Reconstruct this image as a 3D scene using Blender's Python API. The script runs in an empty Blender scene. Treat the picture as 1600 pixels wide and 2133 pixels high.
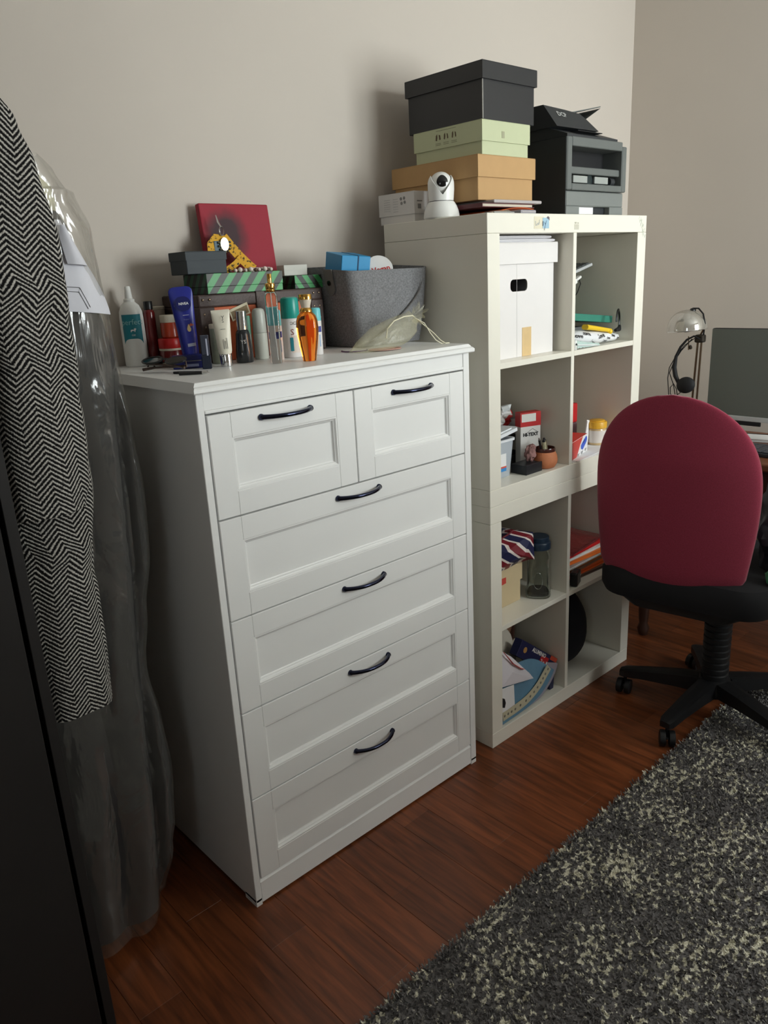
import bpy, bmesh, math, random
import numpy as np
from mathutils import Vector, Matrix, Euler, noise as mnoise

random.seed(7)
S = bpy.context.scene
COL = S.collection
PI = math.pi

# ---------------------------------------------------------------- camera
cam_d = bpy.data.cameras.new('camera')
cam = bpy.data.objects.new('camera', cam_d)
COL.objects.link(cam)
cam.location = (-0.7376, -1.8578, 1.4424)
cam.rotation_euler = (1.27352, 0.05044, -0.746917)
cam_d.sensor_fit = 'HORIZONTAL'
cam_d.sensor_width = 36.0
cam_d.lens = 36.331
cam_d.clip_start = 0.02
S.camera = cam

# ---------------------------------------------------------------- world, daylight, exposure
w = bpy.data.worlds.new('sky')
S.world = w
w.use_nodes = True
bg = w.node_tree.nodes['Background']
bg.inputs[0].default_value = (0.62, 0.72, 0.86, 1)
bg.inputs[1].default_value = 1.0

def area(name, loc, rot, sx, sy, watts, color):
    d = bpy.data.lights.new(name, 'AREA')
    d.shape = 'RECTANGLE'
    d.size, d.size_y, d.energy, d.color = sx, sy, watts, color
    o = bpy.data.objects.new(name, d)
    o.location, o.rotation_euler = loc, rot
    COL.objects.link(o)
    return o
WIN_X0, WIN_X1, WIN_Z0, WIN_Z1 = 1.15, 2.25, 1.0, 2.35
YF, XR, WALL_T = -3.0, 2.395, 0.25
area('window_and_fill_light', ((WIN_X0 + WIN_X1) / 2, YF - WALL_T - 0.03, (WIN_Z0 + WIN_Z1) / 2), (math.radians(90), 0, 0),
     WIN_X1 - WIN_X0, WIN_Z1 - WIN_Z0, 128, (0.92, 0.985, 1.0))
XL = -1.9
W2_Y0, W2_Y1, W2_Z0, W2_Z1 = -2.75, -1.95, 1.35, 2.3  # opening added on the unseen left wall for fill light
area('window_and_fill_light', (XL - WALL_T - 0.03, (W2_Y0 + W2_Y1) / 2, (W2_Z0 + W2_Z1) / 2), (0, math.radians(-90), 0),
     W2_Z1 - W2_Z0, W2_Y1 - W2_Y0, 8.5, (0.92, 0.985, 1.0))  # unseen fill lamp, added to brighten the faces that look left

S.view_settings.view_transform = 'Standard'
S.view_settings.look = 'None'
S.view_settings.gamma = 1.0
S.view_settings.use_curve_mapping = False
S.view_settings.exposure = 0.0

# ---------------------------------------------------------------- materials
def lin(c):
    r = []
    for v in c:
        v = v / 255.0
        r.append(v / 12.92 if v <= 0.04045 else ((v + 0.055) / 1.055) ** 2.4)
    return (r[0], r[1], r[2], 1.0)

_m = {}
def M(name, rgb, rough=0.5, metal=0.0, var=0.06, scale=30.0, bump=0.0, coat=0.0, spec=0.5, trans=0.0, ior=1.45, alpha=1.0, sheen=0.0):
    """procedural principled material: base colour gently varied by noise, optional fine bump"""
    if name in _m:
        return _m[name]
    m = bpy.data.materials.new(name)
    m.use_nodes = True
    nt = m.node_tree
    b = nt.nodes['Principled BSDF']
    tc = nt.nodes.new('ShaderNodeTexCoord')
    nz = nt.nodes.new('ShaderNodeTexNoise')
    nz.inputs['Scale'].default_value = scale
    nz.inputs['Detail'].default_value = 3
    nt.links.new(tc.outputs['Object'], nz.inputs['Vector'])
    mx = nt.nodes.new('ShaderNodeMix')
    mx.data_type = 'RGBA'
    c = lin(rgb)
    mx.inputs[6].default_value = tuple(v * (1 - var) for v in c[:3]) + (1,)
    mx.inputs[7].default_value = tuple(min(1, v * (1 + var)) for v in c[:3]) + (1,)
    nt.links.new(nz.outputs['Fac'], mx.inputs[0])
    nt.links.new(mx.outputs[2], b.inputs['Base Color'])
    b.inputs['Roughness'].default_value = rough
    b.inputs['Metallic'].default_value = metal
    b.inputs['Coat Weight'].default_value = coat
    b.inputs['Specular IOR Level'].default_value = spec
    b.inputs['Transmission Weight'].default_value = trans
    b.inputs['IOR'].default_value = ior
    b.inputs['Alpha'].default_value = alpha
    b.inputs['Sheen Weight'].default_value = sheen
    if bump:
        n2 = nt.nodes.new('ShaderNodeTexNoise')
        n2.inputs['Scale'].default_value = scale * 6
        n2.inputs['Detail'].default_value = 2
        nt.links.new(tc.outputs['Object'], n2.inputs['Vector'])
        bp = nt.nodes.new('ShaderNodeBump')
        bp.inputs['Strength'].default_value = bump
        bp.inputs['Distance'].default_value = 0.002
        nt.links.new(n2.outputs['Fac'], bp.inputs['Height'])
        nt.links.new(bp.outputs[0], b.inputs['Normal'])
    _m[name] = m
    return m

def nodes_mat(name):
    m = bpy.data.materials.new(name)
    m.use_nodes = True
    _m[name] = m
    return m, m.node_tree, m.node_tree.nodes['Principled BSDF']

def math_node(nt, op, a, b=None, c=None):
    n = nt.nodes.new('ShaderNodeMath')
    n.operation = op
    for i, v in enumerate((a, b, c)):
        if v is None:
            continue
        if isinstance(v, (int, float)):
            n.inputs[i].default_value = v
        else:
            nt.links.new(v, n.inputs[i])
    return n.outputs[0]

def mix_col(nt, fac, a, b):
    n = nt.nodes.new('ShaderNodeMix')
    n.data_type = 'RGBA'
    for i, v in ((0, fac), (6, a), (7, b)):
        if isinstance(v, (int, float, tuple)):
            n.inputs[i].default_value = v
        else:
            nt.links.new(v, n.inputs[i])
    return n.outputs[2]

def wood_floor_mat():
    m, nt, b = nodes_mat('floor_wood')
    oi = nt.nodes.new('ShaderNodeObjectInfo')
    tc = nt.nodes.new('ShaderNodeTexCoord')
    geo = nt.nodes.new('ShaderNodeNewGeometry')
    mp = nt.nodes.new('ShaderNodeMapping')
    mp.inputs['Scale'].default_value = (26, 2.2, 10)
    nt.links.new(geo.outputs['Position'], mp.inputs['Vector'])
    n = nt.nodes.new('ShaderNodeTexNoise')
    n.inputs['Scale'].default_value = 2.4
    n.inputs['Detail'].default_value = 6
    n.inputs['Distortion'].default_value = 0.6
    nt.links.new(mp.outputs[0], n.inputs['Vector'])
    r = nt.nodes.new('ShaderNodeValToRGB')
    r.color_ramp.elements[0].position = 0.3
    r.color_ramp.elements[0].color = lin((88, 46, 26))
    r.color_ramp.elements[1].position = 0.72
    r.color_ramp.elements[1].color = lin((138, 76, 42))
    nt.links.new(n.outputs['Fac'], r.inputs[0])
    hs = nt.nodes.new('ShaderNodeHueSaturation')
    nt.links.new(r.outputs[0], hs.inputs['Color'])
    nt.links.new(math_node(nt, 'MULTIPLY_ADD', oi.outputs['Random'], 0.4, 0.8), hs.inputs['Value'])
    nt.links.new(hs.outputs[0], b.inputs['Base Color'])
    b.inputs['Roughness'].default_value = 0.33
    b.inputs['Specular IOR Level'].default_value = 0.45
    return m

def rug_mat():
    m, nt, b = nodes_mat('rug_yarn')
    geo = nt.nodes.new('ShaderNodeNewGeometry')
    def nz(scale, detail, off):
        mp = nt.nodes.new('ShaderNodeMapping')
        mp.inputs['Location'].default_value = off
        mp.inputs['Scale'].default_value = (1, 1, 0)
        nt.links.new(geo.outputs['Position'], mp.inputs['Vector'])
        n = nt.nodes.new('ShaderNodeTexNoise')
        n.inputs['Scale'].default_value = scale
        n.inputs['Detail'].default_value = detail
        nt.links.new(mp.outputs[0], n.inputs['Vector'])
        return n.outputs['Fac']
    fl = nz(72, 3, (3, 1, 0))
    mask = nz(5.5, 2, (7, 2, 0))
    t = math_node(nt, 'ADD', fl, math_node(nt, 'MULTIPLY', math_node(nt, 'SUBTRACT', mask, 0.5), 0.42))
    r = nt.nodes.new('ShaderNodeValToRGB')
    r.color_ramp.elements[0].position = 0.557
    r.color_ramp.elements[0].color = (0, 0, 0, 1)
    r.color_ramp.elements[1].position = 0.602
    r.color_ramp.elements[1].color = (1, 1, 1, 1)
    nt.links.new(t, r.inputs[0])
    dk = mix_col(nt, nz(150, 2, (1, 9, 0)), lin((64, 62, 62)), lin((140, 136, 134)))
    lt = mix_col(nt, nz(120, 1, (5, 5, 0)), lin((206, 200, 176)), lin((244, 240, 222)))
    nt.links.new(mix_col(nt, r.outputs[0], dk, lt), b.inputs['Base Color'])
    b.inputs['Roughness'].default_value = 0.95
    b.inputs['Specular IOR Level'].default_value = 0.1
    return m

def herringbone_mat():
    m, nt, b = nodes_mat('herringbone_wool')
    uv = nt.nodes.new('ShaderNodeUVMap')
    sp = nt.nodes.new('ShaderNodeSeparateXYZ')
    nt.links.new(uv.outputs[0], sp.inputs[0])
    u, v = sp.outputs[0], sp.outputs[1]
    tri = math_node(nt, 'PINGPONG', u, 0.0275)
    ph = math_node(nt, 'ADD', v, math_node(nt, 'MULTIPLY', tri, 0.85))
    s = math_node(nt, 'SINE', math_node(nt, 'MULTIPLY', ph, 2 * PI / 0.0088))
    tc = nt.nodes.new('ShaderNodeTexCoord')
    n = nt.nodes.new('ShaderNodeTexNoise')
    n.inputs['Scale'].default_value = 420
    nt.links.new(tc.outputs['Object'], n.inputs['Vector'])
    s2 = math_node(nt, 'ADD', s, math_node(nt, 'MULTIPLY', math_node(nt, 'SUBTRACT', n.outputs['Fac'], 0.5), 3.2))
    r = nt.nodes.new('ShaderNodeValToRGB')
    r.color_ramp.elements[0].position = 0.42
    r.color_ramp.elements[0].color = lin((26, 25, 25))
    r.color_ramp.elements[1].position = 0.95
    r.color_ramp.elements[1].color = lin((196, 192, 184))
    nt.links.new(math_node(nt, 'MULTIPLY_ADD', s2, 0.5, 0.5), r.inputs[0])
    nt.links.new(r.outputs[0], b.inputs['Base Color'])
    b.inputs['Roughness'].default_value = 0.95
    b.inputs['Specular IOR Level'].default_value = 0.15
    bp = nt.nodes.new('ShaderNodeBump')
    bp.inputs['Strength'].default_value = 0.5
    bp.inputs['Distance'].default_value = 0.002
    nt.links.new(s2, bp.inputs['Height'])
    nt.links.new(bp.outputs[0], b.inputs['Normal'])
    return m

def film_mat(name, tint, clear, rough, bumpscale=18, bump=0.6, sheer=None):
    """thin clear film or sheer cloth: see-through, with a glossy or cloudy surface"""
    m, nt, b = nodes_mat(name)
    out = nt.nodes['Material Output']
    tr = nt.nodes.new('ShaderNodeBsdfTransparent')
    tr.inputs[0].default_value = (0.97, 0.97, 0.96, 1)
    b.inputs['Base Color'].default_value = lin(tint)
    b.inputs['Roughness'].default_value = rough
    b.inputs['Specular IOR Level'].default_value = 0.9
    tc = nt.nodes.new('ShaderNodeTexCoord')
    mp = nt.nodes.new('ShaderNodeMapping')
    mp.inputs['Scale'].default_value = (1, 1, 0.45)
    nt.links.new(tc.outputs['Object'], mp.inputs['Vector'])
    n = nt.nodes.new('ShaderNodeTexNoise')
    n.inputs['Scale'].default_value = bumpscale
    n.inputs['Detail'].default_value = 3
    n.inputs['Distortion'].default_value = 1.2
    nt.links.new(mp.outputs[0], n.inputs['Vector'])
    bp = nt.nodes.new('ShaderNodeBump')
    bp.inputs['Strength'].default_value = bump
    bp.inputs['Distance'].default_value = 0.02
    nt.links.new(n.outputs['Fac'], bp.inputs['Height'])
    nt.links.new(bp.outputs[0], b.inputs['Normal'])
    gl = nt.nodes.new('ShaderNodeBsdfGlossy')
    gl.inputs['Roughness'].default_value = rough
    nt.links.new(bp.outputs[0], gl.inputs['Normal'])
    lw = nt.nodes.new('ShaderNodeLayerWeight')
    lw.inputs[0].default_value = 0.25
    nt.links.new(bp.outputs[0], lw.inputs['Normal'])
    m1 = nt.nodes.new('ShaderNodeMixShader')
    m1.inputs[0].default_value = clear
    nt.links.new(b.outputs[0], m1.inputs[1])
    nt.links.new(tr.outputs[0], m1.inputs[2])
    m2 = nt.nodes.new('ShaderNodeMixShader')
    if sheer is None:
        nt.links.new(math_node(nt, 'MULTIPLY_ADD', lw.outputs['Facing'], 0.35, 0.05), m2.inputs[0])
    else:
        m2.inputs[0].default_value = sheer
    nt.links.new(m1.outputs[0], m2.inputs[1])
    nt.links.new(gl.outputs[0], m2.inputs[2])
    nt.links.new(m2.outputs[0], out.inputs[0])
    return m

def stripe_mat(name, ca, cb, pitch, axis=(1, 0, 1), duty=0.5):
    m, nt, b = nodes_mat(name)
    tc = nt.nodes.new('ShaderNodeTexCoord')
    sp = nt.nodes.new('ShaderNodeSeparateXYZ')
    nt.links.new(tc.outputs['Object'], sp.inputs[0])
    t = None
    for i in range(3):
        if axis[i]:
            k = math_node(nt, 'MULTIPLY', sp.outputs[i], float(axis[i]))
            t = k if t is None else math_node(nt, 'ADD', t, k)
    fr = math_node(nt, 'FRACT', math_node(nt, 'DIVIDE', t, pitch))
    f = math_node(nt, 'GREATER_THAN', fr, duty)
    nt.links.new(mix_col(nt, f, lin(ca), lin(cb)), b.inputs['Base Color'])
    b.inputs['Roughness'].default_value = 0.45
    return m

# ---------------------------------------------------------------- geometry helpers
def wm(o):
    m = o.matrix_basis.copy()
    while o.parent:
        o = o.parent
        m = o.matrix_basis @ m
    return m

class G:
    def __init__(self):
        self.bm = bmesh.new()
        self.uv = None
    def box(self, x0, x1, y0, y1, z0, z1, bev=0.0, seg=1, mat=None):
        r = bmesh.ops.create_cube(self.bm, size=1.0)
        vs = r['verts']
        sc = Matrix.Diagonal((x1 - x0, y1 - y0, z1 - z0, 1))
        t = Matrix.Translation(((x0 + x1) / 2, (y0 + y1) / 2, (z0 + z1) / 2))
        bmesh.ops.transform(self.bm, matrix=t @ sc, verts=vs)
        if bev > 0:
            es = list({e for v in vs for e in v.link_edges})
            rr = bmesh.ops.bevel(self.bm, geom=es, offset=bev, segments=seg, profile=0.5, affect='EDGES')
            vs = list({v for f in rr['faces'] for v in f.verts} | {v for v in vs if v.is_valid})
        if mat is not None:
            bmesh.ops.transform(self.bm, matrix=mat, verts=vs)
        return self
    def face(self, pts):
        self.bm.faces.new([self.bm.verts.new(p) for p in pts])
        return self
    def lathe(self, prof, n=24, c=(0, 0, 0), caps=True, mat=None, sx=1.0, sy=1.0):
        rings = []
        for r, z in prof:
            ring = []
            for i in range(n):
                a = 2 * PI * i / n
                p = Vector((r * math.cos(a) * sx, r * math.sin(a) * sy, z))
                if mat is not None:
                    p = mat @ p
                ring.append(self.bm.verts.new(p + Vector(c)))
            rings.append(ring)
        self._bridge(rings, True, caps)
        return self
    def _bridge(self, rings, closed=True, caps=True):
        n = len(rings[0])
        for a, b in zip(rings, rings[1:]):
            for i in range(n if closed else n - 1):
                j = (i + 1) % n
                self.bm.faces.new((a[i], a[j], b[j], b[i]))
        if caps and closed:
            self.bm.faces.new(list(reversed(rings[0])))
            self.bm.faces.new(rings[-1])
    def loft(self, rings, closed=True, caps=True):
        self._bridge([[self.bm.verts.new(p) for p in r] for r in rings], closed, caps)
        return self
    def tube(self, pts, rad, n=8, caps=True, flat=1.0):
        P = [Vector(p) for p in pts]
        rings = []
        up = Vector((0, 0, 1))
        nrm = None
        for i, p in enumerate(P):
            t = (P[min(i + 1, len(P) - 1)] - P[max(i - 1, 0)])
            if t.length < 1e-9:
                t = Vector((0, 0, 1))
            t.normalize()
            if nrm is None:
                nrm = t.cross(up)
                if nrm.length < 1e-3:
                    nrm = t.cross(Vector((1, 0, 0)))
            nrm = (nrm - t * nrm.dot(t)).normalized()
            bn = t.cross(nrm)
            r = rad[i] if isinstance(rad, (list, tuple)) else rad
            rings.append([self.bm.verts.new(p + nrm * (r * math.cos(2 * PI * k / n)) + bn * (r * flat * math.sin(2 * PI * k / n))) for k in range(n)])
        self._bridge(rings, True, caps)
        return self
    def sphere(self, c, r, u=20, v=12, sx=1, sy=1, sz=1, mat=None):
        rr = bmesh.ops.create_uvsphere(self.bm, u_segments=u, v_segments=v, radius=r)
        t = Matrix.Translation(c) @ (mat if mat is not None else Matrix()) @ Matrix.Diagonal((sx, sy, sz, 1))
        bmesh.ops.transform(self.bm, matrix=t, verts=rr['verts'])
        return self
    def prism(self, poly, z0, z1, mat=None):
        """polygon (x, y) extruded along z, then transformed"""
        a = [Vector((x, y, z0)) for x, y in poly]
        b = [Vector((x, y, z1)) for x, y in poly]
        if mat is not None:
            a = [mat @ p for p in a]
            b = [mat @ p for p in b]
        self.loft([a, b])
        return self
    def grid(self, nx, ny, f, uvf=None):
        vs = [[self.bm.verts.new(f(i / nx, j / ny)) for i in range(nx + 1)] for j in range(ny + 1)]
        lay = self.bm.loops.layers.uv.verify() if uvf else None
        for j in range(ny):
            for i in range(nx):
                fc = self.bm.faces.new((vs[j][i], vs[j][i + 1], vs[j + 1][i + 1], vs[j + 1][i]))
                if lay:
                    for l, (a, b) in zip(fc.loops, ((i, j), (i + 1, j), (i + 1, j + 1), (i, j + 1))):
                        l[lay].uv = uvf(a / nx, b / ny)
        return self
    def thick(self, t):
        bmesh.ops.recalc_face_normals(self.bm, faces=self.bm.faces[:])
        bmesh.ops.solidify(self.bm, geom=self.bm.faces[:], thickness=t)
        return self
    def xf(self, mat):
        bmesh.ops.transform(self.bm, matrix=mat, verts=self.bm.verts[:])
        return self
    def mesh(self, name):
        bmesh.ops.recalc_face_normals(self.bm, faces=self.bm.faces[:])
        me = bpy.data.meshes.new(name)
        self.bm.to_mesh(me)
        self.bm.free()
        return me

def obj(name, g, mat, parent=None, smooth=False, local=False, sub=0, label=None, kind=None):
    me = g.mesh(name) if isinstance(g, G) else g
    o = bpy.data.objects.new(name, me)
    COL.objects.link(o)
    if parent is not None:
        o.parent = parent
        if not local:
            me.transform(wm(parent).inverted())
    if mat is not None:
        me.materials.append(mat)
    if smooth:
        for p in me.polygons:
            p.use_smooth = True
        try:
            me.set_sharp_from_angle(angle=math.radians(38))
        except Exception:
            pass
    if sub:
        md = o.modifiers.new('sub', 'SUBSURF')
        md.levels = md.render_levels = sub
    if label:
        o['label'] = label
    if kind:
        o['kind'] = kind
    return o

def tag(o, label, cat, group=None):
    o['label'] = label
    o['category'] = cat
    if group:
        o['group'] = group
    return o

def thing(name, label, cat, loc, rz=0.0, group=None, rot=None):
    o = bpy.data.objects.new(name, None)
    o.empty_display_size = 0.05
    o.location = loc
    o.rotation_euler = rot if rot else (0, 0, rz)
    COL.objects.link(o)
    return tag(o, label, cat, group)

def struct(name, g, mat, smooth=False):
    o = obj(name, g, mat, None, smooth)
    o['kind'] = 'structure'
    return o

_tx = {}
def text_mesh(s, size, align='CENTER', bold=0.0):
    cu = bpy.data.curves.new('t', 'FONT')
    cu.body, cu.size, cu.align_x, cu.align_y = s, size, align, 'CENTER'
    cu.offset = bold
    cu.resolution_u = 2
    o = bpy.data.objects.new('t', cu)
    COL.objects.link(o)
    dg = bpy.context.evaluated_depsgraph_get()
    me = bpy.data.meshes.new_from_object(o.evaluated_get(dg))
    bpy.data.objects.remove(o)
    me.materials.clear()
    return me

def frame(origin, xdir, ydir):
    """matrix taking text plane (x right, y up) into the world"""
    x = Vector(xdir).normalized()
    y = Vector(ydir).normalized()
    z = x.cross(y)
    return Matrix(((x.x, y.x, z.x, origin[0]), (x.y, y.y, z.y, origin[1]), (x.z, y.z, z.z, origin[2]), (0, 0, 0, 1)))

def lettering(name, s, size, mat, parent, fr, bold=0.0, wrap=None, align='CENTER', off=0.0006, sy=1.0, local=False):
    me = text_mesh(s, size, align, bold)
    for v in me.vertices:
        x, y = v.co.x, v.co.y * sy
        if wrap:            # wrap = radius of the bottle the print goes round
            a = x / wrap
            v.co = Vector((wrap * math.sin(a), y, wrap * math.cos(a) - wrap + off))
        else:
            v.co = Vector((x, y, off))
    me.transform(fr)
    return obj(name, me, mat, parent, local=local)

def R3(x=0, y=0, z=0):
    return Euler((x, y, z)).to_matrix().to_4x4()
def T(x, y, z):
    return Matrix.Translation((x, y, z))
def nz(x, y, z):
    return mnoise.noise(Vector((x, y, z)))

# ================================================================ the room
wall_m = M('wall_paint', (202, 193, 183), 0.85, var=0.025, scale=3, bump=0.12)
ceil_m = M('ceiling_paint', (225, 222, 216), 0.9, var=0.02, scale=3)
base_m = M('floor_base', (70, 36, 20), 0.8)
trim_m = M('painted_trim', (226, 222, 214), 0.45, var=0.02)
ZC = 2.60

floor = struct('floor', G().box(XL, XR, YF, 0, -0.08, -0.018), base_m)
fm = wood_floor_mat()
pw, pl = 0.098, 0.62
stuff = G()
nplank = 0
ix = 0
x = XL
while x < XR - 0.001:
    x1 = min(x + pw, XR)
    y = -((ix * 0.37) % 1.0) * pl
    spans = []
    yy = 0.0
    nxt = y if y < -0.02 else -pl
    while yy > YF + 0.001:
        y1 = max(nxt, YF)
        spans.append((y1, yy))
        yy = y1
        nxt = y1 - pl
    for (a, b) in spans:
        tgt = None
        if a < 0 and b > -1.05 and x1 > -0.6:
            g = G().box(x + 0.0003, x1 - 0.0003, a + 0.0003, b - 0.0003, -0.018, 0.0, 0.0005)
            obj('plank', g, fm, floor)
            nplank += 1
        else:
            stuff.box(x + 0.0003, x1 - 0.0003, a + 0.0003, b - 0.0003, -0.018, 0.0)
    x = x1
    ix += 1
obj('planks_under_rug', stuff, fm, floor, kind='stuff')

struct('ceiling', G().box(XL, XR, YF, 0, ZC, ZC + 0.1), ceil_m)
struct('wall_back', G().box(XL - 0.1, XR + 0.1, 0, 0.1, -0.08, ZC), wall_m)
g = G()
xo = XL - WALL_T
g.box(xo, XL, YF, W2_Y0, -0.08, ZC).box(xo, XL, W2_Y1, 0, -0.08, ZC)
g.box(xo, XL, W2_Y0, W2_Y1, -0.08, W2_Z0).box(xo, XL, W2_Y0, W2_Y1, W2_Z1, ZC)
struct('wall_left', g, wall_m)
g = G()
yo = YF - WALL_T
g.box(XL - 0.1, WIN_X0, yo, YF, -0.08, ZC).box(WIN_X1, XR + 0.1, yo, YF, -0.08, ZC)
g.box(WIN_X0, WIN_X1, yo, YF, -0.08, WIN_Z0).box(WIN_X0, WIN_X1, yo, YF, WIN_Z1, ZC)
struct('wall_front', g, wall_m)
struct('wall_right', G().box(XR, XR + 0.1, YF, 0, -0.08, ZC), wall_m)
struct('baseboard_back', G().box(XL, XR, -0.014, 0, 0, 0.07, 0.003), trim_m)
struct('baseboard_right', G().box(XR - 0.014, XR, YF, -0.014, 0, 0.07, 0.003), trim_m)
g = G()
xm = (WIN_X0 + WIN_X1) / 2
for a, b in ((WIN_X0, WIN_X0 + 0.05), (xm - 0.035, xm + 0.035), (WIN_X1 - 0.05, WIN_X1)):
    g.box(a, b, yo + 0.02, yo + 0.08, WIN_Z0, WIN_Z1, 0.004)
g.box(WIN_X0, WIN_X1, yo + 0.02, yo + 0.08, WIN_Z0, WIN_Z0 + 0.05, 0.004).box(WIN_X0, WIN_X1, yo + 0.02, yo + 0.08, WIN_Z1 - 0.05, WIN_Z1, 0.004)
win = struct('window_1', g, trim_m)
pane_m = film_mat('window_glass', (240, 245, 245), 0.96, 0.02, bump=0.0)
for a, b in ((WIN_X0 + 0.05, xm - 0.035), (xm + 0.035, WIN_X1 - 0.05)):
    obj('pane', G().box(a, b, yo + 0.048, yo + 0.052, WIN_Z0 + 0.05, WIN_Z1 - 0.05), pane_m, win)
obj('window_sill', G().box(WIN_X0 - 0.04, WIN_X1 + 0.04, yo + 0.08, YF + 0.04, WIN_Z0 - 0.03, WIN_Z0, 0.005), trim_m, win)

g = G()
for a, b in ((W2_Y0, W2_Y0 + 0.05), (W2_Y1 - 0.05, W2_Y1)):
    g.box(xo + 0.02, xo + 0.08, a, b, W2_Z0, W2_Z1, 0.004)
g.box(xo + 0.02, xo + 0.08, W2_Y0, W2_Y1, W2_Z0, W2_Z0 + 0.05, 0.004).box(xo + 0.02, xo + 0.08, W2_Y0, W2_Y1, W2_Z1 - 0.05, W2_Z1, 0.004)
win = struct('added_fill_window', g, trim_m)  # made-up window frame around the added fill lamp
obj('pane', G().box(xo + 0.048, xo + 0.052, W2_Y0 + 0.05, W2_Y1 - 0.05, W2_Z0 + 0.05, W2_Z1 - 0.05), pane_m, win)

# ================================================================ chest of drawers
white = M('white_foil', (238, 238, 236), 0.38, var=0.012, scale=8)
white_in = M('drawer_box_board', (150, 150, 148), 0.7)
hm = M('dark_chrome', (52, 55, 74), 0.16, 1.0, var=0.03)
ch = thing('chest_of_drawers', 'tall white six drawer chest with framed fronts and dark bow handles', 'dresser', (0.41, -0.25, 0))
D = -0.495
def side_profile(x0, x1):
    return G().box(x0, x1, D, -0.004, 0.012, 1.238, 0.0012).box(x0, x1, D, D + 0.05, 0.0, 0.02, 0.001).box(x0, x1, -0.06, -0.004, 0.0, 0.02, 0.001)
obj('side_panel', side_profile(0.008, 0.025), white, ch)
obj('side_panel', side_profile(0.789, 0.812), white, ch)
obj('back_panel', G().box(0.025, 0.789, -0.014, -0.008, 0.05, 1.236), white_in, ch)
g = G()
prof = [(-0.004, 1.2385), (-0.5055, 1.2385), (-0.508, 1.241), (-0.508, 1.2475), (-0.5055, 1.2505), (-0.501, 1.2525), (-0.4985, 1.256), (-0.496, 1.2595), (-0.492, 1.26), (-0.004, 1.26)]
pts0 = [Vector((0.0, y, z)) for y, z in prof]
rows = []
for xs, inset in ((0, 0), (1, 0)):
    r = []
    for y, z in prof:
        ins = 0.0 if z <= 1.2475 else min(0.010, (z - 1.2475) * 0.85)
        r.append(Vector(((0.0 + ins) if xs == 0 else (0.82 - ins), y, z)))
    rows.append(r)
g.loft(rows)
obj('top', g, white, ch)
g = G().box(0.025, 0.789, D + 0.002, D + 0.03, 1.203, 1.2385, 0.001).box(0.025, 0.789, D - 0.001, D + 0.03, 1.196, 1.203, 0.002, 2)
obj('top_rail', g, white, ch)
g = G().box(0.025, 0.7875, D, D + 0.022, 0.006, 0.064, 0.0008)
g.loft([[Vector((xx, D, 0.063)), Vector((xx, D + 0.008, 0.071)), Vector((xx, D + 0.022, 0.071)), Vector((xx, D + 0.022, 0.063))] for xx in (0.025, 0.7875)])
obj('plinth', g, white, ch)
obj('centre_rail', G().box(0.4035, 0.4135, D + 0.022, D + 0.4, 0.975, 1.195), white_in, ch)
def drawer(x0, x1, z0, z1):
    f0, f1 = D - 0.002, D + 0.018
    st, rl = 0.0525, 0.052
    g = G()
    g.box(x0, x0 + st, f0, f1, z0, z1, 0.0012).box(x1 - st, x1, f0, f1, z0, z1, 0.0012)
    g.box(x0 + st, x1 - st, f0, f1, z0, z0 + rl, 0.0012).box(x0 + st, x1 - st, f0, f1, z1 - rl, z1, 0.0012)
    dr = obj('drawer', g, white, ch)
    a, b, c, d = x0 + st - 0.0005, x1 - st + 0.0005, z0 + rl - 0.0005, z1 - rl + 0.0005
    g = G()
    loops = []
    for ins, dy in ((0.0, 0.0006), (0.0035, 0.0008), (0.0065, 0.0045), (0.0085, 0.0055), (0.0105, 0.0095), (0.0125, 0.0105)):
        loops.append([Vector((a + ins, f0 + dy, c + ins)), Vector((b - ins, f0 + dy, c + ins)), Vector((b - ins, f0 + dy, d - ins)), Vector((a + ins, f0 + dy, d - ins))])
    for p, q in zip(loops, loops[1:]):
        for i in range(4):
            j = (i + 1) % 4
            g.face([p[i], p[j], q[j], q[i]])
    g.face(loops[-1])
    obj('panel', g, white, dr)
    xc, zc = (x0 + x1) / 2, z1 - 0.021
    pts, rad = [], []
    n = 18
    for i in range(n + 1):
        t = -1 + 2 * i / n
        e = abs(t)
        pts.append((xc + 0.064 * t, f0 - 0.004 - 0.024 * (1 - e ** 2.4), zc))
        rad.append(0.0048 + 0.0008 * e ** 4)
    g = G().tube(pts, rad, 10)
    for s in (-1, 1):
        g.tube([(xc + s * 0.064, f0 + 0.001, zc), (xc + s * 0.064, f0 - 0.0045, zc), (xc + s * 0.0635, f0 - 0.0075, zc)], [0.0072, 0.0068, 0.005], 10)
    obj('handle', g, hm, dr, smooth=True)
    g = G()
    bx0, bx1, bz0, bz1 = x0 + 0.012, x1 - 0.012, z0 + 0.01, z1 - 0.05
    g.box(bx0, bx0 + 0.012, f1, -0.05, bz0, bz1).box(bx1 - 0.012, bx1, f1, -0.05, bz0, bz1)
    g.box(bx0 + 0.012, bx1 - 0.012, -0.062, -0.05, bz0, bz1).box(bx0 + 0.012, bx1 - 0.012, f1, -0.062, bz0, bz0 + 0.006)
    obj('drawer_box', g, white_in, dr)
drawer(0.0275, 0.4075, 0.9755, 1.1925)
drawer(0.4105, 0.7850, 0.9755, 1.1925)
for z0, z1 in ((0.7475, 0.9720), (0.5225, 0.7445), (0.2965, 0.5195), (0.0735, 0.2935)):
    drawer(0.0275, 0.7850, z0, z1)

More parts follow.
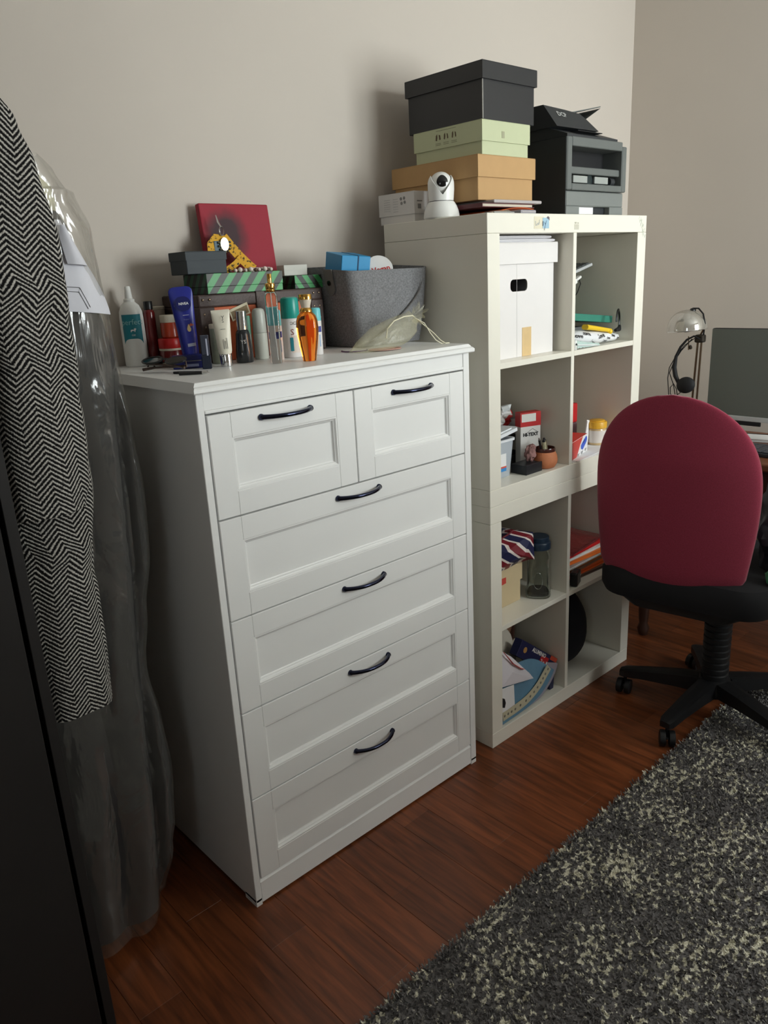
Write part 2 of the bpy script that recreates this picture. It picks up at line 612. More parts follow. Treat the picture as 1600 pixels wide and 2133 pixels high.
# ================================================================ two stacked cube shelves
shelf_m = M('white_laminate', (233, 229, 216), 0.33, var=0.02, scale=6)
BX0, BX1, BY0, BY1 = 0.897, 1.687, -0.490, -0.100
DX0, DX1 = 1.284, 1.300
def cube_shelf(z0, label):
    t = thing('cube_shelf', label, 'bookcase', ((BX0 + BX1) / 2, (BY0 + BY1) / 2, z0))
    z1 = z0 + 0.79
    obj('top_board', G().box(BX0, BX1, BY0, BY1, z1 - 0.05, z1, 0.0012), shelf_m, t)
    obj('bottom_board', G().box(BX0, BX1, BY0, BY1, z0, z0 + 0.05, 0.0012), shelf_m, t)
    for a in (BX0, BX1 - 0.05):
        obj('side_panel', G().box(a, a + 0.05, BY0, BY1, z0 + 0.0505, z1 - 0.0505, 0.0008), shelf_m, t)
    obj('divider', G().box(DX0, DX1, BY0 + 0.001, BY1, z0 + 0.05, z1 - 0.05, 0.0008), shelf_m, t)
    zc = z0 + 0.395
    for a, b in ((BX0 + 0.05, DX0), (DX1, BX1 - 0.05)):
        obj('shelf', G().box(a, b, BY0 + 0.001, BY1, zc - 0.008, zc + 0.008, 0.0008), shelf_m, t)
    return t
lower = cube_shelf(0.0, 'white four cube shelf unit standing on the floor, lower of two stacked')
upper = cube_shelf(0.7903, 'white four cube shelf unit stacked on top, carrying shoe boxes and printer')

# ================================================================ wardrobe
black = M('black_brown_veneer', (26, 23, 22), 0.55, var=0.25, scale=14, bump=0.15)
WX0, WX1, WY0 = -1.385, -0.385, -0.600
wd = thing('wardrobe', 'tall black wardrobe at the left edge, coats hanging on its side', 'wardrobe', ((WX0 + WX1) / 2, -0.3, 0))
ZW = 2.01
for a in (WX0, WX1 - 0.018):
    obj('side_panel', G().box(a, a + 0.018, WY0, -0.018, 0, ZW, 0.001), black, wd)
obj('top_panel', G().box(WX0 + 0.018, WX1 - 0.018, WY0, -0.018, ZW - 0.018, ZW), black, wd)
obj('base_panel', G().box(WX0 + 0.018, WX1 - 0.018, WY0, -0.018, 0.04, 0.06), black, wd)
obj('back_panel', G().box(WX0 + 0.018, WX1 - 0.018, -0.028, -0.02, 0.06, ZW - 0.018), black, wd)
metal_dk = M('dark_metal', (60, 60, 62), 0.3, 1.0)
for a, b, hx in ((WX0 + 0.02, (WX0 + WX1) / 2 - 0.002, -1), ((WX0 + WX1) / 2 + 0.002, WX1 - 0.029, 1)):
    dr = obj('door', G().box(a, b, WY0 - 0.012, WY0 + 0.006, 0.05, ZW - 0.022, 0.0012), black, wd)
    xk = b - 0.04 if hx < 0 else a + 0.04
    obj('handle', G().tube([(xk, WY0 - 0.012, 1.0), (xk, WY0 - 0.04, 1.005), (xk, WY0 - 0.04, 1.145), (xk, WY0 - 0.012, 1.15)], 0.006, 8), metal_dk, dr, smooth=True)
obj('toe_board', G().box(WX0 + 0.018, WX1 - 0.018, WY0 + 0.02, WY0 + 0.036, 0, 0.04), black, wd)

# ================================================================ rug
rm = rug_mat()
RX0, RX1, RY0, RY1 = -0.75, 1.86, -2.6, -0.905
rug = thing('rug', 'dark grey shag rug flecked with cream on the wooden floor', 'rug', ((RX0 + RX1) / 2, (RY0 + RY1) / 2, 0))
g = G()
def rugp(u, v):
    x, y = RX0 + (RX1 - RX0) * u, RY0 + (RY1 - RY0) * v
    e = min(u, 1 - u, v * 0.7, (1 - v) * 0.7)
    return Vector((x + 0.004 * nz(x * 9, y * 9, 1), y + 0.004 * nz(x * 9, y * 9, 5), 0.009 + 0.002 * nz(x * 14, y * 14, 3) if e > 0.001 else 0.0005))
g.grid(140, 92, rugp)
obj('backing', g, rm, rug, smooth=True)
def tufts(n, x0, x1, y0, y1, seed, h0):
    rs = np.random.RandomState(seed)
    x = rs.uniform(x0, x1, n)
    y = rs.uniform(y0, y1, n)
    a = rs.uniform(0, 2 * PI, n)
    ln = rs.uniform(0.009, 0.018, n)
    la = rs.uniform(0, 2 * PI, n)
    wd2 = rs.uniform(0.0016, 0.003, n)
    dx, dy = np.cos(a) * wd2, np.sin(a) * wd2
    tx, ty = np.cos(la) * ln * 0.8, np.sin(la) * ln * 0.8
    h = h0 + ln * rs.uniform(0.15, 0.65, n)
    z = np.full(n, 0.004)
    v = np.stack([np.stack([x - dx, y - dy, z], 1), np.stack([x + dx, y + dy, z], 1),
                  np.stack([x + dx * 0.8 + tx, y + dy * 0.8 + ty, h], 1), np.stack([x - dx * 0.8 + tx, y - dy * 0.8 + ty, h], 1)], 1)
    return v.reshape(-1, 3)
V = np.concatenate([tufts(105000, -0.15, 1.855, -1.75, RY1 + 0.002, 3, 0.008), tufts(30000, RX0, RX1, RY0, -1.7, 4, 0.008)])
me = bpy.data.meshes.new('pile')
nq = len(V) // 4
me.vertices.add(len(V))
me.vertices.foreach_set('co', V.astype(np.float32).ravel())
me.loops.add(len(V))
me.loops.foreach_set('vertex_index', np.arange(len(V), dtype=np.int32))
me.polygons.add(nq)
me.polygons.foreach_set('loop_start', np.arange(0, len(V), 4, dtype=np.int32))
me.polygons.foreach_set('loop_total', np.full(nq, 4, dtype=np.int32))
me.update()
me.validate()
obj('pile', me, rm, rug, kind='stuff')

# ================================================================ shared small materials
ZT = 1.2605
ZB = 1.5808
wht = M('white_plastic', (236, 236, 232), 0.35, var=0.02)
blk = M('black_plastic', (22, 22, 24), 0.35, var=0.1)
blk_m = M('black_matt', (24, 24, 26), 0.7, var=0.1)
ink = M('black_ink', (28, 28, 30), 0.6)
ink_g = M('grey_ink', (96, 96, 96), 0.6)
ink_w = M('white_ink', (238, 238, 240), 0.5)
paper = M('white_paper', (236, 236, 236), 0.75, var=0.02)
chrome = M('silver_chrome', (214, 214, 214), 0.12, 1.0, var=0.02)
gold = M('polished_gold', (226, 176, 92), 0.14, 1.0, var=0.03)
teal_cap = M('teal_cap', (34, 150, 138), 0.3)
aqua_cap = M('aqua_cap', (112, 200, 208), 0.35)
card_w = M('white_card', (232, 231, 228), 0.7, var=0.02)
X = Vector((1, 0, 0))
ZU = Vector((0, 0, 1))

def face(x, y):
    return math.atan2(-0.738 - x, 1.858 + y)
def front(r, z):
    """text plane on a bottle's front (local -y side)"""
    return frame((0, -r, z), (1, 0, 0), (0, 0, 1))
def patch(r, z0, z1, a0, a1, n=12, nzs=1, cz=0.0):
    """curved label on a cylinder of radius r, angles in degrees from the front"""
    g = G()
    def f(u, v):
        a = math.radians(a0 + (a1 - a0) * u)
        return Vector((r * math.sin(a), -r * math.cos(a), z0 + (z1 - z0) * v - cz * (1 - v) * (2 * u - 1) ** 4))
    g.grid(n, nzs, f)
    return g
def blob(c, rx, ry, rz, amp=0.2, fr=3.0, seed=0.0, flat=None, u=28, v=18):
    g = G()
    g.sphere((0, 0, 0), 1.0, u, v)
    for vv in g.bm.verts:
        p = vv.co
        k = 1 + amp * nz(p.x * fr + seed, p.y * fr - seed, p.z * fr) + amp * 0.5 * nz(p.x * fr * 2.3, p.y * fr * 2.3 + seed, p.z * fr * 2.3)
        q = Vector((c[0] + p.x * rx * k, c[1] + p.y * ry * k, c[2] + p.z * rz * k))
        if flat is not None and q.z < flat:
            q.z = flat + 0.0002
        vv.co = q
    return g
def lidbox(t, x0, x1, y0, y1, z0, z1, lid, over, mb, ml=None):
    """carton with a lift-off lid, lid height lid, overlapping by over"""
    obj('body', G().box(x0, x1, y0, y1, z0, z1 - 0.002, 0.0012), mb, t)
    g = G()
    a, b, c, d = x0 - over, x1 + over, y0 - over, y1 + over
    g.box(a, b, c, d, z1 - 0.002, z1, 0.0006)
    th = over * 0.6
    zl = z1 - lid
    g.box(a, b, c, c + th, zl, z1 - 0.002).box(a, b, d - th, d, zl, z1 - 0.002)
    g.box(a, a + th, c + th, d - th, zl, z1 - 0.002).box(b - th, b, c + th, d - th, zl, z1 - 0.002)
    return obj('lid', g, ml or mb, t)

# ================================================================ things on the chest of drawers
# tall white lotion bottle
x, y = 0.112, -0.045
t = thing('lotion_bottle', 'white pump-nozzle lotion bottle with teal cat label, leftmost on the chest', 'bottle', (x, y, ZT), face(x, y))
obj('body', G().lathe([(0.026, 0), (0.028, 0.004), (0.028, 0.112), (0.0265, 0.128), (0.021, 0.142), (0.0125, 0.15)], 32), wht, t, True, True)
obj('nozzle', G().lathe([(0.0125, 0.15), (0.0125, 0.156), (0.009, 0.158), (0.0065, 0.184), (0.005, 0.186)], 20), wht, t, True, True)
teal_l = M('teal_label', (36, 128, 142), 0.5)
obj('label_print', patch(0.0283, 0.066, 0.122, -52, 46, 14, 8, 0.012), teal_l, t, True, True, label='teal front label with a white cat')
lettering('lettering', 'perfect', 0.0185, M('pale_teal_ink', (150, 204, 206), 0.5), t, front(0.0285, 0.104), wrap=0.0285, local=True)
g = G()
for pts in ([(-0.006, 0), (-0.005, 0.005), (-0.001, 0.0055), (0.002, 0.005), (0.003, 0.009), (0.005, 0.007), (0.007, 0.009), (0.0072, 0.005), (0.0055, 0.0035), (0.0045, -0.0005), (0.003, -0.0005), (0.003, 0.0022), (-0.003, 0.0022), (-0.0045, -0.0005)],):
    g.face([Vector((px, -0.0289, 0.082 + pz)) for px, pz in pts])
obj('cat_print', g, ink_w, t, local=True)
lettering('lettering', 'cat', 0.0075, ink_w, t, front(0.0285, 0.075), wrap=0.0285, local=True)

# slim dark spray bottle, navy body
x, y = 0.152, -0.030
t = thing('spray_bottle', 'slim navy bottle with black pump head, right of the white lotion bottle', 'bottle', (x, y, ZT), face(x, y))
navy = M('navy_plastic', (30, 36, 72), 0.35)
obj('body', G().box(-0.0105, 0.0105, -0.0095, 0.0095, 0, 0.058, 0.002, 2), navy, t, False, True)
obj('collar', G().lathe([(0.006, 0.058), (0.009, 0.06), (0.009, 0.066), (0.0065, 0.068), (0.007, 0.074), (0.0065, 0.077)], 16), chrome, t, True, True)
obj('pump_head', G().lathe([(0.006, 0.077), (0.0085, 0.083), (0.009, 0.1), (0.006, 0.108), (0.0042, 0.112)], 14).box(-0.011, -0.003, -0.004, 0.004, 0.1, 0.126, 0.0015), blk, t, True, True)

# tangled black hair clip and letter A
x, y = 0.145, -0.100
t = thing('hair_clip', 'black curly hair clip lying left of the stacked red jars', 'hair clip', (x, y, ZT), face(x, y))
g = G()
for k in range(3):
    pts = []
    for i in range(15):
        a = i / 14 * PI * 1.7 + k * 2
        pts.append((0.011 * math.cos(a) + 0.003 * k - 0.004, 0.006 * math.sin(a * 1.3 + k), 0.012 + 0.009 * math.sin(a + k)))
    g.tube(pts, 0.0026, 6)
obj('clip_arm', g, blk, t, True, True)
obj('clip_spring', G().tube([(-0.012, 0, 0.0025), (0.012, 0, 0.0025)], 0.0025, 8), blk, t, True, True)
x, y = 0.118, -0.102
me = text_mesh('A', 0.026, bold=0.0006)
t = thing('letter_ornament', 'small black standing letter A in front of the lotion bottle', 'ornament', (x, y, ZT), face(x, y))
bmt = bmesh.new()
bmt.from_mesh(me)
ge = bmesh.ops.extrude_face_region(bmt, geom=bmt.faces[:])
bmesh.ops.translate(bmt, verts=[v for v in ge['geom'] if isinstance(v, bmesh.types.BMVert)], vec=(0, 0, 0.004))
zmin = min(v.co.y for v in bmt.verts)
bmesh.ops.translate(bmt, verts=bmt.verts[:], vec=(0, -zmin, 0))
bmt.to_mesh(me)
me.transform(frame((0, 0, 0.0), (1, 0, 0), (0, 0, 1)))
obj('letter', me, blk, t, local=True)

# folded glasses and comb at the left front
t = thing('eyeglasses', 'folded dark eyeglasses with mottled arms at the left end of the chest', 'glasses', (0.060, -0.262, ZT + 0.0148), 0, rot=(math.radians(-72), 0, math.radians(-66)))
tort = M('mottled_shell', (92, 74, 66), 0.2, var=0.7, scale=120)
g = G()
for s in (-1, 1):
    pts = [(s * 0.032 + 0.025 * math.cos(a) * 1.0, -0.006, 0.019 + 0.0175 * math.sin(a)) for a in [2 * PI * i / 20 for i in range(21)]]
    g.tube(pts, 0.002, 6)
g.tube([(-0.008, -0.006, 0.024), (0, -0.006, 0.027), (0.008, -0.006, 0.024)], 0.002, 6)
obj('front_frame', g, blk, t, True, True)
for s in (-1, 1):
    pts = [(s * 0.032 + 0.0235 * math.cos(a), -0.006, 0.019 + 0.0165 * math.sin(a)) for a in [2 * PI * i / 20 for i in range(20)]]
    obj('lens', G().face([Vector(p) for p in pts]).thick(0.001), M('smoked_lens', (20, 20, 22), 0.08, coat=0.5), t, False, True)
for s in (-1, 1):
    obj('temple', G().tube([(s * 0.056, -0.004, 0.021), (s * 0.054, 0.004 + 0.005 * (s > 0), 0.021), (-s * 0.03, 0.006 + 0.005 * (s > 0), 0.017), (-s * 0.058, 0.007 + 0.005 * (s > 0), 0.008)], [0.0025, 0.003, 0.0025, 0.0035], 6, flat=0.6), tort, t, True, True)
t = thing('comb', 'short black comb lying at the left front edge of the chest', 'comb', (0.088, -0.338, ZT), math.radians(-58))
g = G().box(-0.038, 0.038, -0.003, 0.003, 0, 0.005, 0.001)
obj('spine', g, blk, t, False, True)
g = G()
for i in range(22):
    g.box(-0.036 + i * 0.0034, -0.0345 + i * 0.0034, 0.003, 0.014, 0.001, 0.004)
obj('comb_teeth', g, blk, t, False, True, kind='stuff')
t = thing('eyeliner_pencil', 'thin silver tipped black pencil beside the comb', 'pencil', (0.082, -0.366, ZT), math.radians(-38))
obj('shaft', G().tube([(-0.03, 0, 0.0035), (0.018, 0, 0.0035)], 0.0035, 8), blk, t, True, True)
obj('tip', G().tube([(0.018, 0, 0.0035), (0.026, 0, 0.0035), (0.034, 0, 0.0032)], [0.0034, 0.0028, 0.0004], 8), chrome, t, True, True)

# jars and bottles behind
x, y = 0.176, -0.104
t = thing('cosmetic_jar', 'wide dark red jar with bright red lid, under a smaller jar', 'jar', (x, y, ZT), face(x, y))
dred = M('dark_red_glass', (104, 26, 26), 0.25, coat=0.3)
red = M('bright_red_plastic', (190, 34, 32), 0.35)
cream = M('cream_plastic', (214, 204, 184), 0.45)
obj('base_ring', G().lathe([(0.026, 0), (0.0285, 0.002), (0.0285, 0.005), (0.027, 0.006)], 28), cream, t, True, True)
obj('body', G().lathe([(0.027, 0.006), (0.0298, 0.009), (0.0298, 0.032), (0.0285, 0.034)], 28), dred, t, True, True)
obj('collar_band', G().lathe([(0.0292, 0.034), (0.0296, 0.035), (0.0296, 0.0385), (0.029, 0.039)], 28), cream, t, True, True)
obj('lid', G().lathe([(0.0295, 0.039), (0.030, 0.04), (0.030, 0.06), (0.0285, 0.0622)], 28), red, t, True, True)
x2, y2 = 0.180, -0.102
t = thing('cosmetic_jar', 'small orange red jar with cream lid, stacked on the dark red jar', 'jar', (x2, y2, ZT + 0.0625), face(x, y))
orr = M('orange_red_glass', (176, 62, 34), 0.3, coat=0.3)
obj('body', G().lathe([(0.02, 0), (0.0225, 0.003), (0.0225, 0.034), (0.021, 0.036)], 28), orr, t, True, True)
obj('lid', G().lathe([(0.0215, 0.036), (0.0222, 0.037), (0.0222, 0.052), (0.021, 0.0535)], 28), cream, t, True, True)
x, y = 0.150, -0.062
t = thing('lotion_bottle', 'slim dark red bottle with black cap behind the stacked jars', 'bottle', (x, y, ZT), face(x, y))
obj('body', G().lathe([(0.0125, 0), (0.0135, 0.002), (0.0135, 0.122), (0.012, 0.127), (0.009, 0.13)], 22), dred, t, True, True)
obj('cap', G().lathe([(0.0095, 0.13), (0.0105, 0.131), (0.0105, 0.148), (0.0095, 0.1495)], 20), blk, t, True, True)
x, y = 0.186, -0.0265
t = thing('lotion_bottle', 'beige cylinder bottle with pale rim standing behind the stacked jars', 'bottle', (x, y, ZT), face(x, y))
obj('body', G().lathe([(0.0205, 0), (0.0215, 0.002), (0.0215, 0.128), (0.0205, 0.13)], 28), M('beige_plastic', (176, 162, 146), 0.5), t, True, True)
obj('rim', G().lathe([(0.0218, 0.128), (0.0222, 0.129), (0.0222, 0.134), (0.021, 0.1355)], 28), cream, t, True, True)

# blue cream box and blue tube
x, y = 0.149, -0.232
blue = M('deep_blue_plastic', (40, 48, 142), 0.32)
navy2 = M('dark_blue_plastic', (26, 32, 96), 0.35)
t = thing('cream_tin', 'flat dark blue cream box with silver line, lying before the blue tube', 'box', (x, y, ZT), face(x, y))
obj('body', G().box(-0.037, 0.037, -0.016, 0.016, 0, 0.0165, 0.002, 2), navy2, t, False, True)
lid = obj('lid', G().box(-0.038, 0.037, -0.0165, 0.0165, 0.0172, 0.030, 0.003, 2), navy2, t, False, True)
obj('silver_line', G().box(-0.0365, 0.0365, -0.0162, 0.0162, 0.0163, 0.0174), chrome, t, False, True)
obj('name_strip', G().box(-0.012, 0.02, -0.0166, -0.016, 0.004, 0.010, 0.0002), M('pale_blue_print', (150, 158, 196), 0.5), t, False, True)
x, y = 0.171, -0.206
t = thing('cream_tube', 'tall dark blue cream tube standing on its cap before the suitcase', 'tube', (x, y, ZT), rot=(0, 0.0, face(x, y)))
tl = R3(0, math.radians(-3.0), 0)
rings = []
for hw, hd, z in ((0.0185, 0.0165, 0.024), (0.019, 0.0165, 0.03), (0.0205, 0.0155, 0.06), (0.0225, 0.0125, 0.1), (0.0252, 0.0075, 0.14), (0.0268, 0.0035, 0.163), (0.0262, 0.0018, 0.171), (0.0222, 0.0014, 0.1765), (0.015, 0.0012, 0.179)):
    rings.append([tl @ Vector((hw * math.cos(2 * PI * i / 36), hd * math.sin(2 * PI * i / 36), z)) for i in range(36)])
obj('body', G().loft(rings), blue, t, True, True)
obj('cap', G().lathe([(0.017, 0), (0.018, 0.001), (0.0182, 0.0225), (0.0172, 0.024)], 32, mat=tl, sy=0.9), navy2, t, True, True)
def tubefr(z, dpt, xo=0.0):
    return tl @ frame((xo, -dpt, z), (1, 0, 0), (0, -0.1, 1))
obj('emblem', G().prism([(0.0165 * math.cos(a), 0.0165 * math.sin(a)) for a in [2 * PI * i / 28 for i in range(28)]], 0, 0.0004, tl @ frame((0.003, -0.0100, 0.1415), (1, 0, 0), (0, 0.19, 1))), navy2, t, False, True)
lettering('lettering', 'NIVEA', 0.0078, ink_w, t, tl @ frame((0.003, -0.0104, 0.1415), (1, 0, 0), (0, 0.19, 1)), bold=0.00018, local=True)
lettering('lettering', 'Repair', 0.005, M('pale_violet_ink', (140, 146, 206), 0.5), t, tubefr(0.107, 0.0122, 0.004), local=True)
obj('white_line', G().prism([(-0.007, -0.0004), (0.007, -0.0004), (0.007, 0.0004), (-0.007, 0.0004)], 0, 0.0003, tubefr(0.1165, 0.0112, 0.004)), ink_w, t, False, True)
obj('drop_print', G().prism([(0.0, 0.011), (0.003, 0.004), (0.0045, -0.001), (0.003, -0.0055), (0, -0.007), (-0.003, -0.0055), (-0.0045, -0.001), (-0.003, 0.004)], 0, 0.0004, tubefr(0.086, 0.0142, 0.006)), M('cream_print', (222, 196, 140), 0.5), t, False, True)
obj('flower_print', G().prism([(0.002, 0.008), (0.006, 0.012), (0.0105, 0.0095), (0.0135, 0.0075), (0.0085, 0.006), (0.005, 0.005)], 0, 0.0004, tubefr(0.086, 0.0142, 0.005)), M('salmon_print', (196, 104, 84), 0.5), t, False, True)
obj('tag_print', G().prism([(-0.009, -0.004), (0.009, -0.003), (0.009, 0.004), (-0.009, 0.003)], 0, 0.0005, tubefr(0.05, 0.0165, 0.006)), M('silver_print_and_shine', (176, 178, 196), 0.4), t, False, True)

# small dark vial, greenish bottle, white tube, pump bottle
x, y = 0.162, -0.287
t = thing('lip_gloss', 'small black square vial with clear top, beside the flat blue box', 'vial', (x, y, ZT), face(x, y))
obj('body', G().box(-0.0105, 0.0105, -0.0105, 0.0105, 0, 0.03, 0.0015), M('dark_slate_plastic', (34, 40, 54), 0.25), t, False, True)
obj('cap', G().box(-0.0095, 0.0095, -0.0095, 0.0095, 0.030, 0.074, 0.0015), M('smoky_plastic', (58, 62, 74), 0.15, coat=0.4), t, False, True)
obj('painted_shine', G().box(0.002, 0.0055, -0.0099, -0.0094, 0.012, 0.066), M('silver_print_and_shine', (176, 178, 196), 0.4), t, False, True)  # silver strip painted as a highlight on the cap
x, y = 0.236, -0.2145
t = thing('lotion_bottle', 'small grey green bottle with cream cap rim, behind the white tube', 'bottle', (x, y, ZT), face(x, y))
obj('body', G().lathe([(0.0135, 0), (0.0145, 0.002), (0.0145, 0.079), (0.0135, 0.081)], 22), M('grey_green_plastic', (132, 138, 122), 0.5, var=0.15, scale=80), t, True, True)
obj('cap', G().lathe([(0.0142, 0.081), (0.0147, 0.082), (0.0147, 0.09), (0.0135, 0.0915)], 22), cream, t, True, True)
x, y = 0.212, -0.289
t = thing('cream_tube', 'white cream tube with black print standing on a silver cap', 'tube', (x, y, ZT), face(x, y))
tl = R3(math.radians(2), math.radians(-1.5), 0)
rings = []
for hw, hd, z in ((0.0138, 0.0138, 0.028), (0.0155, 0.0142, 0.034), (0.017, 0.0132, 0.06), (0.0188, 0.0095, 0.09), (0.0205, 0.0035, 0.116), (0.0207, 0.0012, 0.1205), (0.0207, 0.001, 0.125)):
    rings.append([tl @ Vector((hw * math.cos(2 * PI * i / 32), hd * math.sin(2 * PI * i / 32), z)) for i in range(32)])
obj('body', G().loft(rings), M('cream_white_tube', (232, 226, 208), 0.4, var=0.02), t, True, True)
obj('cap', G().lathe([(0.0125, 0), (0.0135, 0.001), (0.014, 0.0265), (0.0132, 0.028)], 28, mat=tl), chrome, t, True, True)
lettering('monogram', 'Y', 0.012, ink, t, tl @ frame((0.004, -0.0085, 0.108), (1, 0, 0), (0, 0.24, 1)), local=True)
lettering('monogram', 'S', 0.010, ink, t, tl @ frame((0.0035, -0.0102, 0.1005), (1, 0, 0), (0, 0.2, 1)), local=True)
g = G()
for i, (ln, xx) in enumerate(((0.022, 0.0), (0.018, 0.0035), (0.024, 0.007))):
    g.box(xx - 0.0005, xx + 0.0005, -0.0148 + 0.0006 * i, -0.0144 + 0.0006 * i, 0.040, 0.040 + ln)
g.box(-0.004, 0.007, -0.0128, -0.0122, 0.083, 0.0838)
obj('small_print', g.xf(tl), ink_g, t, False, True)
x, y = 0.279, -0.262
t = thing('foundation_bottle', 'dark grey glass bottle with tall silver cap and white monogram', 'bottle', (x, y, ZT), face(x, y))
obj('body', G().lathe([(0.0195, 0), (0.021, 0.003), (0.0195, 0.03), (0.0165, 0.066), (0.0145, 0.073), (0.012, 0.075)], 30), M('dark_grey_glass', (44, 48, 52), 0.15, coat=0.4), t, True, True)
obj('cap', G().lathe([(0.0125, 0.075), (0.013, 0.0755), (0.0128, 0.117), (0.012, 0.118)], 28), chrome, t, True, True)
lettering('monogram', 'YS', 0.012, ink_w, t, front(0.0182, 0.048), wrap=0.0182, local=True)

# tall clear perfume atomiser
def glass_mat(name, rgb, rough=0.02, ior=1.45):
    m, nt, b = nodes_mat(name)
    b.inputs['Base Color'].default_value = lin(rgb)
    b.inputs['Transmission Weight'].default_value = 1.0
    b.inputs['Roughness'].default_value = rough
    b.inputs['IOR'].default_value = ior
    return m
clear = glass_mat('clear_glass', (246, 250, 250))
x, y = 0.299, -0.362
t = thing('perfume_atomiser', 'tall clear square perfume bottle with gold spray top, front row', 'perfume bottle', (x, y, ZT), face(x, y))
tp = Matrix.Diagonal((1, 1, 1, 1))
def sq(h, r, z):
    pts = []
    for cx, cy, a0 in ((h - r, h - r, 0), (-h + r, h - r, 90), (-h + r, -h + r, 180), (h - r, -h + r, 270)):
        for k in range(4):
            a = math.radians(a0 + 30 * k)
            pts.append(Vector((cx + r * math.cos(a), cy + r * math.sin(a), z)))
    return pts
obj('body', G().loft([sq(0.0118, 0.003, 0), sq(0.0128, 0.004, 0.003), sq(0.0142, 0.004, 0.148), sq(0.012, 0.005, 0.155), sq(0.0085, 0.006, 0.158)]), clear, t, True, True)
obj('collar', G().lathe([(0.0095, 0.157), (0.0102, 0.158), (0.0102, 0.162), (0.0094, 0.163), (0.0102, 0.1645), (0.0102, 0.168), (0.0115, 0.169), (0.0115, 0.1745), (0.0098, 0.176), (0.0060, 0.177)], 24), gold, t, True, True)
obj('spray_button', G().lathe([(0.0052, 0.177), (0.0052, 0.1955), (0.0045, 0.1965)], 18), gold, t, True, True)
obj('dip_tube', G().tube([(0, 0, 0.158), (0.001, 0, 0.1), (0.004, -0.002, 0.008)], 0.0012, 6), wht, t, True, True)

# sprays and deodorant
spray_w = M('pearl_white_plastic', (226, 222, 220), 0.35)
def mini_spray(x, y, r, h, hc, label):
    t = thing('travel_spray', label, 'spray', (x, y, ZT), face(x, y))
    obj('body', G().lathe([(r * 0.94, 0), (r, 0.0015), (r, hc), (r * 0.96, hc + 0.001)], 24), spray_w, t, True, True)
    obj('cap', G().lathe([(r * 0.97, hc + 0.001), (r * 0.985, hc + 0.002), (r * 0.95, h - 0.004), (r * 0.82, h - 0.0006), (r * 0.6, h)], 24), aqua_cap, t, True, True)
    obj('emblem', patch(r + 0.0003, hc - 0.026, hc - 0.012, -30, 62, 8), M('blue_print', (48, 56, 140), 0.5), t, True, True)
    obj('small_print', patch(r + 0.0003, 0.02, hc - 0.032, 30, 44, 4), M('light_blue_print', (150, 176, 208), 0.5), t, True, True)
mini_spray(0.343, -0.311, 0.0118, 0.116, 0.079, 'thin white spray with aqua cap, seen through the clear perfume bottle')
mini_spray(0.467, -0.300, 0.0145, 0.113, 0.081, 'thin white spray with aqua cap, right behind the amber perfume')
x, y = 0.405, -0.283
t = thing('deodorant', 'white deodorant can with big dark teal cap behind the amber perfume', 'deodorant', (x, y, ZT), face(x, y))
obj('body', G().lathe([(0.0215, 0), (0.0228, 0.002), (0.0228, 0.09), (0.021, 0.093)], 30), spray_w, t, True, True)
obj('cap', G().lathe([(0.0222, 0.0925), (0.0226, 0.0935), (0.0216, 0.134), (0.0195, 0.1395), (0.014, 0.142)], 30), teal_cap, t, True, True)
lettering('lettering', 'BIOCU', 0.0105, ink_g, t, front(0.0229, 0.081) @ T(0.004, 0, 0), wrap=0.0229, local=True)
lettering('lettering', 'S', 0.02, M('dull_red_print', (150, 92, 84), 0.5), t, front(0.0229, 0.060) @ T(0.002, 0, 0), wrap=0.0229, local=True)
obj('label_print', patch(0.0232, 0.012, 0.052, 0, 70, 8), M('pale_peach_print', (222, 206, 194), 0.5), t, True, True)
obj('bar_print', patch(0.0234, 0.016, 0.048, -12, 8, 4), M('teal_label', (36, 128, 142), 0.5), t, True, True)
x, y = 0.345, -0.236
t = thing('lotion_bottle', 'pale grey rounded bottle behind the clear perfume bottle', 'bottle', (x, y, ZT), face(x, y))
obj('body', G().lathe([(0.0155, 0), (0.017, 0.002), (0.017, 0.06), (0.0165, 0.062)], 24), M('pale_grey_plastic', (190, 192, 182), 0.5), t, True, True)
obj('cap', G().lathe([(0.0162, 0.0625), (0.0166, 0.0635), (0.0155, 0.11), (0.013, 0.117), (0.008, 0.12)], 24), M('pale_grey_cap', (186, 188, 180), 0.35), t, True, True)
x, y = 0.320, -0.222
t = thing('lotion_bottle', 'slim mint green stick beside the pale grey bottle', 'bottle', (x, y, ZT), face(x, y))
mint = M('mint_plastic', (120, 176, 152), 0.45)
obj('body', G().lathe([(0.0075, 0), (0.008, 0.001), (0.008, 0.058), (0.0075, 0.06)], 18), M('pale_grey_plastic', (190, 192, 182), 0.5), t, True, True)
obj('cap', G().lathe([(0.0078, 0.060), (0.0082, 0.061), (0.0082, 0.102), (0.007, 0.104)], 18), mint, t, True, True)

# amber perfume
x, y = 0.366, -0.399
t = thing('perfume_bottle', 'curved perfume bottle full of amber liquid with gold cap', 'perfume bottle', (x, y, ZT), face(x, y))
amb, nt, b = nodes_mat('amber_liquid')
b.inputs['Base Color'].default_value = lin((255, 150, 54))
b.inputs['Transmission Weight'].default_value = 1.0
b.inputs['Roughness'].default_value = 0.03
b.inputs['IOR'].default_value = 1.33
rings = []
for r, z in ((0.0145, 0.0), (0.0152, 0.003), (0.0165, 0.012), (0.0205, 0.034), (0.0238, 0.058), (0.0248, 0.075), (0.0238, 0.09), (0.0205, 0.101), (0.0148, 0.107), (0.0125, 0.109)):
    rings.append([Vector((r * math.cos(2 * PI * i / 40) * (1 + 0.025 * math.cos(16 * PI * i / 40)), 0.8 * r * math.sin(2 * PI * i / 40) * (1 + 0.025 * math.cos(16 * PI * i / 40)), z)) for i in range(40)])
obj('body', G().loft(rings), amb, t, True, True, label='amber liquid in ribbed glass')
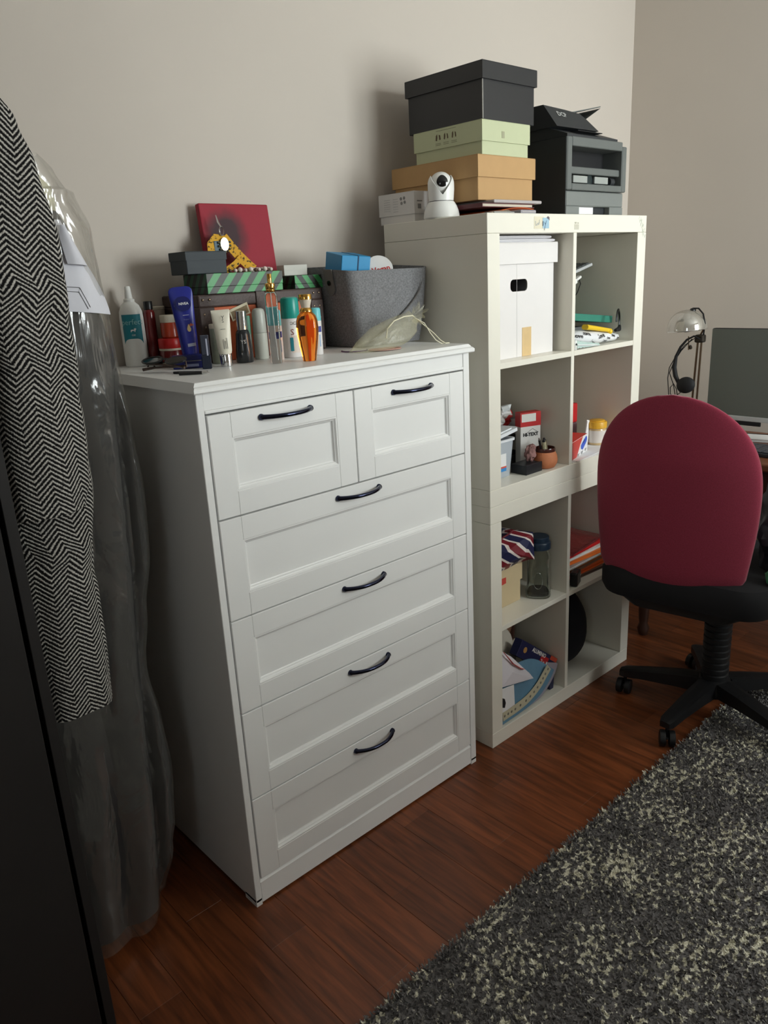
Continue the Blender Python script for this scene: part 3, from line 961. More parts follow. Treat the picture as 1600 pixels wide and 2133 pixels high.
obj('collar', G().lathe([(0.0125, 0.109), (0.0142, 0.11), (0.0142, 0.1125), (0.0125, 0.1165), (0.0105, 0.119)], 28), gold, t, True, True)
obj('neck', G().lathe([(0.0102, 0.119), (0.0105, 0.122), (0.0135, 0.134), (0.0135, 0.1365)], 28), M('frosted_neck', (222, 210, 192), 0.15, coat=0.4), t, True, True)
obj('cap', G().lathe([(0.0135, 0.1365), (0.0152, 0.1375), (0.0152, 0.1475), (0.0145, 0.1485)], 28), gold, t, True, True)

# old suitcase
SX0, SX1, SY0, SY1 = 0.213, 0.582, -0.190, -0.012
SZ = ZT + 0.158
org = M('orange_brown_leather', (190, 92, 52), 0.55, var=0.25, scale=26, bump=0.3)
tl_m = M('dark_brown_leather', (70, 54, 50), 0.5, var=0.25, scale=40, bump=0.3)
t = thing('suitcase', 'small orange brown vintage suitcase with dark trim against the wall', 'suitcase', ((SX0 + SX1) / 2, (SY0 + SY1) / 2, ZT))
obj('body', G().box(SX0 + 0.002, SX1 - 0.002, SY0 + 0.002, SY1, ZT, SZ - 0.03, 0.003, 2), org, t)
obj('lid', G().box(SX0, SX1, SY0, SY1, SZ - 0.03, SZ, 0.004, 2), tl_m, t)
for a, b in ((SX0 - 0.001, SX0 + 0.042), (SX1 - 0.042, SX1 + 0.001)):
    obj('corner_trim', G().box(a, b, SY0 - 0.0015, SY1, ZT, SZ - 0.028, 0.003), tl_m, t)
for xx in (SX0 + 0.012, SX0 + 0.03, SX1 - 0.03, SX1 - 0.012):
    for zz in (SZ - 0.012, SZ - 0.045, SZ - 0.075, ZT + 0.02):
        obj('rivet', G().sphere((xx, SY0 - 0.0018, zz), 0.0028, 8, 6, sy=0.5), M('old_brass', (150, 132, 112), 0.35, 1.0), t, True)
obj('strap', G().box(SX0 + 0.16, SX0 + 0.185, SY0 - 0.003, SY0 + 0.004, ZT, SZ + 0.001, 0.001), tl_m, t)
lb = obj('luggage_label', G().box(-0.028, 0.028, -0.001, 0, -0.014, 0.014).xf(T(0.322, SY0 - 0.0012, 1.374) @ R3(0, math.radians(-17), 0)), M('aged_paper', (206, 196, 170), 0.7, var=0.1), t, label='cream paper sticker with a dark sepia picture')
obj('label_picture', G().box(-0.024, 0.024, -0.0016, -0.001, -0.010, 0.008).xf(T(0.322, SY0 - 0.0012, 1.374) @ R3(0, math.radians(-17), 0)), M('sepia_picture', (122, 104, 76), 0.7, var=0.9, scale=70), lb)

# striped boxes
st_g = stripe_mat('green_black_stripes', (66, 150, 88), (40, 44, 38), 0.042, (1, 0, -0.85))
st_g2 = stripe_mat('green_black_stripes_reversed', (66, 150, 88), (40, 44, 38), 0.036, (1, 0, 0.8))
st_s = stripe_mat('green_black_stripes_end', (38, 92, 64), (30, 36, 34), 0.03, (0, 1, 0.7))
def striped(x0, x1, y0, y1, z0, z1, m, label):
    t = thing('gift_box', label, 'box', ((x0 + x1) / 2, (y0 + y1) / 2, z0), group='striped gift boxes on the suitcase')
    o = obj('body', G().box(x0 + 0.001, x1 - 0.001, y0 + 0.001, y1 - 0.001, z0, z0 + (z1 - z0) * 0.35, 0.0006), m, t)
    g = G().box(x0, x1, y0, y1, z0 + (z1 - z0) * 0.35, z1, 0.0008)
    l = obj('lid', g, m, t)
    for q in (o, l):
        q.data.materials.append(st_s)
        for p in q.data.polygons:
            if abs(p.normal.x) > 0.7:
                p.material_index = 1
striped(0.238, 0.455, -0.196, -0.088, SZ + 0.0005, SZ + 0.0465, st_g, 'long green and black striped gift box, under the dark box on the suitcase')
striped(0.503, 0.602, -0.180, -0.070, SZ + 0.0005, SZ + 0.033, st_g2, 'short green and black striped gift box next to the felt basket')
ZG = SZ + 0.0467
t = thing('jewellery_box', 'plain dark slate box on the left of the striped gift box', 'box', (0.262, -0.128, ZG), 0)
slate = M('dark_slate_card', (44, 52, 58), 0.6, var=0.1)
lidbox(t, 0.207, 0.314, -0.168, -0.09, ZG, ZG + 0.051, 0.02, 0.0012, slate)
t = thing('card_box', 'small white carton lying on the short striped gift box', 'box', (0.534, -0.13, SZ + 0.0337), math.radians(-6), rot=(0, 0, math.radians(-8)))
obj('body', G().box(-0.034, 0.034, -0.02, 0.02, 0, 0.026, 0.0006), M('grey_white_card', (206, 204, 196), 0.7), t, False, True)
obj('flap', G().box(-0.034, 0.034, -0.0206, -0.0201, 0.013, 0.026), M('grey_white_card', (206, 204, 196), 0.7), t, False, True)
t = thing('card_box', 'flat pinkish white carton at the right end of the long striped box', 'box', (0.43, -0.125, ZG), math.radians(-12))
obj('body', G().box(-0.026, 0.026, -0.02, 0.02, 0, 0.009, 0.0006), M('pinkish_card', (206, 188, 182), 0.7), t, False, True)
obj('flap', G().box(-0.0262, 0.0262, -0.0203, 0.0203, 0.009, 0.0105, 0.0005), M('pinkish_card', (206, 188, 182), 0.7), t, False, True)

# red canvas leaning on the wall
cv, nt, b = nodes_mat('red_painted_canvas')
tc = nt.nodes.new('ShaderNodeTexCoord')
mp = nt.nodes.new('ShaderNodeMapping')
mp.inputs['Location'].default_value = (0.036, 0, -0.14)
mp.inputs['Scale'].default_value = (1.0, 0.0, 1.0)
nt.links.new(tc.outputs['Object'], mp.inputs['Vector'])
ln_ = nt.nodes.new('ShaderNodeVectorMath')
ln_.operation = 'LENGTH'
nt.links.new(mp.outputs[0], ln_.inputs[0])
n = nt.nodes.new('ShaderNodeTexNoise')
n.inputs['Scale'].default_value = 16
n.inputs['Detail'].default_value = 5
nt.links.new(tc.outputs['Object'], n.inputs['Vector'])
d = math_node(nt, 'ADD', ln_.outputs['Value'], math_node(nt, 'MULTIPLY', math_node(nt, 'SUBTRACT', n.outputs['Fac'], 0.5), 0.05))
r = nt.nodes.new('ShaderNodeValToRGB')
r.color_ramp.elements[0].position = 0.035
r.color_ramp.elements[0].color = lin((58, 34, 40))
r.color_ramp.elements[1].position = 0.075
r.color_ramp.elements[1].color = lin((150, 26, 46))
nt.links.new(d, r.inputs[0])
nt.links.new(r.outputs[0], b.inputs['Base Color'])
b.inputs['Roughness'].default_value = 0.7
t = thing('canvas_painting', 'square crimson canvas with a dark smudge, leaning on the wall', 'painting', (0.437, -0.052, SZ + 0.0005), 0, rot=(math.radians(-7), 0, 0))
obj('canvas', G().box(-0.104, 0.104, -0.009, 0.009, 0, 0.217, 0.003, 2), cv, t, False, True)
for z_ in (0.01, 0.185):
    obj('stretcher', G().box(-0.095, 0.095, 0.009, 0.013, z_, z_ + 0.02), M('raw_pine', (196, 160, 116), 0.7), t, False, True)

# yellow lanyard with a silver badge
yl, nt, b = nodes_mat('yellow_print_ribbon')
tc = nt.nodes.new('ShaderNodeTexCoord')
n = nt.nodes.new('ShaderNodeTexNoise')
n.inputs['Scale'].default_value = 130
n.inputs['Detail'].default_value = 2
nt.links.new(tc.outputs['Object'], n.inputs['Vector'])
r = nt.nodes.new('ShaderNodeValToRGB')
r.color_ramp.elements[0].position = 0.36
r.color_ramp.elements[0].color = lin((66, 50, 16))
r.color_ramp.elements[1].position = 0.44
r.color_ramp.elements[1].color = lin((214, 160, 34))
nt.links.new(n.outputs['Fac'], r.inputs[0])
nt.links.new(r.outputs[0], b.inputs['Base Color'])
b.inputs['Roughness'].default_value = 0.75
t = thing('lanyard', 'yellow ribbon lanyard with silver clip, draped before the red canvas', 'lanyard', (0.36, -0.084, ZG), 0)
def ribbon(pts, wdt, th=0.0012):
    g = G()
    rings = []
    P = [Vector(p) for p in pts]
    for i, p in enumerate(P):
        tt = (P[min(i + 1, len(P) - 1)] - P[max(i - 1, 0)]).normalized()
        s = tt.cross(Vector((0, 1, 0))).normalized() * wdt / 2
        o = Vector((0, th / 2, 0))
        rings.append([p - s - o, p + s - o, p + s + o, p - s + o])
    return g.loft(rings)
obj('ribbon', ribbon([(0.326, -0.0845, ZG), (0.327, -0.083, 1.505), (0.329, -0.08, 1.535), (0.345, -0.0785, 1.55), (0.368, -0.08, 1.546)], 0.021), yl, t)
obj('ribbon', ribbon([(0.368, -0.079, 1.552), (0.386, -0.08, 1.53), (0.408, -0.0825, 1.505), (0.432, -0.085, 1.482), (0.446, -0.086, 1.471)], 0.026), yl, t)
obj('ribbon', ribbon([(0.41, -0.0875, 1.503), (0.39, -0.0885, 1.487), (0.368, -0.0885, 1.475), (0.356, -0.0885, ZG + 0.002)], 0.016), yl, t)
obj('badge_holder', G().box(0.338, 0.36, -0.082, -0.078, 1.49, 1.543, 0.001), M('grey_blue_card', (70, 96, 110), 0.5), t)
obj('clip', G().tube([(0.362, -0.083, 1.56 + 0.006 * math.sin(a)) if 0 else (0.362 + 0.006 * math.cos(a), -0.083, 1.566 + 0.011 * math.sin(a)) for a in [2 * PI * i / 14 for i in range(15)]], 0.0013, 6).tube([(0.362, -0.083, 1.576), (0.358, -0.078, 1.588), (0.356, -0.074, 1.604)], [0.002, 0.0026, 0.0012], 6), chrome, t, True)
g = G()
for i in range(9):
    a = i / 8 * PI * 1.15 - 0.2
    g.sphere((0.366 - 0.016 * math.cos(a), -0.0855, 1.535 - 0.019 * math.sin(a)), 0.0032, 8, 6)
g.prism([(0.012 * math.cos(a), 0.016 * math.sin(a)) for a in [2 * PI * i / 20 for i in range(20)]], 0, 0.003, frame((0.366, -0.083, 1.535), (1, 0, 0), (0, 0, 1)))
obj('medal', g, M('pewter', (150, 148, 132), 0.3, 1.0, var=0.3, scale=200), t, True)
t = thing('bead_necklace', 'pearl and brown bead necklace curled on the striped gift box', 'necklace', (0.37, -0.13, ZG), 0)
pearl = M('pearl_bead', (222, 204, 196), 0.25, coat=0.5)
brownb = M('brown_bead', (88, 58, 50), 0.3)
beadp = [(0.325, -0.125), (0.338, -0.142), (0.35, -0.148), (0.362, -0.15), (0.374, -0.143), (0.386, -0.138), (0.396, -0.146), (0.406, -0.152), (0.418, -0.15), (0.43, -0.158), (0.441, -0.152), (0.449, -0.157)]
for i, (bx, by) in enumerate(beadp):
    rr = 0.0048 if i % 3 else 0.0062
    obj('bead', G().sphere((bx, by, ZG + rr), rr, 12, 8), brownb if i % 3 == 1 else pearl, t, True)
obj('cord', G().tube([(a, b, ZG + 0.005) for a, b in beadp], 0.001, 5), brownb, t, True)

# felt basket
felt, nt, b = nodes_mat('grey_felt')
tc = nt.nodes.new('ShaderNodeTexCoord')
n = nt.nodes.new('ShaderNodeTexNoise')
n.inputs['Scale'].default_value = 260
n.inputs['Detail'].default_value = 4
nt.links.new(tc.outputs['Object'], n.inputs['Vector'])
nt.links.new(mix_col(nt, n.outputs['Fac'], lin((74, 74, 76)), lin((158, 158, 160))), b.inputs['Base Color'])
b.inputs['Roughness'].default_value = 0.95
b.inputs['Specular IOR Level'].default_value = 0.1
bp = nt.nodes.new('ShaderNodeBump')
bp.inputs['Strength'].default_value = 0.4
bp.inputs['Distance'].default_value = 0.002
nt.links.new(n.outputs['Fac'], bp.inputs['Height'])
nt.links.new(bp.outputs[0], b.inputs['Normal'])
t = thing('felt_basket', 'grey felt storage basket holding boxes at the right end of the chest', 'basket', (0.735, -0.18, ZT), 0)
def rrect(x0, x1, y0, y1, r, z, per=6):
    pts = []
    for cx, cy, a0 in ((x1 - r, y1 - r, 0), (x0 + r, y1 - r, 90), (x0 + r, y0 + r, 180), (x1 - r, y0 + r, 270)):
        for k in range(per + 1):
            a = math.radians(a0 + 90 * k / per)
            pts.append(Vector((cx + r * math.cos(a), cy + r * math.sin(a), z)))
    return pts
def bring(v, ins=0.0):
    z = ZT + 0.001 + 0.2 * v
    k = v ** 0.8
    x0, x1 = 0.628 - 0.040 * k + ins, 0.856 + 0.030 * k - ins
    y0, y1 = -0.283 - 0.012 * k + ins, -0.085 + 0.02 * k - ins
    r = 0.022 + 0.008 * v
    pts = rrect(x0, x1, y0, y1, max(0.004, r - ins), z)
    for p in pts:
        q = (p.x - 0.735) / 0.15
        p.y += 0.005 * math.sin(v * PI) * (-1 if p.y < -0.18 else 1) * (1 - min(1, q * q))
        p.z += v * (0.008 * (p.y + 0.18) / 0.11 + 0.004 * q * q + 0.003 * nz(p.x * 14, p.y * 14, 2))
    return pts
vs_ = [0, 0.03, 0.2, 0.4, 0.6, 0.8, 0.95, 1.0]
g = G().loft([bring(v) for v in vs_] + [bring(1.0, 0.005)] + [bring(v, 0.006) for v in reversed(vs_[1:])], True, True)
obj('body', g, felt, t, True)
g = G()
ft = [(-0.017, 0.034), (0.017, 0.034)] + [(0.017 * math.cos(a), -0.012 + 0.02 * math.sin(a)) for a in [-i * PI / 10 for i in range(11)]]
fl = M('grey_felt_tab', (112, 110, 108), 0.95)
fm_ = frame((0.5915, -0.215, ZT + 0.168), (0, -1, 0), (-0.16, 0, 1))
tab = obj('handle_tab', g.prism(ft, 0.001, 0.004, fm_), fl, t)
obj('snap_button', G().lathe([(0.0065, 0.004), (0.0065, 0.0062), (0.004, 0.0072)], 16, mat=fm_), M('dark_metal', (60, 60, 62), 0.3, 1.0), tab, True)
pts = []
for i in range(13):
    k = i / 12
    pts.append((0.846 - 0.20 * k ** 1.15, -0.2985 + 0.006 * k - 0.001, ZT + 0.158 - 0.148 * k ** 0.75))
obj('folded_seam', G().tube(pts, [0.0012] + [0.0028] * 11 + [0.0012], 6, flat=0.7), fl, t, True)
# what lies in the basket
t = thing('blue_box', 'bright blue carton sticking out of the felt basket', 'box', (0.668, -0.185, ZT + 0.142), 0, rot=(math.radians(8), math.radians(4), math.radians(-14)))
sky = M('bright_blue_card', (28, 142, 196), 0.4, var=0.05)
obj('body', G().box(-0.042, 0.042, -0.05, 0.05, 0, 0.098, 0.0012), sky, t, False, True)
obj('elastic_band', G().box(0.004, 0.0075, -0.0507, 0.0507, -0.0006, 0.0987).xf(R3(0, math.radians(0), 0)), M('navy_elastic', (20, 60, 96), 0.6), t, False, True)
t = thing('round_tin', 'round white tin with red word Vegan, in the felt basket', 'tin', (0.758, -0.225, ZT + 0.199), 0, rot=(math.radians(62), 0, math.radians(-32)))
obj('body', G().lathe([(0.036, -0.022), (0.0365, -0.02), (0.0365, 0), (0.0355, 0.001)], 36), M('pale_tin', (214, 214, 210), 0.4), t, True, True)
obj('lid', G().lathe([(0.0372, -0.012), (0.0376, 0.001), (0.0362, 0.003), (0.034, 0.0032)], 36), M('pale_tin_lid', (228, 226, 224), 0.4), t, True, True)
lettering('lettering', 'Vegan', 0.021, M('red_print', (190, 36, 36), 0.5), t, T(0.004, -0.005, 0.0033) @ R3(0, 0, math.radians(10)), bold=0.0004, local=True)
t = thing('black_pouch', 'crumpled black pouch at the right inside the felt basket', 'pouch', (0.81, -0.19, ZT + 0.16), 0)
obj('body', blob((0.822, -0.15, ZT + 0.178), 0.034, 0.04, 0.028, 0.3, 2.2, 4.0), blk_m, t, True)
obj('strap', G().tube([(0.80, -0.16, ZT + 0.195), (0.795, -0.165, ZT + 0.215), (0.81, -0.17, ZT + 0.216), (0.82, -0.165, ZT + 0.2)], 0.004, 6), blk_m, t, True)

# sheer pouch and flat discs
sheer = film_mat('yellow_organza', (238, 232, 190), 0.80, 0.4, 60, 0.3, sheer=0.03)
t = thing('organza_pouch', 'sheer pale yellow drawstring pouch at the right front of the chest', 'pouch', (0.63, -0.385, ZT), 0)
sec = [(0.520, -0.37, 0.004, 0.012, 0.002), (0.55, -0.375, 0.016, 0.035, 0.010), (0.60, -0.385, 0.030, 0.05, 0.026), (0.65, -0.385, 0.036, 0.05, 0.036), (0.69, -0.38, 0.036, 0.04, 0.048), (0.712, -0.378, 0.026, 0.026, 0.062), (0.722, -0.378, 0.010, 0.010, 0.07)]
rings = []
for k, (px, py, hz, hy, cz) in enumerate(sec):
    ring = []
    for i in range(28):
        a = 2 * PI * i / 28
        w_ = 1 + 0.10 * math.sin(5 * a + k) + 0.06 * nz(k * 1.3, a * 2, 1)
        ring.append(Vector((px + 0.006 * math.sin(3 * a + k), py + hy * w_ * math.cos(a), max(ZT + 0.0008, ZT + cz + hz * w_ * math.sin(a)))))
    rings.append(ring)
obj('bag_cloth', G().loft(rings, True, False), sheer, t, True)
g = G()
def ruff(u, v):
    a = 2 * PI * u
    rr = (0.006 + 0.019 * v) * (1 + 0.35 * v * math.sin(9 * a) + 0.15 * v * math.sin(4 * a))
    return Vector((0.724 + 0.024 * v + 0.3 * rr * math.cos(a), -0.378 + rr * math.sin(a), ZT + 0.071 + 0.008 * v + rr * math.cos(a) * 0.9))
g.grid(54, 5, ruff)
obj('ruffle', g, sheer, t, True)
cordm = M('cream_ribbon', (232, 226, 200), 0.5)
obj('drawstring', G().tube([(0.722, -0.389, ZT + 0.072), (0.70, -0.405, ZT + 0.078), (0.665, -0.41, ZT + 0.078), (0.635, -0.405, ZT + 0.07), (0.615, -0.40, ZT + 0.052), (0.605, -0.405, ZT + 0.03)], 0.0016, 6), cordm, t, True)
obj('drawstring', G().tube([(0.724, -0.389, ZT + 0.07), (0.742, -0.405, ZT + 0.056), (0.748, -0.42, ZT + 0.03), (0.757, -0.43, ZT + 0.012), (0.77, -0.437, ZT + 0.0025), (0.785, -0.434, ZT + 0.002)], 0.0015, 6), cordm, t, True)
obj('drawstring', G().tube([(0.726, -0.389, ZT + 0.069), (0.747, -0.4, ZT + 0.05), (0.762, -0.42, ZT + 0.028), (0.772, -0.433, ZT + 0.01), (0.779, -0.443, ZT + 0.0025), (0.792, -0.445, ZT + 0.002)], 0.0015, 6), cordm, t, True)
t = thing('coaster', 'flat pinkish paper disc inside the sheer yellow pouch', 'disc', (0.615, -0.387, ZT + 0.0005), 0)
pk = M('salmon_card', (206, 160, 146), 0.6, var=0.15, scale=60)
obj('sheet', G().lathe([(0.034, 0.0008), (0.034, 0.0022)], 28, sx=1.4), pk, t, False, True)
obj('motif', G().lathe([(0.02, 0.0022), (0.02, 0.0027)], 24, sx=1.4), M('pale_salmon_print', (226, 190, 172), 0.6), t, False, True)
t = thing('coaster', 'flat white and mauve disc between the perfume and the felt basket', 'disc', (0.562, -0.330, ZT), 0)
obj('sheet', G().lathe([(0.034, 0.0), (0.034, 0.0022)], 28), M('mauve_card', (112, 84, 112), 0.6), t, False, True)
obj('motif', G().lathe([(0.026, 0.0022), (0.031, 0.0028), (0.031, 0.0032), (0.026, 0.0034)], 28), card_w, t, False, True)

# ================================================================ on top of the cube shelves
BY = -0.380
blackcard = M('black_card', (40, 41, 43), 0.42, var=0.08)
greencard = M('pale_green_card', (190, 196, 160), 0.6, var=0.03)
kraft = M('kraft_card', (186, 148, 100), 0.65, var=0.05)
t = thing('shoe_box', 'large black shoe box on top of the tall box stack', 'box', (1.135, -0.24, 1.8255), 0)
l = lidbox(t, 1.022, 1.246, BY + 0.006, -0.095, 1.8255, 1.966, 0.043, 0.006, blackcard)
obj('worn_edge', G().box(1.0208, 1.0232, BY + 0.0045, BY + 0.0068, 1.8275, 1.922), M('worn_card_edge', (168, 166, 160), 0.8, var=0.3, scale=150), t)
t = thing('shoe_box', 'pale green shoe box with three small prints, under the black box', 'box', (1.118, -0.25, 1.739), 0)
l = lidbox(t, 1.017, 1.217, BY + 0.005, -0.125, 1.739, 1.825, 0.052, 0.004, greencard)
pm = M('brown_print', (96, 78, 58), 0.7, var=0.3, scale=300)
pm2 = M('green_grey_print', (138, 138, 112), 0.7)
g = G()
for k, yy in enumerate((-0.218, -0.248, -0.278)):
    s = 1.0 if k else 1.15
    g.prism([(-0.007 * s, 0.006), (-0.003 * s, 0.010), (-0.0025, 0.001), (-0.0045, -0.007), (-0.008 * s, -0.006)], 0, 0.0004, frame((1.0127, yy, 1.801), (0, -1, 0), (0, 0, 1)))
    g.prism([(0.003, 0.008), (0.007 * s, 0.006), (0.0085 * s, -0.005), (0.005, -0.006), (0.004, 0.001)], 0, 0.0004, frame((1.0127, yy, 1.801), (0, -1, 0), (0, 0, 1)))
obj('bottle_prints', g, pm, t, kind='stuff')
g = G()
for yy in (-0.218, -0.248, -0.278):
    for dz in (0, 0.004):
        g.box(1.0125, 1.0129, yy - 0.010, yy + 0.010, 1.786 - dz, 1.7873 - dz)
g.box(1.0125, 1.0129, -0.285, -0.21, 1.8185, 1.8195)
obj('caption_prints', g, pm2, t, kind='stuff')
obj('tape_tab', G().box(1.095, 1.107, BY + 0.0002, BY + 0.0009, 1.783, 1.80), M('worn_tape', (160, 160, 132), 0.5), t)
t = thing('shoe_box', 'brown kraft shoe box, lowest box of the tall stack', 'box', (1.12, -0.22, 1.624), 0)
l = lidbox(t, 0.999, 1.240, BY + 0.006, -0.05, 1.624, 1.7385, 0.056, 0.006, kraft)

t = thing('tablet', 'flat grey white tablet lying under the kraft shoe box', 'tablet', (1.13, -0.27, 1.6145), 0)
obj('body', G().box(1.03, 1.245, -0.405, -0.14, 1.6145, 1.6235, 0.003, 2), M('pale_grey_plastic2', (176, 170, 170), 0.4), t)
obj('screen', G().box(1.04, 1.235, -0.395, -0.15, 1.6235, 1.6239), M('dark_screen', (30, 32, 34), 0.15), t)
t = thing('notebook', 'dark maroon notebook between the tablet and the orange folder', 'notebook', (1.10, -0.25, 1.6035), 0)
mar = M('maroon_cover', (86, 34, 40), 0.5)
obj('cover', G().box(0.985, 1.215, -0.40, -0.10, 1.6035, 1.6055).box(0.985, 1.215, -0.40, -0.10, 1.6125, 1.6143).box(0.985, 0.987, -0.40, -0.10, 1.6055, 1.6125), mar, t)
obj('pages', G().box(0.988, 1.21, -0.396, -0.104, 1.6056, 1.6124), M('page_block', (206, 196, 178), 0.8), t)
t = thing('folder', 'orange plastic folder bulging under the maroon notebook', 'folder', (1.10, -0.25, ZB), 0)
orange = M('orange_plastic', (222, 100, 34), 0.4)
g = G()
def orf(u, v):
    return Vector((0.992 + 0.155 * u + 0.05 * (1 - v), -0.412 + 0.3 * v, ZB + 0.0016 + 0.0205 * (0.25 + 0.75 * math.sin(PI * (0.12 + 0.6 * u)))))
g.grid(14, 10, orf)
obj('top_sheet', g.thick(0.0012), orange, t, True)
obj('bottom_sheet', G().box(1.0, 1.185, -0.414, -0.115, ZB, ZB + 0.0012), orange, t)
obj('paper_fill', G().box(1.02, 1.17, -0.40, -0.13, ZB + 0.0014, ZB + 0.0085), paper, t)
t = thing('plastic_wallet', 'clear grey plastic wallet at the front left of the shelf top', 'wallet', (0.985, -0.445, ZB), 0)
smoke = M('smoky_clear_plastic', (120, 122, 120), 0.2, coat=0.3)
g = G()
g.grid(10, 6, lambda u, v: Vector((0.955 + 0.085 * u, -0.462 + 0.04 * v, ZB + 0.0008 + 0.011 * math.sin(PI * v) * (0.5 + 0.5 * u) + 0.003 * nz(u * 4, v * 4, 1) * math.sin(PI * v))))
obj('body', g.thick(0.0006), smoke, t, True)
obj('zip', G().tube([(0.956, -0.4635, ZB + 0.003), (1.04, -0.4635, ZB + 0.003)], 0.0025, 6), M('grey_zip', (150, 150, 150), 0.5), t, True)
t = thing('card_holder', 'small flat lilac grey card holder at the shelf front edge', 'holder', (1.095, -0.455, ZB), 0)
obj('body', G().box(1.06, 1.128, -0.472, -0.432, ZB, ZB + 0.0105, 0.003, 2), M('lilac_grey_plastic', (150, 148, 156), 0.4), t, True)
obj('lip', G().box(1.063, 1.125, -0.4735, -0.4715, ZB + 0.004, ZB + 0.0065, 0.0005), M('pale_grey_plastic2', (176, 170, 170), 0.4), t)

t = thing('carton', 'small white printed carton at the left end of the shelf top', 'box', (0.957, -0.125, ZB), 0)
lidbox(t, 0.929, 0.988, -0.198, -0.055, ZB, ZB + 0.083, 0.060, 0.0025, M('white_printed_card', (222, 219, 216), 0.65, var=0.03))
gp = M('grey_print', (140, 138, 136), 0.7)
lp = M('light_grey_print', (196, 194, 192), 0.7)
g = G()
fr_ = lambda yy, zz: frame((0.9262, yy, zz), (0, -1, 0), (0, 0, 1))
for yy, zz, w_, h_ in ((-0.088, ZB + 0.052, 0.026, 0.03), (-0.124, ZB + 0.05, 0.02, 0.034)):
    for k in range(6):
        g.prism([(-w_ / 2, -0.0008), (w_ / 2, -0.0008), (w_ / 2, 0.0008), (-w_ / 2, 0.0008)], 0, 0.0003, fr_(yy, zz + h_ / 2 - h_ * k / 5))
obj('text_lines', g, lp, t, kind='stuff')
g = G()
for dy, dz in ((-0.147, 0.066), (-0.160, 0.067), (-0.149, 0.054), (-0.162, 0.056)):
    g.prism([(0.0045 * math.cos(a), 0.0045 * math.sin(a)) for a in [2 * PI * i / 12 for i in range(12)]], 0, 0.0003, fr_(dy, ZB + dz))
obj('symbols', g, gp, t, kind='stuff')
obj('bar_print', G().box(0.938, 0.958, -0.2010, -0.2005, ZB + 0.055, ZB + 0.058), gp, t)
obj('square_print', G().box(0.940, 0.953, -0.2010, -0.2005, ZB + 0.036, ZB + 0.049), gp, t)

# pan and tilt camera
x, y = 0.944, -0.288
t = thing('security_camera', 'white pan and tilt camera with black lens face on the shelf top', 'camera', (x, y, ZB), face(x, y) + math.radians(8))
obj('base', G().lathe([(0.0455, 0), (0.0495, 0.004), (0.0495, 0.008), (0.047, 0.022), (0.042, 0.034), (0.0365, 0.0425), (0.034, 0.045)], 40), wht, t, True, True)
obj('pan_joint', G().lathe([(0.033, 0.045), (0.033, 0.0466)], 36), blk, t, True, True)
g = G()
def yoke(u, v):
    a = 2 * PI * u
    h = 0.0605 + 0.052 * abs(math.cos(a)) ** 1.15
    z = 0.0466 + (h - 0.0466) * v
    r = 0.0362 if z < 0.0895 else math.sqrt(max(1e-6, 0.0362 ** 2 - (z - 0.0895) ** 2))
    if z < 0.075:
        r = 0.0338 + 0.0024 * (z - 0.0466) / 0.0284
    return Vector((r * math.cos(a), r * math.sin(a), z))
g.grid(72, 14, yoke)
bmesh.ops.remove_doubles(g.bm, verts=g.bm.verts[:], dist=1e-5)
g.thick(0.0022)
g.lathe([(0.0325, 0.0466), (0.0315, 0.052), (0.028, 0.058), (0.01, 0.0585)], 36)
obj('yoke', g, wht, t, True, True)
hd = obj('head', G().sphere((0, 0, 0.0895), 0.0322, 32, 20, sx=0.98), wht, t, True, True)
def egg(u, v):
    a = 2 * PI * u
    wv = 0.0155 * (1 - 0.28 * max(0, math.sin(a)) ** 2)
    px = wv * math.cos(a) * v
    pz = (0.018 if math.sin(a) > 0 else 0.0135) * math.sin(a) * v
    th = math.radians(14)
    yy = -math.sqrt(max(1e-9, 0.0328 ** 2 - (px / 0.98) ** 2 - pz ** 2))
    p = R3(-th * 0 - math.radians(8)) @ Vector((px, yy, pz))
    return Vector((p.x, p.y, p.z + 0.0895))
obj('lens_face', G().grid(32, 6, egg), M('gloss_black', (14, 14, 16), 0.1, coat=0.5), hd, True, True)

# printer
PX0, PX1, PY0, PY1 = 1.352, 1.672, -0.412, -0.085
prn = M('printer_grey', (102, 106, 104), 0.45, var=0.03)
prd = M('printer_dark', (46, 49, 52), 0.5, var=0.05)
t = thing('printer', 'grey multifunction printer with raised document feeder, right of the box stack', 'printer', ((PX0 + PX1) / 2, (PY0 + PY1) / 2, ZB), 0)
zs, ze = ZB + 0.075, ZB + 0.222
hx0, hx1 = PX0 + 0.10, PX0 + 0.245
g = G()
g.box(PX0 + 0.003, PX1 - 0.003, PY0 + 0.02, PY1, ZB + 0.008, zs - 0.002, 0.003)
g.box(PX0 + 0.02, PX0 + 0.05, PY0 + 0.03, PY0 + 0.06, ZB, ZB + 0.008).box(PX1 - 0.05, PX1 - 0.02, PY0 + 0.03, PY0 + 0.06, ZB, ZB + 0.008)
g.box(PX0 + 0.02, PX0 + 0.05, PY1 - 0.06, PY1 - 0.03, ZB, ZB + 0.008).box(PX1 - 0.05, PX1 - 0.02, PY1 - 0.06, PY1 - 0.03, ZB, ZB + 0.008)
obj('chassis', g, prd, t)
g = G()
g.box(PX0 + 0.003, PX1 - 0.003, PY0, PY0 + 0.02, ZB + 0.030, zs - 0.002, 0.003)
g.box(PX0 + 0.003, PX0 + 0.072, PY0, PY0 + 0.02, ZB + 0.004, ZB + 0.030, 0.001).box(PX0 + 0.24, PX1 - 0.003, PY0, PY0 + 0.02, ZB + 0.004, ZB + 0.030, 0.001)
pt = obj('paper_tray', g, M('printer_tray_grey', (122, 126, 124), 0.4, var=0.03), t)
obj('paper', G().box(PX0 + 0.074, PX0 + 0.165, PY0 + 0.012, PY0 + 0.0195, ZB + 0.009, ZB + 0.029), paper, pt)
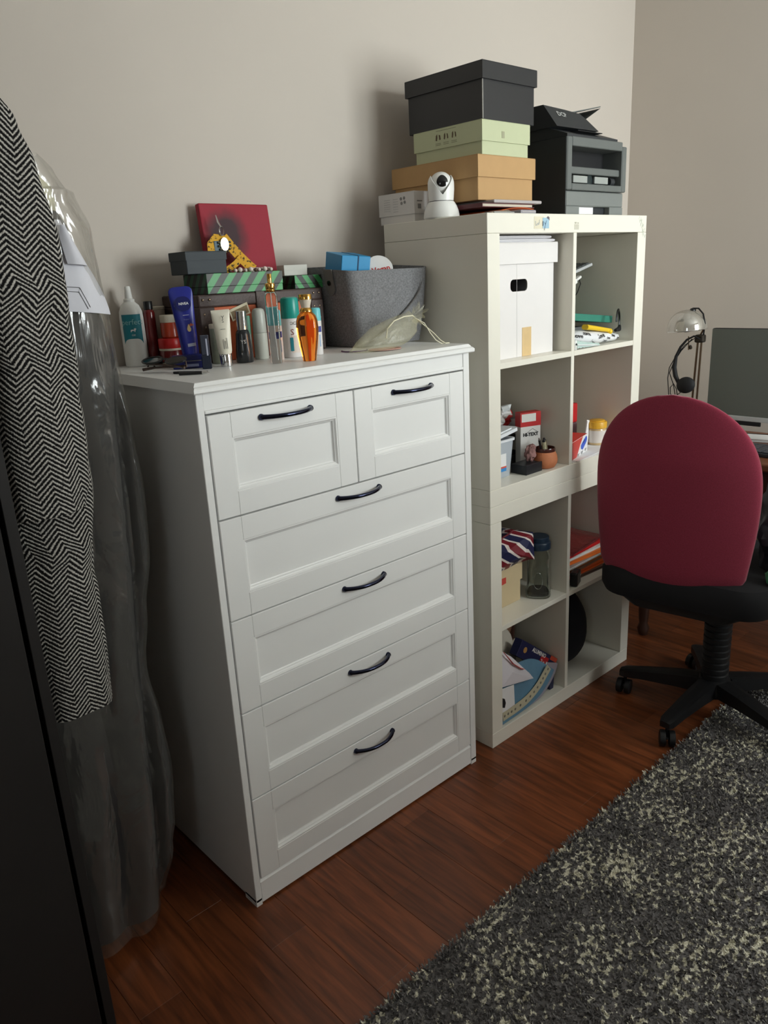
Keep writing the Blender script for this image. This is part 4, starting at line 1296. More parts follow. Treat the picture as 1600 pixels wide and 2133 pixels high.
# upper body with two front openings
g = G()
a0, a1 = PX0, PX1 + 0.006
yb = PY0 - 0.004
z1, z2, z3, z4, z6 = zs, zs + 0.019, zs + 0.047, zs + 0.067, ze
g.box(a0, a1, yb + 0.075, PY1, z1, z6, 0.004)
g.box(a0, a0 + 0.026, yb, yb + 0.075, z1, z6, 0.003).box(a1 - 0.026, a1, yb, yb + 0.075, z1, z6 - 0.012, 0.003)
g.box(a0 + 0.026, a1 - 0.026, yb, yb + 0.075, z1, z2, 0.002)
g.box(a0 + 0.026, a1 - 0.026, yb + 0.01, yb + 0.075, z3, z4, 0.002)
g.box(a0 + 0.026, a1 - 0.026, yb, yb + 0.075, z6 - 0.026, z6, 0.002)
obj('upper_body', g, prn, t)
obj('slot_lining', G().box(a0 + 0.0262, a1 - 0.0262, yb + 0.07, yb + 0.0745, z2, z3).box(a0 + 0.0262, a1 - 0.0262, yb + 0.07, yb + 0.0745, z4, z6 - 0.026), blk_m, t)
obj('side_cover', G().box(a0 - 0.002, a0 - 0.0002, yb + 0.004, PY1, ZB + 0.01, z6 - 0.002), prd, t)
fp = obj('feed_flap', G().box(a0 + 0.05, a0 + 0.125, yb + 0.012, yb + 0.018, z2 + 0.004, z3 - 0.004, 0.001), M('pale_printer_grey', (158, 162, 158), 0.4), t)
obj('feed_flap', G().box(a0 + 0.165, a0 + 0.24, yb + 0.012, yb + 0.018, z2 + 0.004, z3 - 0.004, 0.001), M('pale_printer_grey', (158, 162, 158), 0.4), t)
obj('release_knob', G().lathe([(0.018, 0), (0.016, 0.012), (0.006, 0.014)], 20, mat=frame((a0 + 0.145, yb + 0.03, z2 + 0.014), (1, 0, 0), (0, 0, 1))), M('teal_black_plastic', (30, 44, 46), 0.3), t, True)
obj('guide_roller', G().tube([(a0 + 0.252, yb + 0.02, z2 + 0.012), (a0 + 0.274, yb + 0.02, z2 + 0.012)], 0.012, 12), prd, t, True)
g = G()
# scanner deck and control panel
g.prism([(yb + 0.002, z6 - 0.001), (PY1, z6 - 0.001), (PY1, z6 + 0.03), (yb + 0.07, z6 + 0.03), (yb + 0.002, z6 + 0.006)], a0, a1 - 0.055, Matrix(((0, 0, 1, 0), (1, 0, 0, 0), (0, 1, 0, 0), (0, 0, 0, 1))))
obj('scanner_deck', g, prd, t)
obj('control_panel', G().box(a0 + 0.07, a0 + 0.2, yb + 0.012, yb + 0.06, -0.001, 0.001).xf(T(0, 0, 0)), blk_m, t).location.z = z6 + 0.020
# lifted feeder hood, leaning
sx = Matrix(((0, 0, 1, 0), (1, 0, 0, 0), (0, 1, 0, 0), (0, 0, 0, 1)))
hood = G()
rings = []
for xx, zt in ((a0 - 0.004, z6 + 0.094), (a0 + 0.10, z6 + 0.089), (a0 + 0.172, z6 + 0.083), (a0 + 0.19, z6 + 0.066), (a0 + 0.215, z6 + 0.031)):
    k = (zt - z6 - 0.03) / 0.064
    rings.append([Vector((xx, yb + 0.035, z6 + 0.03)), Vector((xx, PY1, z6 + 0.03)), Vector((xx, PY1, zt)), Vector((xx, yb + 0.035 + 0.05 * k, zt))])
hood.loft(rings)
obj('feeder_hood', hood, prd, t)
lettering('lettering', 'DCP', 0.024, M('pale_grey_ink', (186, 188, 186), 0.5), t, frame((a0 + 0.062, yb + 0.035 + 0.05 * 0.62, z6 + 0.0695), (1, 0, -0.03), (0, 0.05, 0.064)), bold=0.0005, off=0.0014)
g = G()
g.face([Vector((a0 + 0.150, yb + 0.085, z6 + 0.086)), Vector((a0 + 0.150, PY1 - 0.02, z6 + 0.086)), Vector((a0 + 0.345, PY1 - 0.05, z6 + 0.122)), Vector((a0 + 0.308, yb + 0.09, z6 + 0.116))])
g.thick(0.003)
g.face([Vector((a0 + 0.186, yb + 0.075, z6 + 0.062)), Vector((a0 + 0.186, PY1 - 0.02, z6 + 0.062)), Vector((a0 + 0.345, PY1 - 0.05, z6 + 0.119)), Vector((a0 + 0.308, yb + 0.09, z6 + 0.113))])
obj('document_tray', g, prn, t)

# notes stuck on the top board
nt_m = M('beige_tape_paper', (222, 214, 190), 0.6)
t2 = upper
lab = obj('paper_note', G().box(1.094, 1.138, BY0 - 0.0006, BY0 - 0.0001, 1.541, 1.5725), nt_m, t2, label='beige paper note with pencil scribble')
g = G()
rs = random.Random(5)
def scrib(g, pts, r=0.0006):
    g.tube([(a, BY0 - 0.0008, b_) for a, b_ in pts], r, 5)
scrib(g, [(1.099, 1.561), (1.1005, 1.553), (1.101, 1.549), (1.103, 1.5495), (1.106, 1.553), (1.109, 1.5555), (1.112, 1.5545), (1.115, 1.557)])
scrib(g, [(1.108, 1.550), (1.111, 1.552), (1.114, 1.5515), (1.117, 1.556), (1.117, 1.564)])
obj('pencil_scribble', g, M('pale_blue_ink', (140, 156, 176), 0.6), lab)
lab = obj('paper_note', G().box(1.132, 1.161, BY0 - 0.0012, BY0 - 0.0006, 1.542, 1.5695), M('sky_blue_note', (158, 190, 208), 0.6), t2, label='pale blue torn sticky note with pen marks')
g = G()
scrib(g, [(1.1325, 1.5605), (1.131, 1.554), (1.1325, 1.5475), (1.1345, 1.552), (1.134, 1.559), (1.1325, 1.5605)])
scrib(g, [(1.140, 1.559), (1.143, 1.552), (1.1455, 1.555)])
scrib(g, [(1.149, 1.562), (1.1435, 1.552), (1.1405, 1.541), (1.140, 1.537)])
for v in g.bm.verts:
    v.co.y -= 0.0007
obj('pen_marks', g, M('dark_blue_ink', (62, 84, 116), 0.5), lab)
obj('torn_corner', G().prism([(1.150, 1.569), (1.156, 1.5735), (1.1625, 1.571), (1.163, 1.563), (1.160, 1.5645)], BY0 * -1 + 0.0003, BY0 * -1 + 0.0013, Matrix(((1, 0, 0, 0), (0, 0, -1, 0), (0, 1, 0, 0), (0, 0, 0, 1)))), M('mauve_grey_paper', (104, 96, 104), 0.6), t2)
g = G()
for k in range(4):
    g.box(1.284, 1.307, BY0 - 0.0005, BY0 - 0.0001, 1.5395 + 0.0036 * k, 1.5415 + 0.0036 * k)
g.box(1.286, 1.295, BY0 - 0.0005, BY0 - 0.0001, 1.5545, 1.559).box(1.300, 1.306, BY0 - 0.0005, BY0 - 0.0001, 1.5545, 1.558)
obj('rubbed_stamp', g, M('pale_stamp_ink', (178, 174, 156), 0.6), t2, kind='stuff')
g = G()
rs = random.Random(3)
for k in range(26):
    f_ = k / 25
    cx = 1.645 + 0.032 * f_ + rs.uniform(-0.006, 0.006)
    cz = 1.572 - 0.055 * f_ + rs.uniform(-0.008, 0.008)
    an = rs.uniform(0.6, 1.6)
    l_ = rs.uniform(0.003, 0.007)
    if cx > 1.684:
        cx = 1.683
    g.tube([(cx - l_ * math.cos(an), BY0 - 0.0002, cz - l_ * math.sin(an)), (cx + l_ * math.cos(an) * 0.3, BY0 - 0.0002, cz + l_ * math.sin(an))], [0.0003, 0.0009], 5)
obj('scratches', g, M('scratch_grey', (196, 202, 188), 0.7), t2, kind='stuff')

# ================================================================ cell: upper left
ZU1 = 0.7903 + 0.403 + 0.0003
arch = M('archive_card', (228, 224, 222), 0.7, var=0.025, scale=12)
def plate(ow, oh, hole, yy0, thick, xc0):
    pass
t = thing('archive_box', 'tall white cardboard archive box with a hand hole, in the upper left cell', 'box', (1.107, -0.28, ZU1), 0)
ax0, ax1, ay0, ay1, az1 = 0.953, 1.262, -0.436, -0.118, 1.476
g = G()
g.box(ax0, ax0 + 0.003, ay0 + 0.003, ay1, ZU1, az1).box(ax1 - 0.003, ax1, ay0 + 0.003, ay1, ZU1, az1)
g.box(ax0 + 0.003, ax1 - 0.003, ay1 - 0.003, ay1, ZU1, az1).box(ax0 + 0.003, ax1 - 0.003, ay0 + 0.003, ay1 - 0.003, ZU1, ZU1 + 0.003)
hxc, hzc, hw_, hh_ = 1.098, 1.394, 0.039, 0.0165
hole = [(hxc + (hw_ - 0.013) * (1 if math.cos(a) > 0 else -1) + 0.013 * math.cos(a), hzc + (hh_ - 0.013) * (1 if math.sin(a) > 0 else -1) + 0.013 * math.sin(a)) for a in [2 * PI * (i + 0.5) / 32 for i in range(32)]]
outer = []
for (hx_, hz_) in hole:
    dx_, dz_ = hx_ - hxc, hz_ - hzc
    sc_ = min(((ax1 - hxc) if dx_ > 0 else (hxc - ax0)) / max(abs(dx_), 1e-6), ((az1 - hzc) if dz_ > 0 else (hzc - ZU1)) / max(abs(dz_), 1e-6))
    outer.append((hxc + dx_ * sc_, hzc + dz_ * sc_))
corners = [(ax1, az1), (ax0, az1), (ax0, ZU1), (ax1, ZU1)]
for c_ in corners:
    k = min(range(32), key=lambda i: (outer[i][0] - c_[0]) ** 2 + (outer[i][1] - c_[1]) ** 2)
    outer[k] = c_
ra = [Vector((p, ay0, q)) for p, q in outer]
rb = [Vector((p, ay0, q)) for p, q in hole]
rc = [Vector((p, ay0 + 0.003, q)) for p, q in hole]
rd = [Vector((p, ay0 + 0.003, q)) for p, q in outer]
g.loft([ra, rb, rc, rd], True, False)
obj('body', g, arch, t)
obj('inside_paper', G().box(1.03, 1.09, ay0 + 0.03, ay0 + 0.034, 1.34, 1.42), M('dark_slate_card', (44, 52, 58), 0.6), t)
g = G()
g.box(ax0 - 0.003, ax1 + 0.009, ay0 - 0.008, ay1 + 0.004, 1.506, 1.509, 0.0008)
g.box(ax0 - 0.003, ax1 + 0.009, ay0 - 0.008, ay0 - 0.004, 1.452, 1.506).box(ax0 - 0.003, ax1 + 0.009, ay1 + 0.001, ay1 + 0.004, 1.452, 1.506)
g.box(ax0 - 0.003, ax0 - 0.0005, ay0 - 0.004, ay1 + 0.001, 1.452, 1.506).box(ax1 + 0.005, ax1 + 0.009, ay0 - 0.004, ay1 + 0.001, 1.452, 1.506)
obj('lid', g, arch, t)
obj('packing_tape', G().box(1.112, 1.155, ay0 - 0.0008, ay0 - 0.0001, ZU1, ZU1 + 0.082), M('tan_packing_tape', (216, 186, 136), 0.4, var=0.12, scale=40), t)
obj('fold_line', G().box(1.087, 1.0880, ay0 - 0.0004, ay0 - 0.0001, ZU1, 1.452), M('pale_grey_line', (196, 194, 192), 0.7), t)
cl1 = M('grey_white_cotton', (212, 210, 214), 0.85, var=0.05)
for k, (zz, xr, lab) in enumerate(((1.5095, 1.262, 'white folded cloth lying on the archive box lid, lower one'), (1.5185, 1.245, 'white folded cloth squeezed under the top board, upper one'))):
    t = thing('folded_cloth', lab, 'cloth', (1.1, -0.28, zz), 0)
    g = G()
    rings = []
    for j in range(11):
        yy = -0.44 + 0.3 * j / 10
        pr = []
        for i in range(24):
            a = 2 * PI * i / 24
            xx = 0.958 + (xr - 0.958) * (0.5 + 0.5 * math.copysign(abs(math.cos(a)) ** 0.3, math.cos(a)))
            zz2 = zz + 0.0042 + 0.0040 * math.copysign(abs(math.sin(a)) ** 0.5, math.sin(a)) + 0.0007 * nz(xx * 20, yy * 9, k * 3)
            pr.append(Vector((xx, yy, max(zz + 0.0001, zz2))))
        rings.append(pr)
    obj('cloth', g.loft(rings), cl1, t, True)
    obj('hem', G().tube([(0.96, -0.4405, zz + 0.004), (1.1, -0.4415, zz + 0.0045), (xr - 0.006, -0.4405, zz + 0.0048)], 0.0022, 6), cl1, t, True)

# ================================================================ cell: upper right
t = thing('storage_box', 'plain grey box behind the divider, propping up the white keyboard', 'box', (1.34, -0.24, ZU1), 0)
lidbox(t, 1.306, 1.374, -0.345, -0.125, ZU1, ZU1 + 0.1785, 0.05, 0.003, M('mid_grey_card', (150, 150, 150), 0.7))
t = thing('keyboard', 'white keyboard with grey keys leaning out in the upper right cell', 'keyboard', (1.46, -0.26, 1.402), 0, rot=(0, math.radians(-12.5), 0))
obj('body', G().box(-0.13, 0.155, -0.085, 0.085, 0, 0.010, 0.003, 2), M('silver_plastic', (190, 192, 192), 0.35), t, False, True)
kk = M('key_grey', (88, 92, 92), 0.5)
for r_ in range(5):
    for c_ in range(12):
        obj('key', G().box(-0.122 + c_ * 0.0225, -0.122 + c_ * 0.0225 + 0.0195, -0.078 + r_ * 0.032, -0.078 + r_ * 0.032 + 0.027, 0.010, 0.0135, 0.001), kk, t, False, True)
t = thing('power_adapter', 'white plug adapter with thin black cable hanging below the keyboard', 'adapter', (1.455, -0.36, 1.372), 0, rot=(0, math.radians(-22), 0))
obj('body', G().box(-0.02, 0.035, -0.012, 0.012, 0, 0.016, 0.004, 2), wht, t, False, True)
obj('plug', G().box(0.038, 0.066, -0.008, 0.008, 0.004, 0.012, 0.002), wht, t, False, True)
obj('cable', G().tube([(0.06, 0, 0.004), (0.055, -0.005, -0.012), (0.03, -0.005, -0.03), (0.0, 0, -0.045), (-0.012, 0.004, -0.06)], 0.0016, 6), blk, t, True, True)

lv, nt, b = nodes_mat('white_cotton_print')
b.inputs['Base Color'].default_value = lin((226, 228, 230))
b.inputs['Roughness'].default_value = 0.8
t = thing('pouch', 'stuffed white cotton pouch printed with black love words', 'pouch', (1.475, -0.42, ZU1), 0)
def lpz(x, y):
    u = (x - 1.485) / 0.146
    v = (y + 0.42) / 0.062
    k = max(0.0, 1 - abs(u) ** 3.2) ** 0.5 * max(0.0, 1 - v * v) ** 0.5
    return 0.028 + 0.026 * k
g = G()
rings = []
for i in range(27):
    u = -1 + 2 * i / 26
    x = 1.485 + 0.146 * u
    k = max(0.02, (1 - abs(u) ** 3.4)) ** 0.5
    ring = []
    for j in range(30):
        a = 2 * PI * j / 30
        ca, sa = math.cos(a), math.sin(a)
        yy = -0.415 + 0.057 * k * math.copysign(abs(ca) ** 0.7, ca)
        zz = ZU1 + 0.0215 * (1 - 0.4 * u) + (0.020 - 0.007 * u) * k * math.copysign(abs(sa) ** 0.8, sa) + 0.003 * nz(x * 22, j * 0.4, 3)
        ring.append(Vector((x, yy, max(ZU1 + 0.0002, zz))))
    rings.append(ring)
obj('body', g.loft(rings), lv, t, True)
pouch_t = t
words = [('love', 0.017, 1.37, 0.036, -8), ('love', 0.017, 1.405, 0.041, -10), ('love', 0.021, 1.475, 0.028, 6), ('love', 0.014, 1.385, 0.014, -6), ('love', 0.017, 1.435, 0.010, -16), ('love', 0.014, 1.545, 0.024, -14), ('love', 0.016, 1.50, 0.009, -4), ('love', 0.014, 1.585, 0.012, -10), ('love', 0.010, 1.515, 0.018, -8)]
for s_, sz, xx, zz, an in words:
    # printed words follow the curved front of the pouch
    me = text_mesh(s_, sz, bold=0.0004)
    ca, sa = math.cos(math.radians(an)), math.sin(math.radians(an))
    for v in me.vertices:
        px, pz = v.co.x * ca - v.co.y * sa + xx, v.co.x * sa + v.co.y * ca + zz
        u = (px - 1.485) / 0.146
        k = max(0.02, (1 - abs(u) ** 3.4)) ** 0.5
        hh = (0.020 - 0.007 * u) * k
        cz = 0.0215 * (1 - 0.4 * u)
        q = max(-0.98, min(0.98, (pz - cz) / hh))
        sn = math.copysign(abs(q) ** 1.25, q)
        cs = math.sqrt(max(0.0, 1 - sn * sn))
        v.co = Vector((px, -0.415 - 0.057 * k * cs ** 0.7 - 0.0016, ZU1 + pz))
    obj('printed_word', me, ink, pouch_t)
t = thing('plastic_bag', 'flattened pale mint and white plastic bag under the printed pouch', 'bag', (1.39, -0.44, ZU1), 0)
g = G()
g.grid(22, 10, lambda u, v: Vector((1.319 + 0.125 * u, -0.4875 + 0.011 * v, ZU1 + 0.0025 + 0.024 * (1 - 0.8 * u) * math.sin(PI * v * 0.6) + 0.004 * abs(nz(u * 7, v * 4, 9)))))
obj('film', g, M('mint_white_film', (186, 208, 202), 0.35, var=0.25, scale=30), t, True)
obj('fold', G().tube([(1.320, -0.4855, ZU1 + 0.014), (1.36, -0.4865, ZU1 + 0.010), (1.42, -0.486, ZU1 + 0.005), (1.442, -0.482, ZU1 + 0.003)], 0.0024, 6), M('white_film', (226, 230, 230), 0.4), t, True)
t = thing('clothes_peg', 'yellow wooden dolly peg lying on the printed pouch', 'peg', (1.483, -0.450, 1.2345), 0, rot=(0, math.radians(9), math.radians(-4)))
yel = M('yellow_plastic', (236, 196, 40), 0.4)
for s in (-1, 1):
    obj('prong', G().tube([(-0.065, s * 0.0045, 0.008), (-0.02, s * 0.006, 0.008), (0.05, s * 0.009, 0.007)], [0.0085, 0.0075, 0.0065], 10), yel, t, True, True)
obj('head', G().sphere((0.06, 0.010, 0.006), 0.0098, 14, 10), yel, t, True, True)
obj('head', G().sphere((0.052, -0.010, 0.004), 0.0095, 14, 10), yel, t, True, True)
t = thing('book', 'teal green book lying tilted behind the printed pouch', 'book', (1.515, -0.332, ZU1 + 0.004), 0, rot=(math.radians(0), math.radians(6), 0))
tg = M('teal_green_cover', (52, 128, 110), 0.5, var=0.08)
zt_ = 0.064
obj('cover', G().box(-0.125, 0.105, -0.08, 0.12, zt_ + 0.018, zt_ + 0.022, 0.001).box(-0.125, 0.105, -0.08, 0.12, zt_, zt_ + 0.003, 0.001).box(-0.125, 0.105, -0.0825, -0.079, zt_, zt_ + 0.022, 0.001), tg, t, False, True)
obj('pages', G().box(-0.122, 0.101, -0.078, 0.118, zt_ + 0.0032, zt_ + 0.0178), M('page_block', (206, 196, 178), 0.8), t, False, True)
t = thing('book', 'grey hardback lying flat under the teal green book', 'book', (1.50, -0.26, ZU1), 0)
obj('cover', G().box(1.435, 1.58, -0.335, -0.15, ZU1, ZU1 + 0.003).box(1.435, 1.58, -0.335, -0.15, ZU1 + 0.045, ZU1 + 0.048).box(1.435, 1.58, -0.338, -0.335, ZU1, ZU1 + 0.048), M('mid_grey_cover', (120, 122, 122), 0.6), t)
obj('pages', G().box(1.438, 1.577, -0.334, -0.153, ZU1 + 0.0031, ZU1 + 0.0449), M('page_block', (206, 196, 178), 0.8), t)
t = thing('headband', 'grey hoop headband with black pad at the right of the printed pouch', 'headband', (1.60, -0.455, ZU1 + 0.03), 0)
pts = [(1.596 + 0.025 * math.cos(a), -0.455 + 0.010 * math.cos(a), ZU1 + 0.064 + 0.036 * math.sin(a)) for a in [math.radians(-35 + 9 * i) for i in range(25)]]
obj('hoop', G().tube(pts, 0.0032, 8, flat=1.5), M('dark_metal', (60, 60, 62), 0.3, 1.0), t, True)
obj('pad', G().tube([(1.619, -0.449, ZU1 + 0.048), (1.608, -0.452, ZU1 + 0.038), (1.580, -0.456, ZU1 + 0.036)], [0.004, 0.008, 0.005], 10), blk_m, t, True)
t = thing('marker_cap', 'tiny white and black pen cap at the left front of the upper right cell', 'cap', (1.3085, -0.4875, ZU1), 0)
obj('cap', G().lathe([(0.0062, 0), (0.0068, 0.001), (0.0065, 0.027), (0.005, 0.029)], 14, c=(1.3105, -0.4825, ZU1 + 0.0002)), wht, t, True)
obj('dot', G().sphere((1.3100, -0.4892, ZU1 + 0.017), 0.0035, 10, 8, sy=0.4), ink, t, True)

# ================================================================ cell: middle left (upper unit, lower row)
ZM = 0.7903 + 0.05 + 0.0003
tubm, nt, b = nodes_mat('clear_tub_plastic')
b.inputs['Base Color'].default_value = lin((214, 222, 230))
b.inputs['Roughness'].default_value = 0.25
b.inputs['Alpha'].default_value = 0.55
t = thing('plastic_tub', 'clear plastic tub with loose white lid, at the left of the middle cell', 'tub', (1.022, -0.395, ZM), 0)
rings = []
def tub(z, k, ins):
    return rrect(0.966 - k + ins, 1.078 + k - ins, -0.422 - k + ins, -0.368 + k - ins, 0.012, z, 4)
g = G().loft([tub(ZM, 0, 0), tub(ZM + 0.112, 0.008, 0), tub(ZM + 0.112, 0.008, 0.002), tub(ZM + 0.002, 0, 0.002)], True, True)
obj('body', g, tubm, t)
g = G().loft([tub(ZM + 0.110, 0.011, 0), tub(ZM + 0.117, 0.011, 0), tub(ZM + 0.117, 0.006, 0), tub(ZM + 0.110, 0.006, 0)], True, False)
g.loft([tub(ZM + 0.110, 0.006, 0), tub(ZM + 0.110, 0.011, 0)], True, False)
obj('rim', g, M('milky_plastic', (226, 230, 234), 0.3), t)
g = G()
g.loft([[p for p in rrect(-0.064, 0.07, -0.045, 0.036, 0.014, z, 4)] for z in (0.0, 0.010)])
g.loft([[p for p in rrect(-0.05, 0.056, -0.034, 0.025, 0.012, z, 4)] for z in (0.010, 0.013)])
obj('lid', g.xf(T(1.025, -0.396, ZM + 0.127) @ R3(math.radians(-3), math.radians(-8), 0)), M('milky_plastic', (226, 230, 234), 0.3), t)
lb = obj('label_sticker', G().box(0.99, 1.045, -0.4298, -0.4288, ZM + 0.022, ZM + 0.075), paper, t, label='white, blue and red sticker')
obj('sticker_stripe', G().box(0.99, 1.045, -0.4304, -0.4298, ZM + 0.022, ZM + 0.032), M('sky_blue_print', (60, 140, 206), 0.5), lb)
obj('sticker_stripe', G().box(0.99, 1.045, -0.4304, -0.4298, ZM + 0.032, ZM + 0.037), M('salmon_red_print', (214, 92, 76), 0.5), lb)
t = thing('notepad', 'stack of dark folded papers inside the clear plastic tub', 'papers', (1.02, -0.32, ZM + 0.0025), 0)
obj('sheets', G().box(0.972, 1.068, -0.415, -0.376, ZM + 0.0025, ZM + 0.07), M('slate_blue_paper', (92, 100, 122), 0.7), t)
obj('top_sheet', G().box(0.974, 1.064, -0.413, -0.378, ZM + 0.0705, ZM + 0.072), paper, t)

t = thing('letter_tray', 'black two tier letter tray at the back of the middle left cell', 'tray', (1.12, -0.25, ZM), 0)
bt = M('black_tray_plastic', (30, 32, 36), 0.4)
g = G().box(0.97, 1.255, -0.340, -0.12, ZM, ZM + 0.004).box(0.97, 1.255, -0.344, -0.340, ZM, ZM + 0.03, 0.001).box(0.97, 0.974, -0.340, -0.12, ZM, ZM + 0.03).box(1.251, 1.255, -0.340, -0.12, ZM, ZM + 0.03)
obj('lower_tray', g, bt, t)
g = G().box(1.04, 1.172, -0.330, -0.14, ZM + 0.0045, ZM + 0.077, 0.002)
obj('file_block', g, bt, t)
g = G().box(-0.135, 0.15, -0.105, 0.11, 0, 0.004, 0.001).box(-0.135, 0.15, -0.109, -0.105, 0, 0.013, 0.001).box(0.146, 0.15, -0.105, 0.11, 0, 0.014, 0.001)
obj('upper_tray', g.xf(T(1.108, -0.236, ZM + 0.0785)), bt, t)
t = thing('paper_sheet', 'curled white paper sheet lying on the upper black tray', 'paper', (1.08, -0.27, ZM + 0.0935), 0)
g = G()
def crl(u, v):
    a = u * 1.0
    xx = 0.98 + 0.20 * u
    zz = ZM + 0.0937 + (0.0 if u < 0.55 else 0.010 * math.sin((u - 0.55) / 0.45 * PI * 0.6))
    return Vector((xx, -0.325 + 0.10 * v, zz))
g.grid(20, 3, crl)
obj('bottom_sheet', g.thick(0.0008), paper, t, True)
g = G()
g.grid(16, 3, lambda u, v: Vector((0.98 + 0.20 * u - 0.010 * (u > 0.97), -0.324 + 0.098 * v, ZM + 0.0965 + 0.0225 * math.sin(PI * (0.1 + 0.7 * u)))))
obj('curled_sheet', g.thick(0.0008), paper, t, True)
t = thing('plastic_bag', 'crumpled white and red plastic bag on the papers in the middle left cell', 'bag', (1.19, -0.28, ZM + 0.12), 0)
wr, nt, b = nodes_mat('white_red_film')
tc = nt.nodes.new('ShaderNodeTexCoord')
n = nt.nodes.new('ShaderNodeTexNoise')
n.inputs['Scale'].default_value = 17
nt.links.new(tc.outputs['Object'], n.inputs['Vector'])
f_ = math_node(nt, 'GREATER_THAN', n.outputs['Fac'], 0.56)
nt.links.new(mix_col(nt, f_, lin((226, 224, 222)), lin((196, 44, 46))), b.inputs['Base Color'])
b.inputs['Roughness'].default_value = 0.35
obj('film', blob((1.188, -0.268, ZM + 0.137), 0.052, 0.046, 0.046, 0.5, 2.6, 8.0, ZM + 0.094, 30, 20), wr, t, False)
obj('corner_tip', G().tube([(1.20, -0.29, ZM + 0.17), (1.215, -0.305, ZM + 0.178), (1.222, -0.309, ZM + 0.186)], [0.012, 0.009, 0.0005], 7), M('white_film', (226, 230, 230), 0.4), t)
t = thing('leaflet', 'grey folded leaflet standing behind the toner carton', 'leaflet', (1.238, -0.305, ZM + 0.085), 0, rot=(math.radians(-8), 0, math.radians(-25)))
obj('page', G().box(-0.017, 0.010, -0.002, 0.002, 0, 0.055, 0.0005), M('grey_paper', (132, 134, 138), 0.7, var=0.15), t, False, True)
obj('page', G().box(-0.015, 0.008, -0.0035, -0.0022, 0.003, 0.05), M('pale_grey_paper', (176, 176, 178), 0.7), t, False, True)
t = thing('envelope', 'pale crumpled envelope with a twisted end, at the back of the middle left cell', 'envelope', (1.20, -0.165, ZM + 0.083), 0)
obj('body', G().box(-0.06, 0.035, -0.006, 0.006, 0, 0.085, 0.004, 2).xf(T(1.20, -0.165, ZM + 0.0832) @ R3(0, math.radians(4), 0)), M('pale_grey_paper', (176, 176, 178), 0.7), t)
obj('twisted_end', G().tube([(1.235, -0.166, ZM + 0.155), (1.25, -0.167, ZM + 0.165), (1.263, -0.168, ZM + 0.158), (1.272, -0.168, ZM + 0.146)], [0.010, 0.004, 0.003, 0.0025], 7), M('grey_paper', (132, 134, 138), 0.7, var=0.15), t, True)

rz_ = math.radians(-20)
t = thing('carton', 'white and red carton printed HI-TEXT standing behind the clay pot', 'box', (1.252, -0.402, ZM), rz_)
lw_, dp_ = 0.074, 0.030
obj('body', G().box(-lw_, 0, 0, dp_, 0, 0.168, 0.001), M('white_gloss_card', (216, 214, 210), 0.4), t, False, True)
rp = M('carton_red', (184, 40, 42), 0.4)
g = G().box(-lw_ - 0.0004, 0.0004, -0.0004, dp_ + 0.0004, 0.124, 0.1684)
rb_ = obj('red_band', g, rp, t, False, True)
obj('white_panel', G().box(-lw_ + 0.004, -0.018, -0.0008, -0.0004, 0.139, 0.164), M('white_gloss_card', (216, 214, 210), 0.4), rb_, False, True)
lettering('lettering', 'HI-TEXT', 0.0148, ink, t, frame((-0.037, -0.0004, 0.098), (1, 0, 0), (0, 0, 1)), bold=0.0007, local=True)
lettering('lettering', 'HI-TEXT', 0.017, ink, t, frame((0.0004, dp_ / 2, 0.072), (0, 0, -1), (0, 1, 0)) @ Matrix.Diagonal((1, 1, 1, 1)), bold=0.0007, local=True)
g = G()
for k, (pa, pb) in enumerate((((-0.05, 0.104), (-0.03, 0.116)), ((-0.03, 0.116), (-0.012, 0.105)))):
    g.tube([(pa[0], -0.0004, pa[1]), (pb[0], -0.0004, pb[1])], 0.0006, 4)
obj('roof_print', g, ink_g, t, False, True, kind='stuff')

t = thing('clay_pot', 'round terracotta pot with dark rim holding pens and clips', 'pot', (1.216, -0.446, ZM), 0)
terra = M('terracotta', (196, 122, 82), 0.7, var=0.12, scale=60, bump=0.25)
glz = M('dark_brown_glaze', (72, 38, 32), 0.25, coat=0.4)
pr = [(0.022, 0), (0.03, 0.003), (0.0375, 0.015), (0.039, 0.026), (0.0365, 0.04), (0.031, 0.052)]
obj('body', G().lathe([(r, z) for r, z in pr] + [(0.029, 0.052), (0.034, 0.04), (0.036, 0.026), (0.03, 0.006), (0.0, 0.005)], 36, c=(1.216, -0.446, ZM)), terra, t, True)
obj('rim', G().lathe([(0.031, 0.052), (0.0318, 0.06), (0.0305, 0.064), (0.0285, 0.063), (0.029, 0.052)], 36, c=(1.216, -0.446, ZM), caps=False), glz, t, True)
g = G()
for s_ in (0.033, 0.0365, 0.0385):
    pass
camo = M('camouflage_cloth', (104, 96, 74), 0.8, var=0.9, scale=160)
def stick(name, label, cat, pts, rad, m, tipm):
    t_ = thing(name, label, cat, pts[0], 0)
    obj('body', G().tube(pts, rad, 8), m, t_, True)
    obj('tip', G().tube([pts[-1], tuple(Vector(pts[-1]) + (Vector(pts[-1]) - Vector(pts[-2])).normalized() * 0.008)], [rad * 0.8, rad * 0.4], 8), tipm, t_, True)
stick('pen', 'thick black and cream pen leaning left in the clay pot', 'pen', [(1.212, -0.45, ZM + 0.03), (1.196, -0.455, ZM + 0.086)], 0.0068, M('cream_stripe_plastic', (176, 170, 140), 0.5, var=0.8, scale=200), blk)
stick('pen', 'dark mottled marker leaning back in the clay pot', 'pen', [(1.222, -0.448, ZM + 0.03), (1.214, -0.444, ZM + 0.086)], 0.0075, camo, blk)
stick('pen', 'thin black pen at the far left in the clay pot', 'pen', [(1.205, -0.445, ZM + 0.025), (1.183, -0.448, ZM + 0.092)], 0.0035, blk, chrome)
t = thing('cloth', 'crumpled dusty pink cloth squeezed behind the clay pot', 'cloth', (1.172, -0.425, ZM + 0.05), 0)
